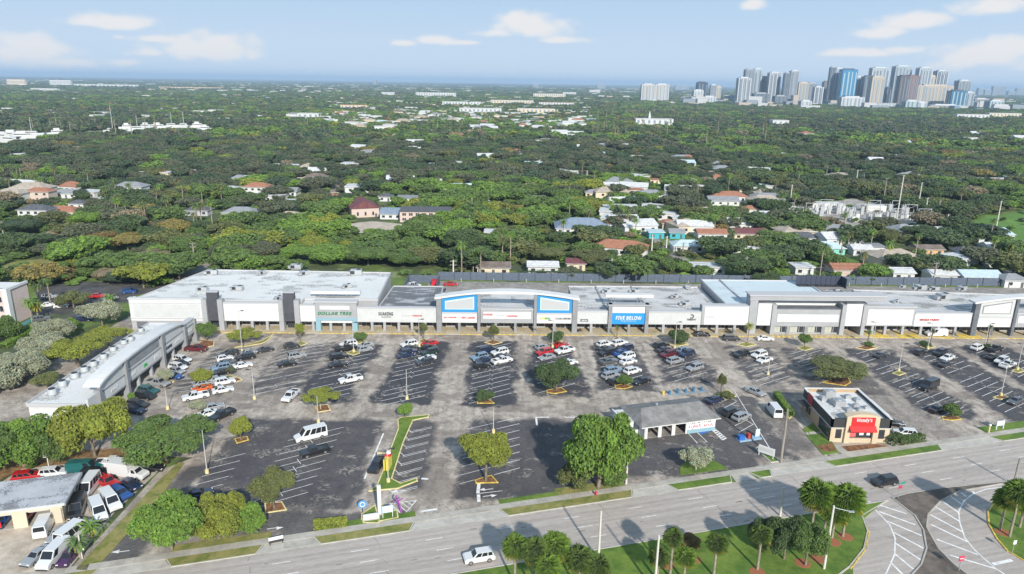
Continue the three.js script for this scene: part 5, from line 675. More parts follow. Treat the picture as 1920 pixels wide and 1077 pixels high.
T([100, 530], 493, 70, 'rusty', 4, 'rusty orange tree behind the hotel car park'); T([35, 525], 505, 30, 'yellow-green', 3, 'small yellow tree behind the pink building'); T([60, 880], 865, 18, 'green', 3, 'shrub at the garage sign', { kind: 'shrub', name: 'shrub', low: 0 });
T([1470, 1050], 965, 80, 'dark green', 0, 'dark green tree on the lawn beside the palms'); T([1510, 1062], 975, 72, 'green', 0, 'green tree with red mulch ring on the lawn'); T([1425, 1030], 970, 50, 'dark green', 4, 'dark tree at the avenue edge of the lawn'); T([1292, 1030], 1000, 40, 'rusty', 4, 'rusty leaved small tree among the lawn palms', { low: 0.2 });
// ---------- hedges and shrubs ----------
function hedge(label, [ax, az], [bx_, bz], w, h, leaf, name = 'hedge') { const l = Math.hypot(bx_ - ax, bz - az), t = new THREE.Mesh(crownGeo(Math.round(ax * 7 + 300), Math.round(260 + l * 150), 0.2, { lobes: 1, lobeR: 0.1 }), leafMats[leaf]), p = t.geometry.attributes.position, r = rng(Math.round(l * 10)); for (let i = 0; i < p.count; i += 6) { const x = (r() - 0.5) * l, f = r(), y = f < 0.5 ? h * (0.95 + 0.1 * r()) : h * r(), z = f < 0.5 ? (r() - 0.5) * w : (r() < 0.5 ? -1 : 1) * w * (0.5 + (r() - 0.5) * 0.1); let cx = 0, cy = 0, cz = 0; for (let q = 0; q < 6; q++) { cx += p.getX(i + q) / 6; cy += p.getY(i + q) / 6; cz += p.getZ(i + q) / 6; } for (let q = 0; q < 6; q++) p.setXYZ(i + q, p.getX(i + q) - cx + x, p.getY(i + q) - cy + y, p.getZ(i + q) - cz + z); } t.name = numbered(name); t.position.set((ax + bx_) / 2, 0.1, (az + bz) / 2); t.rotation.y = -Math.atan2(bz - az, bx_ - ax); scene.add(t); return info(t, label, 'hedge'); }
hedge('clipped yellow-green hedge beside the pavement', G(588, 990), G(650, 984), 1.6, 0.9, 'yellow-green'); hedge('tall green hedge beside the restaurant', G(1668, 836), G(1684, 826), 1.4, 1.6, 'dark green'); hedge('green hedge in front of the white SUV', G(1684, 834), G(1730, 826), 1.4, 1.3, 'green'); hedge('hedge on the long island by the white van', G(1455, 744), G(1483, 783), 1.2, 1.2, 'bright green'); hedge('hedge along the wall of the pink building', G(5, 655), G(75, 612), 2, 1.2, 'bright green'); hedge('dark hedge along the boundary fence', [2, -251.5], [40, -252], 2, 3, 'deep green');
// ---------- palms ----------
function frondGeo(seed, n, len, fan) { const r = rng(seed), v = [], c = []; for (let i = 0; i < n; i++) { const a = i * 2.399 + r() * 0.4, up = fan ? 1.25 - 1.9 * (i / n) : 1.1 - 1.7 * (i / n), L = len * (0.8 + 0.35 * r()), k = 0.75 + 0.5 * r(), dead = i / n > 0.88; let px_ = 0, py = 0, pr = 0; const seg = 5; const dx = Math.cos(a), dz = Math.sin(a); let pts = []; for (let s = 0; s <= seg; s++) { const q = s / seg, ang = up - q * q * (fan ? 1.1 : 1.7); if (s) { pr += Math.cos(ang) * L / seg; py += Math.sin(ang) * L / seg; } pts.push([pr * dx, py, pr * dz]); } for (let s = 0; s < seg; s++) { const w0 = (fan ? 0.05 + 0.32 * Math.sin(Math.PI * Math.min(1, s / seg * 0.9 + 0.15)) : 0.22 * (1 - Math.abs(s / seg - 0.45))) * L * 0.5, w1 = (fan ? 0.05 + 0.32 * Math.sin(Math.PI * Math.min(1, (s + 1) / seg * 0.9 + 0.1)) : 0.22 * (1 - Math.abs((s + 1) / seg - 0.45)) * (s + 1 === seg ? 0.2 : 1)) * L * 0.5; for (const sd of [-1, 1]) { const o = (P, w, d) => [P[0] - dz * w * sd, P[1] - d, P[2] + dx * w * sd]; const A = pts[s], B = pts[s + 1], C = o(B, w1, w1 * 0.5), D = o(A, w0 * 0.4, w0 * 0.25); v.push(A, B, C, A, C, D); for (let q = 0; q < 6; q++) c.push(dead ? k * 2.4 : k * (1 + (r() - 0.5) * 0.2), k * (dead ? 1.25 : 1), k); } } } const g = new THREE.BufferGeometry(); g.setAttribute('position', new THREE.Float32BufferAttribute(v.flat(), 3)); g.setAttribute('color', new THREE.Float32BufferAttribute(c, 3)); g.computeVertexNormals(); return g; }
// a cabbage palm's ball of fan leaves: each fan a spray of narrow folded blades on a stalk
function fanGeo(seed) { const r = rng(seed), v = [], c = [], N = 66; for (let i = 0; i < N; i++) { const a = i * 2.399 + r() * 0.5, up = 1.35 - 2.15 * (i + 0.5) / N, dead = i / N > 0.86, stalk = 0.34 + 0.2 * r(), d = new THREE.Vector3(Math.cos(a) * Math.cos(up), Math.sin(up), Math.sin(a) * Math.cos(up)), o = d.clone().multiplyScalar(stalk), side = new THREE.Vector3(-Math.sin(a), 0, Math.cos(a)), nrm = new THREE.Vector3().crossVectors(side, d).normalize(), k = 0.8 + 0.4 * r(); for (let b = 0; b < 11; b++) { const t = (b - 5) / 5 * 1.25, L = (0.5 + 0.16 * r()) * (1 - 0.12 * t * t), q = d.clone().multiplyScalar(Math.cos(t)).addScaledVector(side, Math.sin(t)), w = 0.035, m = o.clone().addScaledVector(q, L * 0.55), tip = o.clone().addScaledVector(q, L); tip.y -= 0.10 + 0.14 * r(); const l = m.clone().addScaledVector(nrm, 0.02).add(q.clone().cross(nrm).multiplyScalar(w)), rt = m.clone().addScaledVector(nrm, 0.02).add(q.clone().cross(nrm).multiplyScalar(-w)); for (const p of [o, l, tip, o, tip, rt]) { v.push(p.x, p.y, p.z); c.push(dead ? k * 2.2 : k * 1.05, dead ? k * 1.2 : k, k * 0.9); } } const s0 = side.clone().multiplyScalar(0.014), z0 = new THREE.Vector3(); for (const p of [z0, o.clone().add(s0), o.clone().sub(s0)]) { v.push(p.x, p.y, p.z); c.push(k * 1.3, k, k); } } const g = new THREE.BufferGeometry(); g.setAttribute('position', new THREE.Float32BufferAttribute(v, 3)); g.setAttribute('color', new THREE.Float32BufferAttribute(c, 3)); g.computeVertexNormals(); return g; }
const fanCrown = [fanGeo(31), fanGeo(32)], featherCrown = [frondGeo(33, 30, 1, false), frondGeo(34, 34, 1, false)];
const palmTrunk = join([bar([0, -0.02, 0], [0.01, 0.5, 0], 0.5, 0.42, 9), bar([0.01, 0.49, 0], [0, 1, 0], 0.42, 0.36, 9)]);
const palmBark = std('#ffffff', 0.95, { map: patchy([0.20, 0.165, 0.125], [0.34, 0.29, 0.23], 1, 211, 1.2) });
function palm(name, label, x, z, h, cr, fan, leaf, group, rad = 0.2) { const t = thing(name, label, 'palm tree', [x, 0, z], sway() * 6, group); const k = part(t, 'trunk', palmTrunk, palmBark); k.scale.set(rad * 2.2, h, rad * 2.2); const c = part(t, 'crown', (fan ? fanCrown : featherCrown)[Math.floor(sway() * 2)], leafMats[leaf]); c.position.y = h; c.scale.setScalar(cr); return t; }
function measuredPalm(foot, topY, w, fan, leaf, label, name) { const [x, z] = G(...foot), s = perMetre(x, z), cr = w / 2 / s * (fan ? 1.02 : 1.1), e = Math.atan2(EYE, -z), h = Math.max(1, ((foot[1] - topY) / s - cr * 0.6) / Math.cos(e)); return palm(name || (fan ? 'cabbage_palm' : 'palm_tree'), label, x, z, h, cr, fan, leaf, undefined, 0.2); }
const Pm = measuredPalm;
Pm([965, 1100], 1015, 54, true, 'bright green', 'fan palm at the west edge of the bottom palm clump'); Pm([1000, 1112], 1022, 56, true, 'green', 'fan palm in the bottom clump, behind the tallest'); Pm([1040, 1098], 1012, 60, true, 'bright green', 'tallest fan palm of the bottom clump'); Pm([1085, 1110], 1035, 58, true, 'green', 'fan palm in the bottom clump beside the street pole'); Pm([1025, 1130], 1050, 56, true, 'bright green', 'fan palm lowest in the bottom clump'); Pm([1120, 1115], 1050, 50, true, 'green', 'fan palm at the east edge of the bottom palm clump');
Pm([1256, 1085], 1002, 40, true, 'green', 'fan palm on the lawn beside the rusty tree'); Pm([1282, 1090], 1035, 42, true, 'bright green', 'low fan palm below the rusty tree'); Pm([1232, 1090], 1033, 44, true, 'green', 'yellowing fan palm beside the plain wooden post'); Pm([1338, 1082], 1010, 44, true, 'green', 'lone fan palm in the middle of the lawn'); Pm([1420, 1070], 995, 42, true, 'green', 'fan palm before the dark lawn trees');
Pm([1520, 1005], 912, 66, true, 'bright green', 'large fan palm at the avenue corner, west one'); Pm([1545, 1000], 918, 70, true, 'bright green', 'large fan palm in the middle of the avenue corner clump'); Pm([1580, 1008], 920, 66, true, 'bright green', 'large fan palm on the lawn tip by the gore'); Pm([1560, 1010], 945, 56, true, 'bright green', 'shorter fan palm in front of the corner clump'); Pm([1875, 995], 925, 50, true, 'bright green', 'fan palm on the east island, west one'); Pm([1893, 1008], 912, 56, true, 'bright green', 'tallest fan palm of the east island'); Pm([1912, 990], 930, 50, true, 'bright green', 'fan palm cut by the frame on the east island');
Pm([1402, 645], 603, 24, false, 'yellow-green', 'palm on the bare island before the taller white shop'); Pm([1627, 646], 618, 14, false, 'green', 'slim palm on the island before the blank panel shop'); Pm([1157, 634], 610, 14, false, 'olive', 'tiny leaning palm before the blue sign'); Pm([1850, 652], 608, 14, false, 'dark green', 'slim palm before the slate piers'); Pm([1745, 648], 615, 16, false, 'grey-green', 'slim palm before the red lettering'); Pm([172, 1012], 972, 50, false, 'bright green', 'feathery palm on the garage strip, upper one'); Pm([150, 1045], 1002, 50, false, 'green', 'feathery palm over the purple car'); Pm([60, 605], 556, 34, false, 'bright green', 'palm beside the pink building, nearest the road'); Pm([72, 600], 562, 34, false, 'yellow-green', 'second palm beside the pink building'); Pm([95, 574], 522, 22, false, 'green', 'tall palm in the hotel car park'); Pm([75, 572], 530, 22, false, 'green', 'palm over the white sedan of the hotel'); Pm([64, 525], 497, 40, false, 'green', 'dark palm behind the hotel car park'); Pm([206, 572], 548, 30, false, 'bright green', 'low palm by the curved hotel kerb');
// ---------- poles, lamps, signs ----------
function lampPole(foot, topY, label, dir = 0, baseMat = paleYellow) { const [x, z] = G(...foot), s = perMetre(x, z), h = clamp((foot[1] - topY) / s / Math.cos(Math.atan2(EYE, -z)), 5, 12), t = thing('lamp_pole', label, 'lamp pole', [x, 0, z], dir, 'car park lamp poles'); part(t, 'pole', cyl(0, 0.7, h, 0, 0.10, 0.06, 8), std([0.46, 0.45, 0.43], 0.6)); part(t, 'base', cyl(0, 0, 0.8, 0, 0.36, 0.34, 12), baseMat); part(t, 'arm', bar([0, h - 0.1, 0], [0.9, h + 0.05, 0], 0.05), darkMetal); part(t, 'lamp_head', bc(1.0, h + 0.06, 0, 0.75, 0.16, 0.34), darkMetal); return t; }
[[[454, 661], 585, 'by the anchor kerbed island'], [[477, 749], 695, 'with a yellow base west of the flat-topped tree'], [[314, 768], 735, 'before the near end of the shop wing'], [[388, 888], 812, 'with a yellow block base at the west lot edge'], [[663, 661], 606, 'before the green-lettered store'], [[597, 793], 745, 'beside the minibus'], [[786, 650], 600, 'beside the red sedan'], [[763, 749], 695, 'at the foot of the white shopfront row'], [[925, 812], 765, 'above the forked tree'], [[1036, 652], 602, 'beside the red sports car'], [[1265, 654], 605, 'before the black emblem'], [[1440, 703], 672, 'with a white base in the grey-framed row'], [[1685, 697], 646, 'on a yellow base east of the umbrella tree'], [[1740, 655], 607, 'before the red lettering'], [[1877, 743], 686, 'on a yellow base in the red-lettered row'], [[1908, 694], 645, 'on a yellow base by the frame edge'], [[1846, 655], 608, 'beside the white SUV below the slate piers'], [[1636, 650], 605, 'on the blank panel shop island'], [[888 - 160, 905], 845, 'on the grass island beside the kiosk']].forEach(([f, t, w], i) => lampPole(f, t, 'pale lamp pole ' + w, (i % 2) * Math.PI));
const woodPole = std('#ffffff', 0.95, { map: patchy([0.20, 0.175, 0.15], [0.36, 0.325, 0.285], 2, 221, 1.1) }), concPole = std([0.56, 0.53, 0.48], 0.9);
function utility(foot, topY, label, m = concPole, cross = 1, turn = 0, r = 0.17) { const [x, z] = G(...foot), s = perMetre(x, z), h = clamp((foot[1] - topY) / s / Math.cos(Math.atan2(EYE, -z)), 4, 40), t = thing('utility_pole', label, 'utility pole', [x, 0, z], turn); part(t, 'pole', cyl(0, 0, h, 0, r * 1.25, r * 0.85, 8), m); for (let k = 0; k < cross; k++) { part(t, 'cross_arm', bx(-1.2, 1.2, h - 0.6 - k * 1.4, h - 0.45 - k * 1.4, -0.08, 0.08), woodPole); for (const u of [-1.0, 0, 1.0]) part(t, 'insulator', cyl(u, h - 0.45 - k * 1.4, h - 0.15 - k * 1.4, 0, 0.08, 0.05, 6), galv); } t.userData.top = [x, h, z]; return t; }
const U = (...a) => utility(...a);
U([1122, 1052], 967, 'street pole at the edge of the lawn beside the bottom palms', concPole, 0); U([1227, 1110], 1015, 'plain pole on the lawn beside the yellowing palm', concPole, 0); U([1174, 908], 850, 'leaning-wire pole at the tyre shop corner', concPole, 0); U([1464, 868], 772, 'dark pole beside the white sign at the restaurant drive', woodPole, 0, 0, 0.22); U([1463, 968], 918, 'short pole at the avenue before the corner palms', concPole, 0); U([1901, 910], 862, 'dark pole on the island tip by the frame edge', woodPole, 0);
const lamp2 = U([1545, 1068], 960, 'street lamp with a long arm on the lawn tip', concPole, 0); { const [, h] = lamp2.userData.top; part(lamp2, 'arm', bar([0, h - 0.3, 0], [2.4, h - 0.9, 0], 0.06), galv); part(lamp2, 'lamp_head', bc(2.7, h - 0.95, 0, 0.8, 0.16, 0.3), galv); delete lamp2.userData.top; }
const far1 = [[365, 497, 455], [291, 524, 493], [1146, 519, 486], [1397, 521, 482], [850, 522, 488], [1222, 470, 440], [1280, 480, 455], [1249, 470, 443], [1681, 415, 330], [1656, 382, 334], [1720, 398, 343], [1865, 443, 378], [1548, 342, 311], [1604, 354, 319], [1481, 387, 347], [1758, 410, 377], [1735, 402, 371], [1713, 398, 376], [1490, 430, 396], [1886, 455, 433], [1777, 415, 402], [1750, 530, 492], [1100, 345, 320], [1190, 412, 388], [6, 440, 415], [835, 385, 355]];
const places = ['at the lane behind the anchor roof', 'beside the hotel parking trees', 'behind the blue-sign roof', 'behind the pale blue roof', 'at the fence end behind the arch', 'by the teal cottage', 'beside the pale aqua roof', 'between the teal cottages', 'tallest, rising from the substation', 'on the far side of the substation', 'east of the tallest substation pole', 'at the edge of the park lawn', 'in the trees north of the substation', 'north of the substation, east one', 'beside the substation west fence', 'near the park path, taller', 'behind the substation switchgear', 'short, behind the substation', 'west of the substation shrubs', 'short, by the park path', 'shortest, at the park edge', 'behind the red-lettered roof', 'in the woods above the grey-blue roof', 'in the woods above the teal cottage', 'at the picture edge by the tan roofs', 'behind the pink school'];
const tops = {}; far1.forEach(([x, y, t], i) => { const o = U([x, y], t, 'utility pole ' + places[i], i % 3 ? concPole : woodPole, i > 7 && i < 20 ? 1 : 2, 0.2 * (i % 4), 0.27); tops[i] = o.userData.top; });
scene.traverse((o) => { if (o.userData.top) delete o.userData.top; });
function wire(a, b, label, sag = 2.2) { const pts = []; for (let i = 0; i <= 10; i++) { const k = i / 10; pts.push(new THREE.Vector3(mix(a[0], b[0], k), mix(a[1], b[1], k) - sag * 4 * k * (1 - k), mix(a[2], b[2], k))); } solo('power_line', new THREE.TubeGeometry(new THREE.CatmullRomCurve3(pts), 20, 0.035, 4), darkMetal, label, 'cable', 'overhead lines'); }
[[0, 1, 'behind the anchor store'], [2, 3, 'behind the pale blue roof'], [4, 2, 'along the fence behind the arch'], [3, 21, 'behind the red-lettered roof'], [8, 10, 'at the tallest substation pole'], [10, 11, 'toward the park lawn'], [9, 8, 'crossing the substation'], [12, 13, 'north of the substation'], [15, 16, 'near the park path']].forEach(([a, b, w]) => { for (const d of [0, 1.4]) wire([tops[a][0], tops[a][1] - 0.3 - d, tops[a][2]], [tops[b][0], tops[b][1] - 0.3 - d, tops[b][2]], (d ? 'lower' : 'upper') + ' overhead line ' + w); });
// signs
{
  let [x, z] = G(712, 966), t = thing('entrance_pylon', 'tall white pylon sign at the car park entrance', 'sign', [x, 0, z], 0.28); part(t, 'panel', bc(0, 2.9, 0, 0.62, 5.4, 0.4), whiteWall); part(t, 'base', bc(0, 0.15, 0, 1.1, 0.3, 0.8), concrete);
  [x, z] = G(696, 976); t = thing('monument_sign', 'low white monument sign on the grass triangle', 'sign', [x, 0, z], 0.28); part(t, 'panel', bc(0, 0.75, 0, 2.6, 0.9, 0.3), whiteWall); part(t, 'base', bc(0, 0.15, 0, 2.8, 0.3, 0.5), concrete);
  [x, z] = G(727, 972); t = thing('notice_board', 'pale blue notice board on two posts by the entrance', 'sign', [x, 0, z], 0.28); part(t, 'board', bc(0, 1.7, 0, 1.7, 1.2, 0.12), paleBlue); for (const u of [-0.8, 0.8]) part(t, 'post', cyl(u, 0, 2.2, 0, 0.06), ink.white);
  [x, z] = G(680, 962); t = thing('round_sign', 'round blue feather sign beside the grass triangle', 'sign', [x, 0, z], 0.3); part(t, 'disc', new THREE.CylinderGeometry(0.75, 0.75, 0.1, 20).rotateX(Math.PI / 2).translate(0, 1.6, 0), std([0.10, 0.28, 0.55], 0.5)); part(t, 'emblem', new THREE.TorusGeometry(0.4, 0.08, 6, 18).translate(0, 1.6, 0.06), ink.white); part(t, 'post', cyl(0, 0, 1, 0, 0.06), darkMetal);
  [x, z] = G(748, 958); t = thing('purple_sculpture', 'purple bent balloon figure on the hatched corner', 'sculpture', [x, 0, z], 0.2); part(t, 'body', new THREE.TubeGeometry(new THREE.CatmullRomCurve3([[0.4, 0, 0.8], [0.1, 1.0, 0.2], [-0.2, 1.8, 0], [-0.5, 2.3, -0.2], [-0.2, 2.7, -0.4]].map((p) => new THREE.Vector3(...p))), 20, 0.16, 8), std([0.22, 0.03, 0.26], 0.5)); part(t, 'arm', bar([-0.2, 1.9, 0], [0.7, 2.3, 0], 0.12, 0.08), std([0.22, 0.03, 0.26], 0.5)); part(t, 'arm', bar([-0.3, 1.9, 0], [-1.0, 1.6, 0.1], 0.12, 0.08), std([0.22, 0.03, 0.26], 0.5));
  [x, z] = G(726, 880); t = thing('drive_kiosk', 'narrow yellow kiosk with a red and white cap on the island', 'kiosk', [x, 0, z], -0.1); part(t, 'walls', bx(-0.5, 0.5, 0, 2.3, -1.6, 0.8), std([0.62, 0.50, 0.08], 0.7)); part(t, 'red_band', bx(-0.55, 0.55, 2.3, 2.75, -1.7, -0.5), ink.red); part(t, 'cap', new THREE.SphereGeometry(0.5, 12, 8, 0, 6.3, 0, 1.57).translate(0, 2.75, -1.1), ink.white); part(t, 'window', bx(-0.53, -0.5, 1.0, 1.8, -0.6, 0.5), shopGlass); part(t, 'canopy', bx(-2.4, -0.5, 2.1, 2.22, -2.1, -1.7), paleYellow); for (const u of [-2.5]) part(t, 'post', cyl(u + 0.2, 0, 2.1, -1.9, 0.07), paleYellow);
  [x, z] = G(1436, 858); t = thing('shop_sign', 'white leaning sign board at the tyre shop exit', 'sign', [x, 0, z], -0.7); part(t, 'board', bc(0, 1.5, 0, 3.2, 1.5, 0.2), whiteWall); part(t, 'print', bc(0, 1.6, 0.11, 2.6, 0.7, 0.02), ink.grey); for (const u of [-1.4, 1.4]) part(t, 'post', cyl(u, 0, 2.3, 0, 0.08), ink.white);
  [x, z] = G(1404, 824); t = thing('car_wash_stand', 'blue and red stand with banner beside the tyre shop', 'stand', [x, 0, z], 0.3); part(t, 'platform', bc(0, 0.15, 0, 5.2, 0.26, 1.6), std([0.25, 0.38, 0.5])); part(t, 'blue_tank', bc(-1.9, 0.7, 0, 1.3, 0.9, 1.0), std([0.02, 0.12, 0.42])); part(t, 'red_machine', bc(0, 0.8, 0, 0.9, 1.1, 0.8), std([0.35, 0.05, 0.04])); part(t, 'banner', bc(2.0, 1.2, 0, 1.0, 1.6, 0.1), paleBlue);
  [x, z] = G(1874, 806); t = thing('estate_sign', 'pale board on two white posts by the east lawn', 'sign', [x, 0, z], 0.28); part(t, 'board', bc(0, 1.5, 0, 1.9, 1.1, 0.1), paleBlue); for (const u of [-0.95, 0.95]) part(t, 'post', bc(u, 1.1, 0, 0.18, 2.2, 0.18), ink.white);
  [x, z] = G(1854, 812); t = thing('marker_post', 'cream marker post with a white lamp beside the east lawn', 'post', [x, 0, z]); part(t, 'post', cyl(0, 0, 1.6, 0, 0.16), paleYellow); part(t, 'lamp', new THREE.SphereGeometry(0.3, 10, 8).translate(0, 1.8, 0), ink.white);
  [x, z] = G(1684, 936); t = thing('street_sign', 'green street name sign over a small red sign on the island tip', 'sign', [x, 0, z], 0.3); part(t, 'pole', cyl(0, 0, 3.2, 0, 0.06), galv); part(t, 'green_blade', bc(0.3, 3.1, 0, 1.5, 0.35, 0.05), std([0.01, 0.22, 0.16])); part(t, 'red_sign', bc(0, 2.4, 0.05, 0.8, 0.6, 0.04), std([0.45, 0.03, 0.08]));
  [x, z] = G(1798, 1072); t = thing('wrong_way_sign', 'red and white sign on the painted gore kerb', 'sign', [x, 0, z], 0.2); part(t, 'pole', cyl(0, 0, 2.6, 0, 0.06), galv); part(t, 'panel', bc(0, 2.3, 0.04, 0.9, 0.9, 0.05), std([0.5, 0.04, 0.08])); part(t, 'bar', bc(0, 2.3, 0.08, 0.6, 0.14, 0.02), ink.white);
  [x, z] = G(1898, 1040); t = thing('keep_right_sign', 'small white sign on the east island lawn', 'sign', [x, 0, z], 0.2); part(t, 'pole', cyl(0, 0, 2.3, 0, 0.05), galv); part(t, 'panel', bc(0, 2.2, 0.04, 0.6, 0.7, 0.04), ink.white);
  [x, z] = G(154, 1048); t = thing('garage_sign', 'white notice on a pole beside the garage palms', 'sign', [x, 0, z], 0.3); part(t, 'pole', cyl(0, 0, 4.2, 0, 0.09), concPole); part(t, 'panel', bc(0, 2.0, 0.1, 0.9, 1.0, 0.08), ink.white);
  [x, z] = G(92, 882); t = thing('yard_sign', 'small white sign on a post at the leaf litter', 'sign', [x, 0, z], 0.2); part(t, 'post', cyl(0, 0, 3, 0, 0.08), ink.white); part(t, 'panel', bc(0, 2.9, 0.05, 1.2, 0.5, 0.1), ink.white);
  [x, z] = G(518, 1020); t = thing('bus_bench', 'dark bench with a white back panel on the pavement pad', 'bench', [x, 0.03, z], 0.4); part(t, 'seat', bc(0, 0.45, 0, 2.2, 0.1, 0.55), darkMetal); part(t, 'backrest', bc(0, 0.8, -0.25, 2.2, 0.55, 0.1), ink.white); for (const u of [-0.95, 0.95]) part(t, 'leg', bc(u, 0.2, 0, 0.12, 0.4, 0.5), darkMetal);
  setting('bus_stop_pad', slab(strip(-36, -28.4, -3.6, -0.3), 0, 0.075), concrete);
  [x, z] = G(1117, 930); t = thing('fire_hydrant', 'small red hydrant on the dry verge', 'hydrant', [x, 0.12, z]); part(t, 'barrel', cyl(0, 0, 0.7, 0, 0.16, 0.14, 10), ink.red); part(t, 'cap', new THREE.SphereGeometry(0.16, 10, 6).translate(0, 0.7, 0), ink.red); part(t, 'outlet', bc(0, 0.45, 0, 0.5, 0.14, 0.14), ink.red);
  const trunksRed = std([0.30, 0.11, 0.05], 1); for (const [a, b] of [[1505, 1058], [1535, 1050], [1585, 1008], [1562, 1018], [1420, 1075], [1250, 1060], [1880, 1000], [1300, 1050]]) { const [u, w] = G(a, b); setting('mulch_ring', cyl(u, 0.1, 0.17, w, 1.3, 1.1, 16), trunksRed); }
}

// ---------- houses ----------
const blocked = new Set(), BK = 3;
const block = (x0, x1, z0, z1) => { for (let x = Math.floor(x0 / BK); x <= x1 / BK; x++) for (let z = Math.floor(z0 / BK); z <= z1 / BK; z++) blocked.add(x * 100003 + z); };
const isBlocked = (x, z) => blocked.has(Math.floor(x / BK) * 100003 + Math.floor(z / BK));
const tileTex = (a, b, seed) => std('#ffffff', 0.9, { map: patchy(a, b, 6, seed, 1.1, 256) });
const ROOF = { tan: tileTex([0.30, 0.25, 0.20], [0.44, 0.38, 0.31], 301), grey: tileTex([0.19, 0.20, 0.215], [0.29, 0.30, 0.315], 303), 'dark grey': tileTex([0.065, 0.068, 0.08], [0.12, 0.125, 0.14], 305), white: tileTex([0.42, 0.43, 0.44], [0.60, 0.60, 0.60], 307), terracotta: tileTex([0.27, 0.115, 0.07], [0.37, 0.17, 0.105], 309), maroon: tileTex([0.12, 0.04, 0.045], [0.18, 0.065, 0.07], 311), 'pale blue': tileTex([0.36, 0.46, 0.50], [0.48, 0.58, 0.61], 313), brown: tileTex([0.13, 0.10, 0.085], [0.21, 0.165, 0.14], 315), 'blue-grey': tileTex([0.15, 0.20, 0.27], [0.22, 0.27, 0.34], 317) };
const WALL = { white: std([0.56, 0.56, 0.55], 0.9), cream: std([0.62, 0.52, 0.38], 0.9), pink: std([0.52, 0.42, 0.37], 0.9), teal: std([0.05, 0.36, 0.42], 0.9), mint: std([0.22, 0.52, 0.42], 0.9), peach: std([0.62, 0.38, 0.20], 0.9), grey: std([0.40, 0.41, 0.42], 0.9) };
const gable = (a, b, z0, z1, y0, rise) => { const zc = (z0 + z1) / 2, v = [[a, y0, z1], [b, y0, z1], [b, y0 + rise, zc], [a, y0, z1], [b, y0 + rise, zc], [a, y0 + rise, zc], [b, y0, z0], [a, y0, z0], [a, y0 + rise, zc], [b, y0, z0], [a, y0 + rise, zc], [b, y0 + rise, zc], [b, y0, z1], [b, y0, z0], [b, y0 + rise, zc], [a, y0, z0], [a, y0, z1], [a, y0 + rise, zc]], g = new THREE.BufferGeometry(); g.setAttribute('position', new THREE.Float32BufferAttribute(v.flat(), 3)); g.computeVertexNormals(); g.setAttribute('uv', new THREE.Float32BufferAttribute(v.flatMap((p) => [p[0], p[2]]), 2)); return g; };
function house(x, z, w, d, roof, wall, form, label, { turn = 0, storeys = 1, group = 'houses behind the shops', clear = 1 } = {}) {
  const t = thing('house', label, 'house', [x, 0, z], turn, group), h = 2.7 * storeys + 0.2;
  part(t, 'walls', bx(-w / 2, w / 2, 0, h, -d / 2, d / 2), WALL[wall]);
  const rise = form === 'flat' ? 0 : form === 'hip' ? Math.min(w, d) * 0.24 : d * 0.2;
  if (form === 'flat') { part(t, 'roof', bx(-w / 2 - 0.5, w / 2 + 0.5, h, h + 0.35, -d / 2 - 0.5, d / 2 + 0.5), ROOF[roof]); }
  else { part(t, 'roof', form === 'hip' ? hip(-w / 2 - 0.6, w / 2 + 0.6, -d / 2 - 0.6, d / 2 + 0.6, h, rise, Math.min(w, d) / 2) : gable(-w / 2 - 0.5, w / 2 + 0.5, -d / 2 - 0.6, d / 2 + 0.6, h, rise), ROOF[roof]); part(t, 'eaves', bx(-w / 2 - 0.6, w / 2 + 0.6, h - 0.15, h + 0.01, -d / 2 - 0.6, d / 2 + 0.6), WALL.white); }
  const n = Math.max(2, Math.round(w / 4)); for (let f = 0; f < storeys; f++) for (let k = 0; k < n; k++) { const u = -w / 2 + w * (k + 0.5) / n; if (f === 0 && k === (n >> 1)) { part(t, 'door', bx(u - 0.5, u + 0.5, 0.05, 2.1, d / 2, d / 2 + 0.05), doorMat); continue; } part(t, 'window', bx(u - 0.75, u + 0.75, 0.9 + f * 2.7, 2.1 + f * 2.7, d / 2, d / 2 + 0.05), shopGlass); }
  if (clear) block(x - w / 2 - 3, x + w / 2 + 3, z - d / 2 - 3, z + d / 2 + 12 * clear); return t;
}
function H(fx, fy, wpx, roof, wall, form, label, o = {}) { const [x, z] = G(fx, fy), s = perMetre(x, z), w = clamp(wpx / s, 7, 48), d = clamp(w * 0.62, 7, 17); if (z > -310) o = { clear: 0.3, ...o }; return house(x, z - d / 2, w, d, roof, wall, form, label, o); }
H(50, 372, 66, 'tan', 'white', 'hip', 'large tan hipped house among palms near the picture edge', { storeys: 2 }); H(14, 382, 50, 'tan', 'white', 'hip', 'tan roofed house cut by the picture edge', { storeys: 2 }); H(70, 378, 44, 'terracotta', 'pink', 'hip', 'pink house below the large tan roof', { storeys: 2 }); H(118, 372, 46, 'grey', 'white', 'hip', 'grey roofed house beside the large tan one'); H(62, 415, 54, 'dark grey', 'white', 'hip', 'dark roofed white house below the tan houses', { storeys: 2 }); H(108, 408, 60, 'terracotta', 'cream', 'hip', 'orange-tan roofed house beside the dark roofed one'); H(142, 392, 28, 'dark grey', 'white', 'hip', 'small dark hipped house beside the orange-tan roof');
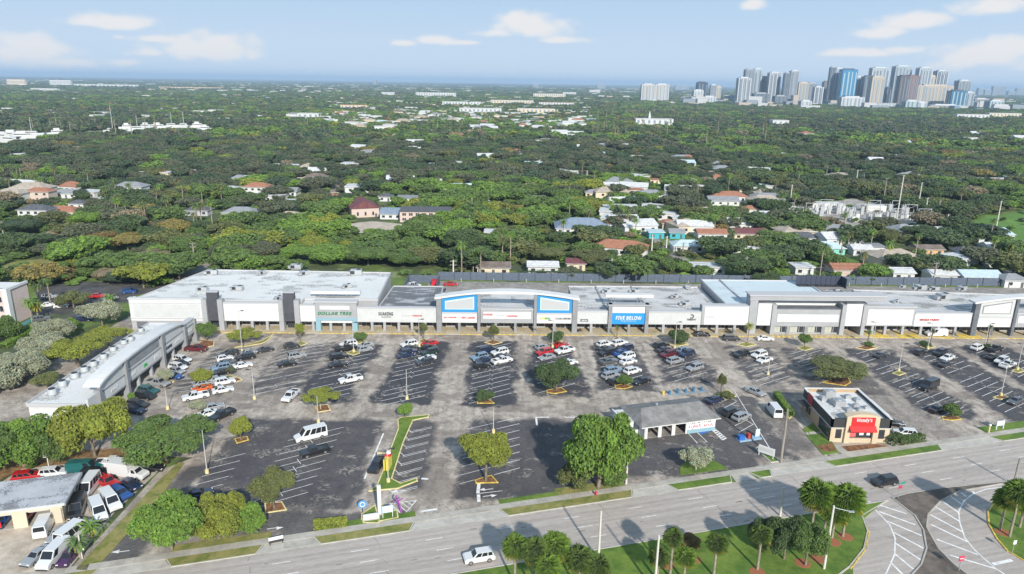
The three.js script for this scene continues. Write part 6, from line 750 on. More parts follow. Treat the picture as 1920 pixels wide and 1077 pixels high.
H(240, 368, 52, 'grey', 'white', 'hip', 'white house behind a screen of palms', { storeys: 2 }); H(192, 385, 30, 'white', 'white', 'flat', 'white low house between the palms'); H(368, 405, 42, 'dark grey', 'grey', 'hip', 'dark hipped house behind the palms left of the red roof'); H(446, 410, 60, 'grey', 'white', 'hip', 'pale grey roofed house below the red tiled one'); H(457, 340, 34, 'white', 'mint', 'flat', 'mint walled flat house in the trees'); H(480, 368, 46, 'terracotta', 'white', 'hip', 'bright red tiled two-storey white house', { storeys: 2 }); H(530, 368, 50, 'grey', 'white', 'gable', 'grey gabled house beside the red tiled one'); H(590, 340, 40, 'brown', 'white', 'hip', 'brown roofed house above the street end'); H(502, 342, 38, 'white', 'cream', 'flat', 'cream flat house above the red tiled one'); H(540, 415, 36, 'tan', 'cream', 'hip', 'tan cottage left of the maroon church roof'); H(925, 516, 60, 'brown', 'cream', 'gable', 'taupe roofed house at the boundary fence behind the arch'); H(923, 448, 26, 'white', 'white', 'flat', 'small white house in the dark trees above the taupe roof'); H(814, 348, 26, 'white', 'white', 'gable', 'white gabled house in the middle woods'); H(772, 382, 60, 'grey', 'white', 'flat', 'long low house behind the pink school'); H(722, 378, 24, 'dark grey', 'white', 'hip', 'small dark house right of the maroon church roof'); H(814, 316, 20, 'grey', 'white', 'gable', 'tiny grey house high in the middle woods');
H(1094, 440, 102, 'blue-grey', 'white', 'hip', 'widest blue-grey hipped house behind the shops'); H(1018, 514, 56, 'white', 'white', 'gable', 'white gabled house just behind the fence'); H(1080, 508, 26, 'maroon', 'cream', 'gable', 'small maroon shed behind the fence'); H(1183, 518, 62, 'dark grey', 'peach', 'hip', 'dark hipped house with a white carport at the fence'); H(1231, 448, 18, 'pale blue', 'teal', 'flat', 'small teal cottage by the utility poles'); H(1270, 448, 26, 'grey', 'teal', 'gable', 'teal cottage with a grey roof'); H(1292, 474, 58, 'pale blue', 'white', 'hip', 'pale aqua roofed house below the teal cottages'); H(1336, 450, 54, 'terracotta', 'white', 'gable', 'red roofed house east of the teal cottages'); H(1255, 430, 18, 'terracotta', 'pink', 'hip', 'small red roof above the teal cottages'); H(1408, 450, 62, 'maroon', 'cream', 'gable', 'maroon roofed long house before the mint one'); H(1330, 516, 58, 'white', 'white', 'flat', 'white flat house behind the pale blue shop roof'); H(1358, 386, 56, 'grey', 'white', 'gable', 'grey roofed white house above the red roof'); H(1408, 402, 24, 'terracotta', 'white', 'hip', 'small orange roof left of the substation'); H(1191, 364, 26, 'terracotta', 'pink', 'flat', 'pink house in the upper woods'); H(1146, 354, 26, 'white', 'white', 'gable', 'white roofed house left of the pink upper house'); H(1113, 370, 30, 'grey', 'cream', 'hip', 'grey roof in the woods above the blue-grey house'); H(1355, 350, 26, 'dark grey', 'white', 'hip', 'dark roof in the upper woods north of the grey house'); H(1008, 380, 26, 'grey', 'white', 'flat', 'grey shed in the dark middle trees'); H(1200, 406, 28, 'grey', 'pink', 'gable', 'pink house hidden above the teal cottages'); H(1025, 334, 22, 'terracotta', 'pink', 'gable', 'pink gabled house in the upper middle woods'); H(1232, 345, 26, 'terracotta', 'cream', 'flat', 'coral flat roof in the upper woods');
H(1455, 452, 44, 'brown', 'white', 'gable', 'brown gabled house beside the mint one'); H(1508, 458, 56, 'dark grey', 'white', 'hip', 'dark roofed white house behind the mint one'); H(1553, 478, 62, 'pale blue', 'mint', 'hip', 'mint green house with a pale roof'); H(1618, 480, 36, 'white', 'white', 'gable', 'white gabled house beside the mint one'); H(1644, 476, 22, 'grey', 'white', 'flat', 'small shed between the white and peach houses'); H(1745, 480, 48, 'brown', 'peach', 'gable', 'peach house with arched openings before the park trees'); H(1815, 485, 34, 'dark grey', 'grey', 'hip', 'dark roofed house right of the peach one'); H(1886, 478, 62, 'white', 'white', 'gable', 'long white gabled house by the park path'); H(1596, 520, 66, 'terracotta', 'pink', 'gable', 'red roofed house behind the navy roof screen'); H(1508, 516, 34, 'white', 'white', 'flat', 'white flat roof behind the navy roof screen'); H(1694, 526, 40, 'white', 'white', 'gable', 'white gabled cottage behind the fence'); H(1770, 530, 48, 'white', 'white', 'gable', 'white roofed long house behind the fence'); H(1843, 534, 72, 'pale blue', 'cream', 'gable', 'pale green-grey roofed house behind the east fence'); H(1905, 540, 44, 'grey', 'white', 'hip', 'grey hipped house at the frame edge behind the fence'); H(1457, 338, 34, 'blue-grey', 'white', 'hip', 'blue-grey roof in the trees north of the substation'); H(1582, 352, 34, 'tan', 'white', 'flat', 'tan flat building north of the substation'); H(1690, 360, 20, 'white', 'white', 'flat', 'white building between the tall poles'); H(1875, 345, 50, 'white', 'white', 'flat', 'white flat roofs at the east edge of the woods');
{ // church and school
  let [x, z] = G(672, 410), s = perMetre(x, z); let t = thing('church', 'pink church with a big maroon gabled roof', 'church', [x, 0, z - 12], 0.35); part(t, 'walls', bx(-9, 9, 0, 6, -11, 11), WALL.pink); const g = gable(-11.6, 11.6, -9.6, 9.6, 6, 5).rotateY(Math.PI / 2); part(t, 'roof', g, ROOF.maroon); part(t, 'gable_wall', gable(-11.05, 11.05, -8.9, 8.9, 5.9, 4.7).rotateY(Math.PI / 2), WALL.pink); for (const u of [-5, 0, 5]) part(t, 'window', bx(u - 0.6, u + 0.6, 1.2, 3.6, 11, 11.06), shopGlass); part(t, 'door', bx(6.2, 7.6, 0, 2.3, 11, 11.06), doorMat); block(x - 11, x + 11, z - 24, z + 8); t.scale.setScalar(0.8);
  [x, z] = G(630, 388); t = thing('brick_tower', 'orange brick church tower among the trees', 'tower', [x, 0, z]); part(t, 'shaft', [bx(-1.9, -0.3, 0, 8, -0.8, 0.8), bx(0.2, 1.8, 0, 7.4, -0.8, 0.8)], tileTex([0.24, 0.11, 0.07], [0.34, 0.17, 0.11], 331)); part(t, 'cap', bx(-2.1, 2.0, 8, 8.3, -1.0, 1.0), ROOF.tan); part(t, 'slot', bx(-0.3, 0.2, 1, 7.2, -0.5, 0.5), ROOF['dark grey']); block(x - 3, x + 3, z - 3, z + 6);
  [x, z] = G(795, 418); t = thing('school', 'long pink school with a dark flat roof and paired windows', 'school', [x, 0, z - 8], 0.05); part(t, 'walls', bx(-15, 15, 0, 6.4, -8, 8), WALL.pink); part(t, 'roof', bx(-15.5, 15.5, 6.4, 6.9, -8.5, 8.5), ROOF['dark grey']); for (let f = 0; f < 2; f++) for (let k = 0; k < 7; k++) { const w = part(t, 'window', bx(-13.5 + k * 4, -11.3 + k * 4, 1 + f * 3, 2.6 + f * 3, 8, 8.06), shopGlass); part(w, 'mullion', bx(-12.5 + k * 4, -12.35 + k * 4, 1 + f * 3, 2.6 + f * 3, 8.06, 8.1), WALL.white); } block(x - 14, x + 14, z - 15, z + 9); t.scale.setScalar(0.85);
  [x, z] = G(752, 412); house(x, z - 6, 22, 12, 'blue-grey', 'white', 'gable', 'low grey gabled hall joining the school to the church');
}
// ---------- open ground: street, yards, park, substation ----------
const openGround = (name, list, m, y = 0.012) => { const p = px(list); setting(name, sheet(p, y), m); const xs = p.map((q) => q[0]), zs = p.map((q) => q[1]); const inside = (x, z) => { let c = false; for (let i = 0, j = p.length - 1; i < p.length; j = i++) if ((p[i][1] > z) !== (p[j][1] > z) && x < (p[j][0] - p[i][0]) * (z - p[i][1]) / (p[j][1] - p[i][1]) + p[i][0]) c = !c; return c; }; for (let x = Math.min(...xs); x < Math.max(...xs); x += BK) for (let z = Math.min(...zs); z < Math.max(...zs); z += BK) if (inside(x, z)) blocked.add(Math.floor(x / BK) * 100003 + Math.floor(z / BK)); };
openGround('park_lawn', [[1800, 420], [1850, 405], [1930, 395], [2000, 420], [2000, 470], [1900, 462], [1850, 445]], std('#ffffff', 1, { map: patchy([0.07, 0.16, 0.02], [0.12, 0.23, 0.03], 30, 341, 1) }));
openGround('street', [[1460, 505], [1600, 498], [1760, 500], [1930, 510], [1930, 516], [1760, 506], [1600, 504], [1460, 511]], greyAsphalt); openGround('street', [[1660, 470], [1680, 470], [1730, 500], [1690, 502]], paleConcrete, 0.02); openGround('street', [[1330, 532], [1300, 505], [1240, 470], [1215, 440], [1225, 440], [1260, 470], [1325, 505], [1360, 532]], greyAsphalt, 0.016);
openGround('substation_yard', [[1505, 420], [1520, 385], [1600, 372], [1700, 392], [1760, 415], [1690, 432], [1580, 435]], std('#ffffff', 1, { map: patchy([0.26, 0.24, 0.21], [0.40, 0.37, 0.33], 12, 343, 1) })); openGround('park_path', [[1755, 410], [1765, 408], [1930, 462], [1930, 470]], sand, 0.02);
openGround('meadow', [[440, 500], [470, 470], [540, 478], [560, 500]], dryGrass, 0.02); openGround('scrub_meadow', [[-20, 512], [20, 492], [90, 484], [120, 500], [60, 522]], dryGrass, 0.02); openGround('lane', [[345, 505], [395, 490], [400, 500], [330, 545], [310, 545]], greyAsphalt, 0.024); openGround('church_lawn', [[500, 395], [560, 380], [570, 395], [520, 405]], grass, 0.02); openGround('sand_yard', [[590, 425], [700, 415], [800, 425], [760, 438], [600, 438]], sand, 0.02); openGround('street', [[620, 350], [640, 318], [650, 318], [634, 368], [615, 380]], greyAsphalt, 0.024);
openGround('yard_lawn', [[1480, 486], [1700, 480], [1930, 492], [1930, 500], [1700, 492], [1480, 500]], grass, 0.008); openGround('front_lawn', [[1300, 488], [1370, 484], [1400, 500], [1310, 502]], dryGrass, 0.008);
{
  const t = thing('substation', 'electrical substation of grey lattice gantries and transformers', 'substation', [...[G(1620, 418)[0]], 0, G(1620, 418)[1] - 12]); const r = rng(55);
  for (let a = 0; a < 6; a++) for (let b = 0; b < 3; b++) { const u = -36 + a * 14, v = -26 + b * 14; part(t, 'gantry', [bx(u - 0.12, u + 0.12, 0, 6.5, v - 0.12, v + 0.12), bx(u + 6.88, u + 7.12, 0, 6.5, v - 0.12, v + 0.12), bx(u - 0.12, u + 7.12, 6.2, 6.45, v - 0.15, v + 0.15), bar([u, 3, v], [u + 7, 6.2, v], 0.07)], galv); }
  for (let k = 0; k < 60; k++) { const u = -38 + r() * 84, v = -30 + r() * 40, h = 1.5 + r() * 3; part(t, 'switchgear', [bx(u - 1, u + 1, 0, h, v - 0.7, v + 0.7), cyl(u - 0.5, h, h + 1.4, v, 0.18, 0.12, 7), cyl(u + 0.5, h, h + 1.4, v, 0.18, 0.12, 7)], k % 3 ? galv : WALL.white); }
  part(t, 'control_house', bx(-12, 6, 0, 4, -34, -27), WALL.white); part(t, 'control_house', bx(18, 30, 0, 3.4, -30, -24), WALL.white);
}
// ---------- marina ----------
{
  setting('water', sheet(px([[-60, 256], [60, 250], [140, 252], [260, 247], [420, 242], [420, 246], [250, 253], [130, 260], [-60, 268]]), 0.3), std([0.03, 0.05, 0.055], 0.08));
  const hull = (() => { const s = new THREE.Shape(); s.moveTo(-0.5, 0); s.lineTo(0.38, 0); s.lineTo(0.55, 0.16); s.lineTo(-0.5, 0.13); return new THREE.ExtrudeGeometry(s, { depth: 0.2, bevelEnabled: true, bevelSize: 0.02, bevelThickness: 0.03, bevelSegments: 1 }).translate(0, 0, -0.1); })();
  [[10, 262, 26, 0, 'frame edge'], [25, 258, 24, 0, 'white, third from the frame edge'], [45, 260, 26, 0, 'beside the pier'], [20, 268, 22, 0, 'nearest at the frame edge'], [60, 256, 20, 22, 'with a tall mast by the pier'], [110, 254, 18, 0, 'beside the white tower'], [212, 250, 18, 34, 'with the tallest mast'], [240, 243, 16, 0, 'right of the tallest mast'], [258, 246, 18, 20, 'with a thin mast in the middle'], [275, 242, 20, 0, 'long, in the middle'], [298, 242, 22, 0, 'beside the long middle one'], [322, 240, 16, 22, 'with twin masts'], [345, 240, 14, 22, 'with a mast among palms'], [372, 240, 18, 0, 'near the end of the basin'], [385, 246, 16, 0, 'at the end of the basin']].forEach(([a, b, l0, mast, w], i) => { const l = l0 * 1.35, [x, z] = G(a, b), t = thing('boat', `white boat ${w}`, 'boat', [x, 0.3, z], (i % 3) * 0.5 - 0.3, 'boats in the marina'); part(t, 'hull', hull, WALL.white).scale.set(l, 22, 30); part(t, 'cabin', bx(-l * 0.3, l * 0.2, 3.0, 6, -1.9, 1.9), WALL.white); part(t, 'cabin_window', bx(-l * 0.28, l * 0.18, 4.2, 5.1, 1.9, 1.96), shopGlass); if (!mast) part(t, 'flybridge', bx(-l * 0.2, l * 0.05, 6, 8.4, -1.5, 1.5), WALL.white); else part(t, 'mast', cyl(0, 2, mast, 0, 0.3, 0.2, 6), WALL.white); block(x - l * 1.2, x + l * 1.2, z - 6, z + 75); });
}
// long low white blocks
[[830, 905, 199, 194, 'behind the bright palms'], [920, 1000, 196, 191, 'on the lighter ridge, middle'], [862, 940, 214, 207, 'nearer, with many openings'], [1010, 1075, 200, 195, 'right of the bright district'], [970, 1040, 215, 208, 'with a terracotta end'], [780, 855, 182, 176, 'large, white and low'], [716, 740, 180, 175, 'small, beside the mast'], [640, 690, 206, 202, 'in the bright palms'], [560, 600, 225, 220, 'grey, left of the bright district'], [1190, 1260, 238, 228, 'with a white steeple'], [1000, 1060, 184, 178, 'far right of the ridge'], [1105, 1125, 176, 170, 'on the dark strip, west'], [1055, 1080, 180, 175, 'beside the dark strip'], [1850, 1910, 222, 216, 'at the east edge, long'], [1790, 1850, 224, 219, 'at the east edge, near'], [95, 135, 162, 152, 'tan, at the far left'], [15, 50, 162, 151, 'cream hospital at the far left'], [140, 260, 164, 160, 'long sheds at the far left'], [60, 110, 172, 168, 'row of sheds, left'], [300, 420, 168, 165, 'viaduct-like, at left'], [1445, 1475, 238, 233, 'above the east woods'], [1500, 1535, 205, 201, 'at the foot of the towers']].forEach(([a, b, y0, y1, w], i) => { const [x, z] = G((a + b) / 2, y0), s = perMetre(x, z), W0 = (b - a) / s, h = Math.max(7, (y0 - y1) / s); const t = thing('apartment_block', `low pale block ${w}`, 'building', [x, 0, z]); part(t, 'walls', bx(-W0 / 2, W0 / 2, 0, h + 4, -9, 9), [WALL.white, WALL.cream, WALL.white][i % 3]); part(t, 'roof', bx(-W0 / 2 - 0.5, W0 / 2 + 0.5, h + 4, h + 4.8, -9.5, 9.5), i % 4 === 3 ? ROOF.terracotta : ROOF.white); const n = Math.min(16, Math.max(3, Math.round(W0 / 9))); for (let k = 0; k < n; k++) part(t, 'window_bay', bx(-W0 / 2 + W0 * (k + 0.3) / n, -W0 / 2 + W0 * (k + 0.7) / n, h * 0.35 + 3, h * 0.85 + 3.5, 9, 9.1), ROOF['blue-grey']); block(x - W0 / 2, x + W0 / 2, z - 10, z + 40); });
// ---------- woods ----------
const crownsMid = Array.from({ length: 6 }, (_, i) => crownGeo(400 + i, 2800, 0.082, { lobes: 20 + i * 3, lobeR: 0.30, spread: 0.76, flat: i % 2 ? 0.85 : 1 }));
const crownsFar = Array.from({ length: 4 }, (_, i) => crownGeo(450 + i, 420, 0.22, { lobes: 9, lobeR: 0.42, spread: 0.66 }));
const clumps = Array.from({ length: 3 }, (_, i) => crownGeo(470 + i, 160, 0.34, { lobes: 10, lobeR: 0.36, spread: 0.8 }));
// what grows where: groves of dark live oaks, brighter fig and mahogany stands, mixed gardens
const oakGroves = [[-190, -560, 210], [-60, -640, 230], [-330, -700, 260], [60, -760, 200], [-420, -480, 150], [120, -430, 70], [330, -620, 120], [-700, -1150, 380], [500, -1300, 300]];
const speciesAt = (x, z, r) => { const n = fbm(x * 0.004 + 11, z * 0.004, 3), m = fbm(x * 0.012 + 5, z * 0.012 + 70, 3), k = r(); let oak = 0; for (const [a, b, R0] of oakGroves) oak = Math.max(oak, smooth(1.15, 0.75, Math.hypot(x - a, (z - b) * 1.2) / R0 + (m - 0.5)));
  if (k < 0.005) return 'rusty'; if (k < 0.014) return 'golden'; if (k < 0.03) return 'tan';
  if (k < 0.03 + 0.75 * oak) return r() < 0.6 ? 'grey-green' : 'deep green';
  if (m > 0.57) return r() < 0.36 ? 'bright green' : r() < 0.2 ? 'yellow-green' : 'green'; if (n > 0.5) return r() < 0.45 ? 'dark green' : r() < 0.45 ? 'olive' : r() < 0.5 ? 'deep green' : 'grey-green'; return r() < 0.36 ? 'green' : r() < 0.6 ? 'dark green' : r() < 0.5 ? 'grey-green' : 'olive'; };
block(-115, 200, -252, -80); block(-180, -110, -230, -150); block(-240, -105, -196, -60);
const woods = [];
// the listed ones that the photograph shows behind the hotel and the anchor
const listedTrees =  [[240, 470, 415, 70, 'golden'], [285, 490, 455, 55, 'tan'], [195, 470, 420, 60, 'rusty'], [230, 495, 468, 70, 'green'], [205, 528, 495, 60, 'tan'], [225, 530, 505, 60, 'deep green'], [360, 480, 430, 70, 'green'], [430, 490, 445, 80, 'grey-green'], [330, 440, 400, 60, 'golden'], [500, 485, 440, 60, 'grey-green'], [560, 488, 440, 70, 'bright green'], [620, 495, 445, 90, 'bright green'], [690, 498, 450, 90, 'green'], [760, 498, 455, 90, 'green'], [800, 496, 450, 80, 'olive'], [590, 470, 432, 60, 'yellow-green'], [160, 430, 385, 60, 'bright green'], [40, 440, 400, 70, 'deep green'], [1395, 520, 452, 95, 'dark green'], [1025, 490, 455, 70, 'olive'], [1110, 500, 455, 80, 'olive'], [870, 470, 415, 80, 'dark green'], [960, 450, 410, 70, 'olive'], [1285, 512, 492, 40, 'bright green'], [1600, 450, 415, 60, 'dark green'], [1665, 462, 418, 60, 'olive'], [1730, 452, 412, 70, 'dark green'], [1790, 460, 430, 60, 'dark green'], [1440, 545, 500, 60, 'dark green']];
for (const [fx, fy, ty, w, leaf] of listedTrees) { const [x, z] = G(fx, fy), s = perMetre(x, z), R0 = w / 2 / s, h = Math.max(5, (fy - ty) / s * 0.9); woods.push([x, z, R0, h, leaf, 0.5, true]); block(x - R0 * 0.8, x + R0 * 0.8, z - R0 * 0.5, z + R0 * 1.6); }
{
  const r = rng(901);
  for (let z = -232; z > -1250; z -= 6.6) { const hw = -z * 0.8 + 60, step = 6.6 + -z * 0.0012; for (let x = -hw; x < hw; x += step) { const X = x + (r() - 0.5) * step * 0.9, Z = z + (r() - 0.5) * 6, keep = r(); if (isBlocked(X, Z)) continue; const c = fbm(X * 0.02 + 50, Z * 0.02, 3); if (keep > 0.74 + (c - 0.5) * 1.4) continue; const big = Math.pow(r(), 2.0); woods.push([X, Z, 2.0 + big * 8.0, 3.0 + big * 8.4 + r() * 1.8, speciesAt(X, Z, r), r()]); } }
}
woods.sort((a, b) => (b[6] ? 1e9 : 0) - (a[6] ? 1e9 : 0) || b[1] - a[1]);
const inView = (x, z) => { const cz = -z * CP + EYE * SP; return Math.abs(x / cz) < 0.76; };
const landmarks = [['the maroon church roof', 672, 410], ['the pink school', 795, 418], ['the brick tower', 630, 388], ['the red tiled white house', 480, 368], ['the large tan roof', 50, 372], ['the house behind palms', 240, 368], ['the dark hipped house', 368, 405], ['the widest blue-grey roof', 1094, 440], ['the teal cottages', 1250, 448], ['the pale aqua roof', 1292, 474], ['the red roofed house', 1336, 450], ['the substation', 1620, 410], ['the mint green house', 1553, 478], ['the peach house', 1745, 480], ['the park lawn', 1870, 430], ['the lane behind the anchor', 365, 500], ['the back of the anchor roof', 560, 490], ['the bin enclosure', 790, 500], ['the taupe roofed house', 925, 516], ['the hotel car park', 180, 530], ['the scrub meadow', 90, 490], ['the dark house with carport', 1183, 518], ['the coral upper roof', 1232, 345], ['the navy roof screen', 1500, 510], ['the grey roofed white house', 1358, 386], ['the middle white gabled house', 814, 348], ['the marina', 200, 250], ['the radio mast', 772, 178], ['the white steeple', 1217, 236], ['the bright white district', 950, 220], ['the foot of the towers', 1600, 205], ['the mint flat house', 457, 340]].map(([n, a, b]) => [n, ...G(a, b)]);
const regionOf = (x, z) => { let best = 1e9, name = ''; for (const [n, a, b] of landmarks) { const d = Math.hypot(Math.atan2(x, -z) * 900 - Math.atan2(a, -b) * 900, (Math.log(-z) - Math.log(-b)) * 500); if (d < best) { best = d; name = n; } } return 'near ' + name; };
{
  let things = 0; const rest = crownsMid.map(() => []), restFar = crownsFar.map(() => []);
  for (const w of woods) {
    const [x, z, R0, h, leaf, q, listed] = w;
    if (things < 300 && inView(x, z) && -z < 700) { things++; const t = new THREE.Group(); t.name = numbered('woodland_tree'); t.position.set(x, 0, z); scene.add(t); const tr = part(t, 'trunk', trunks[Math.floor(q * 3)], bark); tr.scale.set(h * 0.7, h * 0.6, h * 0.7); const c = part(t, 'crown', listed ? near[Math.floor(q * 997 + things) % 5] : crownsMid[Math.floor(q * 6)], leafMats[leaf]); c.position.y = h * 0.47; c.scale.set(R0 * (0.85 + 0.35 * ((q * 13) % 1)), h * 0.54, R0 * (0.85 + 0.35 * ((q * 29) % 1))); c.rotation.y = q * 40; const size = (R0 > 5.5 ? 'broad ' : R0 < 3 ? 'narrow ' : '') + (h > 8.5 ? 'tall ' : h < 5 ? 'low ' : 'mid-sized '); info(t, `${size}${leaf} leaved tree ${regionOf(x, z)}`, 'tree', `${size}${leaf} trees ${regionOf(x, z)}`); continue; }
    (-z < 800 ? rest[Math.floor(q * 6)] : restFar[Math.floor(q * 4)]).push(w);
  }
  const mat = leafMat([1, 1, 1]), m4 = new THREE.Matrix4(), qn = new THREE.Quaternion(), up = new THREE.Vector3(0, 1, 0), col = new THREE.Color(), rr = rng(33);
  const massOf = (name, geo, list, label) => { if (!list.length) return; const im = new THREE.InstancedMesh(geo, mat, list.length); list.forEach(([x, z, R0, h, leaf, q], i) => { qn.setFromAxisAngle(up, q * 40); m4.compose(new THREE.Vector3(x, h * 0.47, z), qn, new THREE.Vector3(R0 * (0.85 + 0.35 * ((q * 13) % 1)), h * 0.54, R0 * (0.85 + 0.35 * ((q * 29) % 1)))); im.setMatrixAt(i, m4); const c = LEAF[leaf], k = 0.85 + 0.3 * rr(); im.setColorAt(i, col.setRGB(c[0] * k, c[1] * k, c[2] * k)); }); im.name = numbered(name); scene.add(im); info(im, label, 'woods', null, 'stuff'); };
  rest.forEach((l, i) => massOf('woodland', crownsMid[i], l, 'mixed green treetops filling the neighbourhood behind the shops'));
  restFar.forEach((l, i) => massOf('woodland', crownsFar[i], l, 'treetops of the farther neighbourhood toward the towers'));
  // shrubs and saplings filling the ground between the trees
  { const r = rng(955), low = crownsFar.map(() => []); for (let z = -236; z > -900; z -= 4.6) { const hw = -z * 0.8 + 40, step = 4.6 + -z * 0.002; for (let x = -hw; x < hw; x += step) { const X = x + (r() - 0.5) * step, Z = z + (r() - 0.5) * 4.6; if (r() < 0.3 || (isBlocked(X, Z) && (r() < 0.93 || (X > -125 && X < 205 && Z > -253)))) continue; low[Math.floor(r() * 4)].push([X, Z, 1.5 + r() * 1.8, 1.4 + r() * 2.4, r() < 0.3 ? 'olive' : r() < 0.6 ? 'green' : 'bright green', r()]); } } low.forEach((l, i) => massOf('undergrowth', crownsFar[i], l, 'low shrubs filling the ground between the trees')); }
  // farther woods
  const r = rng(907), farList = crownsFar.map(() => []), clumpList = clumps.map(() => []);
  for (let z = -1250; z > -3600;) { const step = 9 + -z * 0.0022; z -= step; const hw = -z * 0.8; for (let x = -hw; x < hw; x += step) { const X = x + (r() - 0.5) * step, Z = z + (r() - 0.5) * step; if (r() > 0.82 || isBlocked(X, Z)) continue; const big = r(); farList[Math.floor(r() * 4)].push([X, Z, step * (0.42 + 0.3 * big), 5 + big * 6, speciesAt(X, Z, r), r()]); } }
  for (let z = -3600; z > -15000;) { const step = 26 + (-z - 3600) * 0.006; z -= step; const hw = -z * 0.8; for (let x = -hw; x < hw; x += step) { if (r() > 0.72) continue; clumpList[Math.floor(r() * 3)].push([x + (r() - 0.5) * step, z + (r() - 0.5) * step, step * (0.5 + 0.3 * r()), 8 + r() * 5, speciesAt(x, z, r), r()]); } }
  farList.forEach((l, i) => massOf('distant_woods', crownsFar[i], l, 'distant green tree cover below the skyline')); clumpList.forEach((l, i) => massOf('horizon_woods', clumps[i], l, 'far dark tree cover reaching the horizon'));
}
// palms rising over the woods
{
  const r = rng(600); let n = 0; const spots = [];
  for (const [a, b, c, d, k] of [[0, 130, 330, 372, 22], [150, 320, 350, 430, 22], [330, 420, 380, 440, 8], [560, 960, 195, 250, 26], [1100, 1300, 205, 270, 34], [1300, 1460, 250, 300, 14], [1000, 1400, 330, 500, 30], [1440, 1920, 300, 440, 30], [1480, 1900, 455, 525, 30], [860, 960, 400, 520, 12], [10, 320, 240, 262, 14]]) for (let i = 0; i < k; i++) spots.push([a + r() * (b - a), c + r() * (d - c)]);
  spots.forEach(([a, b]) => { const [x, z] = G(a, b); if (isBlocked(x, z) && r() < 0.75) return; const d = -z, h = d > 800 ? 15 + r() * 8 : 7 + r() * 6; palm('palm_tree', `${d > 800 ? 'distant tall palm' : 'feathery palm'} over the treetops ${regionOf(x, z)}`, x, z, h, 2.4 + r() * 1.2, false, r() < 0.5 ? 'green' : r() < 0.5 ? 'bright green' : 'olive', `${d > 800 ? 'distant ' : ''}palms ${regionOf(x, z)}`, d > 800 ? 0.42 : 0.24); n++; });
}
// ---------- houses and blocks farther out ----------
{
  const r = rng(700), kinds = [['white', 'white', 'flat'], ['white', 'white', 'gable'], ['grey', 'white', 'hip'], ['tan', 'cream', 'hip'], ['terracotta', 'white', 'hip'], ['white', 'cream', 'flat'], ['pale blue', 'white', 'gable'], ['brown', 'pink', 'gable']]; let n = 0;
  const clusters = [[540, 700, 215, 248, 12], [700, 900, 215, 250, 20], [880, 1110, 215, 252, 26], [960, 1130, 255, 340, 24], [560, 960, 270, 400, 30], [1130, 1460, 270, 480, 76], [1450, 1920, 260, 350, 34], [1440, 1920, 440, 505, 40], [20, 540, 280, 380, 24]];
  for (const [a, b, c, d, k] of clusters) for (let i = 0; i < k; i++) { const [x, z] = G(a + r() * (b - a), c + r() * (d - c)); if (isBlocked(x, z)) continue; const kd = kinds[Math.floor(r() * r() * 8)], w = 11 + r() * 12, dd = 9 + r() * 5, st = -z > 900 && r() < 0.6 ? 2 : 1, h = 2.7 * st + (-z > 900 ? 3.5 : 1.2); const t = thing('house', `${kd[0]} roofed ${kd[1]} house ${-z > 900 ? 'far off' : 'half hidden'} among trees ${regionOf(x, z)}`, 'house', [x, 0, z], (r() - 0.5) * 0.6, `${kd[0]} roofed ${kd[1]} houses ${-z > 900 ? 'far' : 'half'} ${regionOf(x, z)}`); part(t, 'walls', bx(-w / 2, w / 2, 0, h, -dd / 2, dd / 2), WALL[kd[1]]); part(t, 'roof', kd[2] === 'flat' ? bx(-w / 2 - 0.4, w / 2 + 0.4, h, h + 0.5, -dd / 2 - 0.4, dd / 2 + 0.4) : kd[2] === 'hip' ? hip(-w / 2 - 0.5, w / 2 + 0.5, -dd / 2 - 0.5, dd / 2 + 0.5, h, 2.6, dd / 2) : gable(-w / 2 - 0.5, w / 2 + 0.5, -dd / 2 - 0.5, dd / 2 + 0.5, h, 2.4), ROOF[kd[0]]); if (-z < 1000) for (const u of [-0.3, 0.05, 0.35]) part(t, 'window', bx(w * u - 0.8, w * u + 0.8, h * 0.4, h * 0.75, dd / 2, dd / 2 + 0.05), shopGlass); n++; }
  const more = []; for (let i = 0; i < 4200; i++) { const k = r(), d = 1150 + 9500 * k * k, x = (r() * 2 - 1) * d * 0.78, east = x / d; const mid = d < 2400 && east > -0.26 && east < 0.12, isle = d > 2400; if (!mid && !isle && r() < 0.86) continue; if (!mid && fbm(x * 0.0016 + 9, d * 0.0022, 3) < 0.52 - 0.1 * r()) continue; more.push([x, -d, 11 + r() * 15 + d * 0.003, 4 + r() * 4 + (d > 3500 ? 4 : 0), 9 + r() * 8, r()]); }
  const im = new THREE.InstancedMesh(bx(-0.5, 0.5, 0, 1, -0.5, 0.5), std('#ffffff', 0.9), more.length), m4 = new THREE.Matrix4(), q = new THREE.Quaternion(), c = new THREE.Color(); more.forEach(([x, z, w, h, d, k], i) => { q.setFromAxisAngle(new THREE.Vector3(0, 1, 0), (k - 0.5) * 0.8); m4.compose(new THREE.Vector3(x, 0, z), q, new THREE.Vector3(w, h, d)); im.setMatrixAt(i, m4); im.setColorAt(i, k < 0.65 ? c.setRGB(0.55, 0.55, 0.54) : k < 0.8 ? c.setRGB(0.42, 0.40, 0.37) : k < 0.9 ? c.setRGB(0.5, 0.38, 0.28) : c.setRGB(0.25, 0.3, 0.34)); }); im.name = 'distant_rooftops'; scene.add(im); info(im, 'pale specks of distant rooftops scattered to the horizon', 'rooftops', null, 'stuff');
}
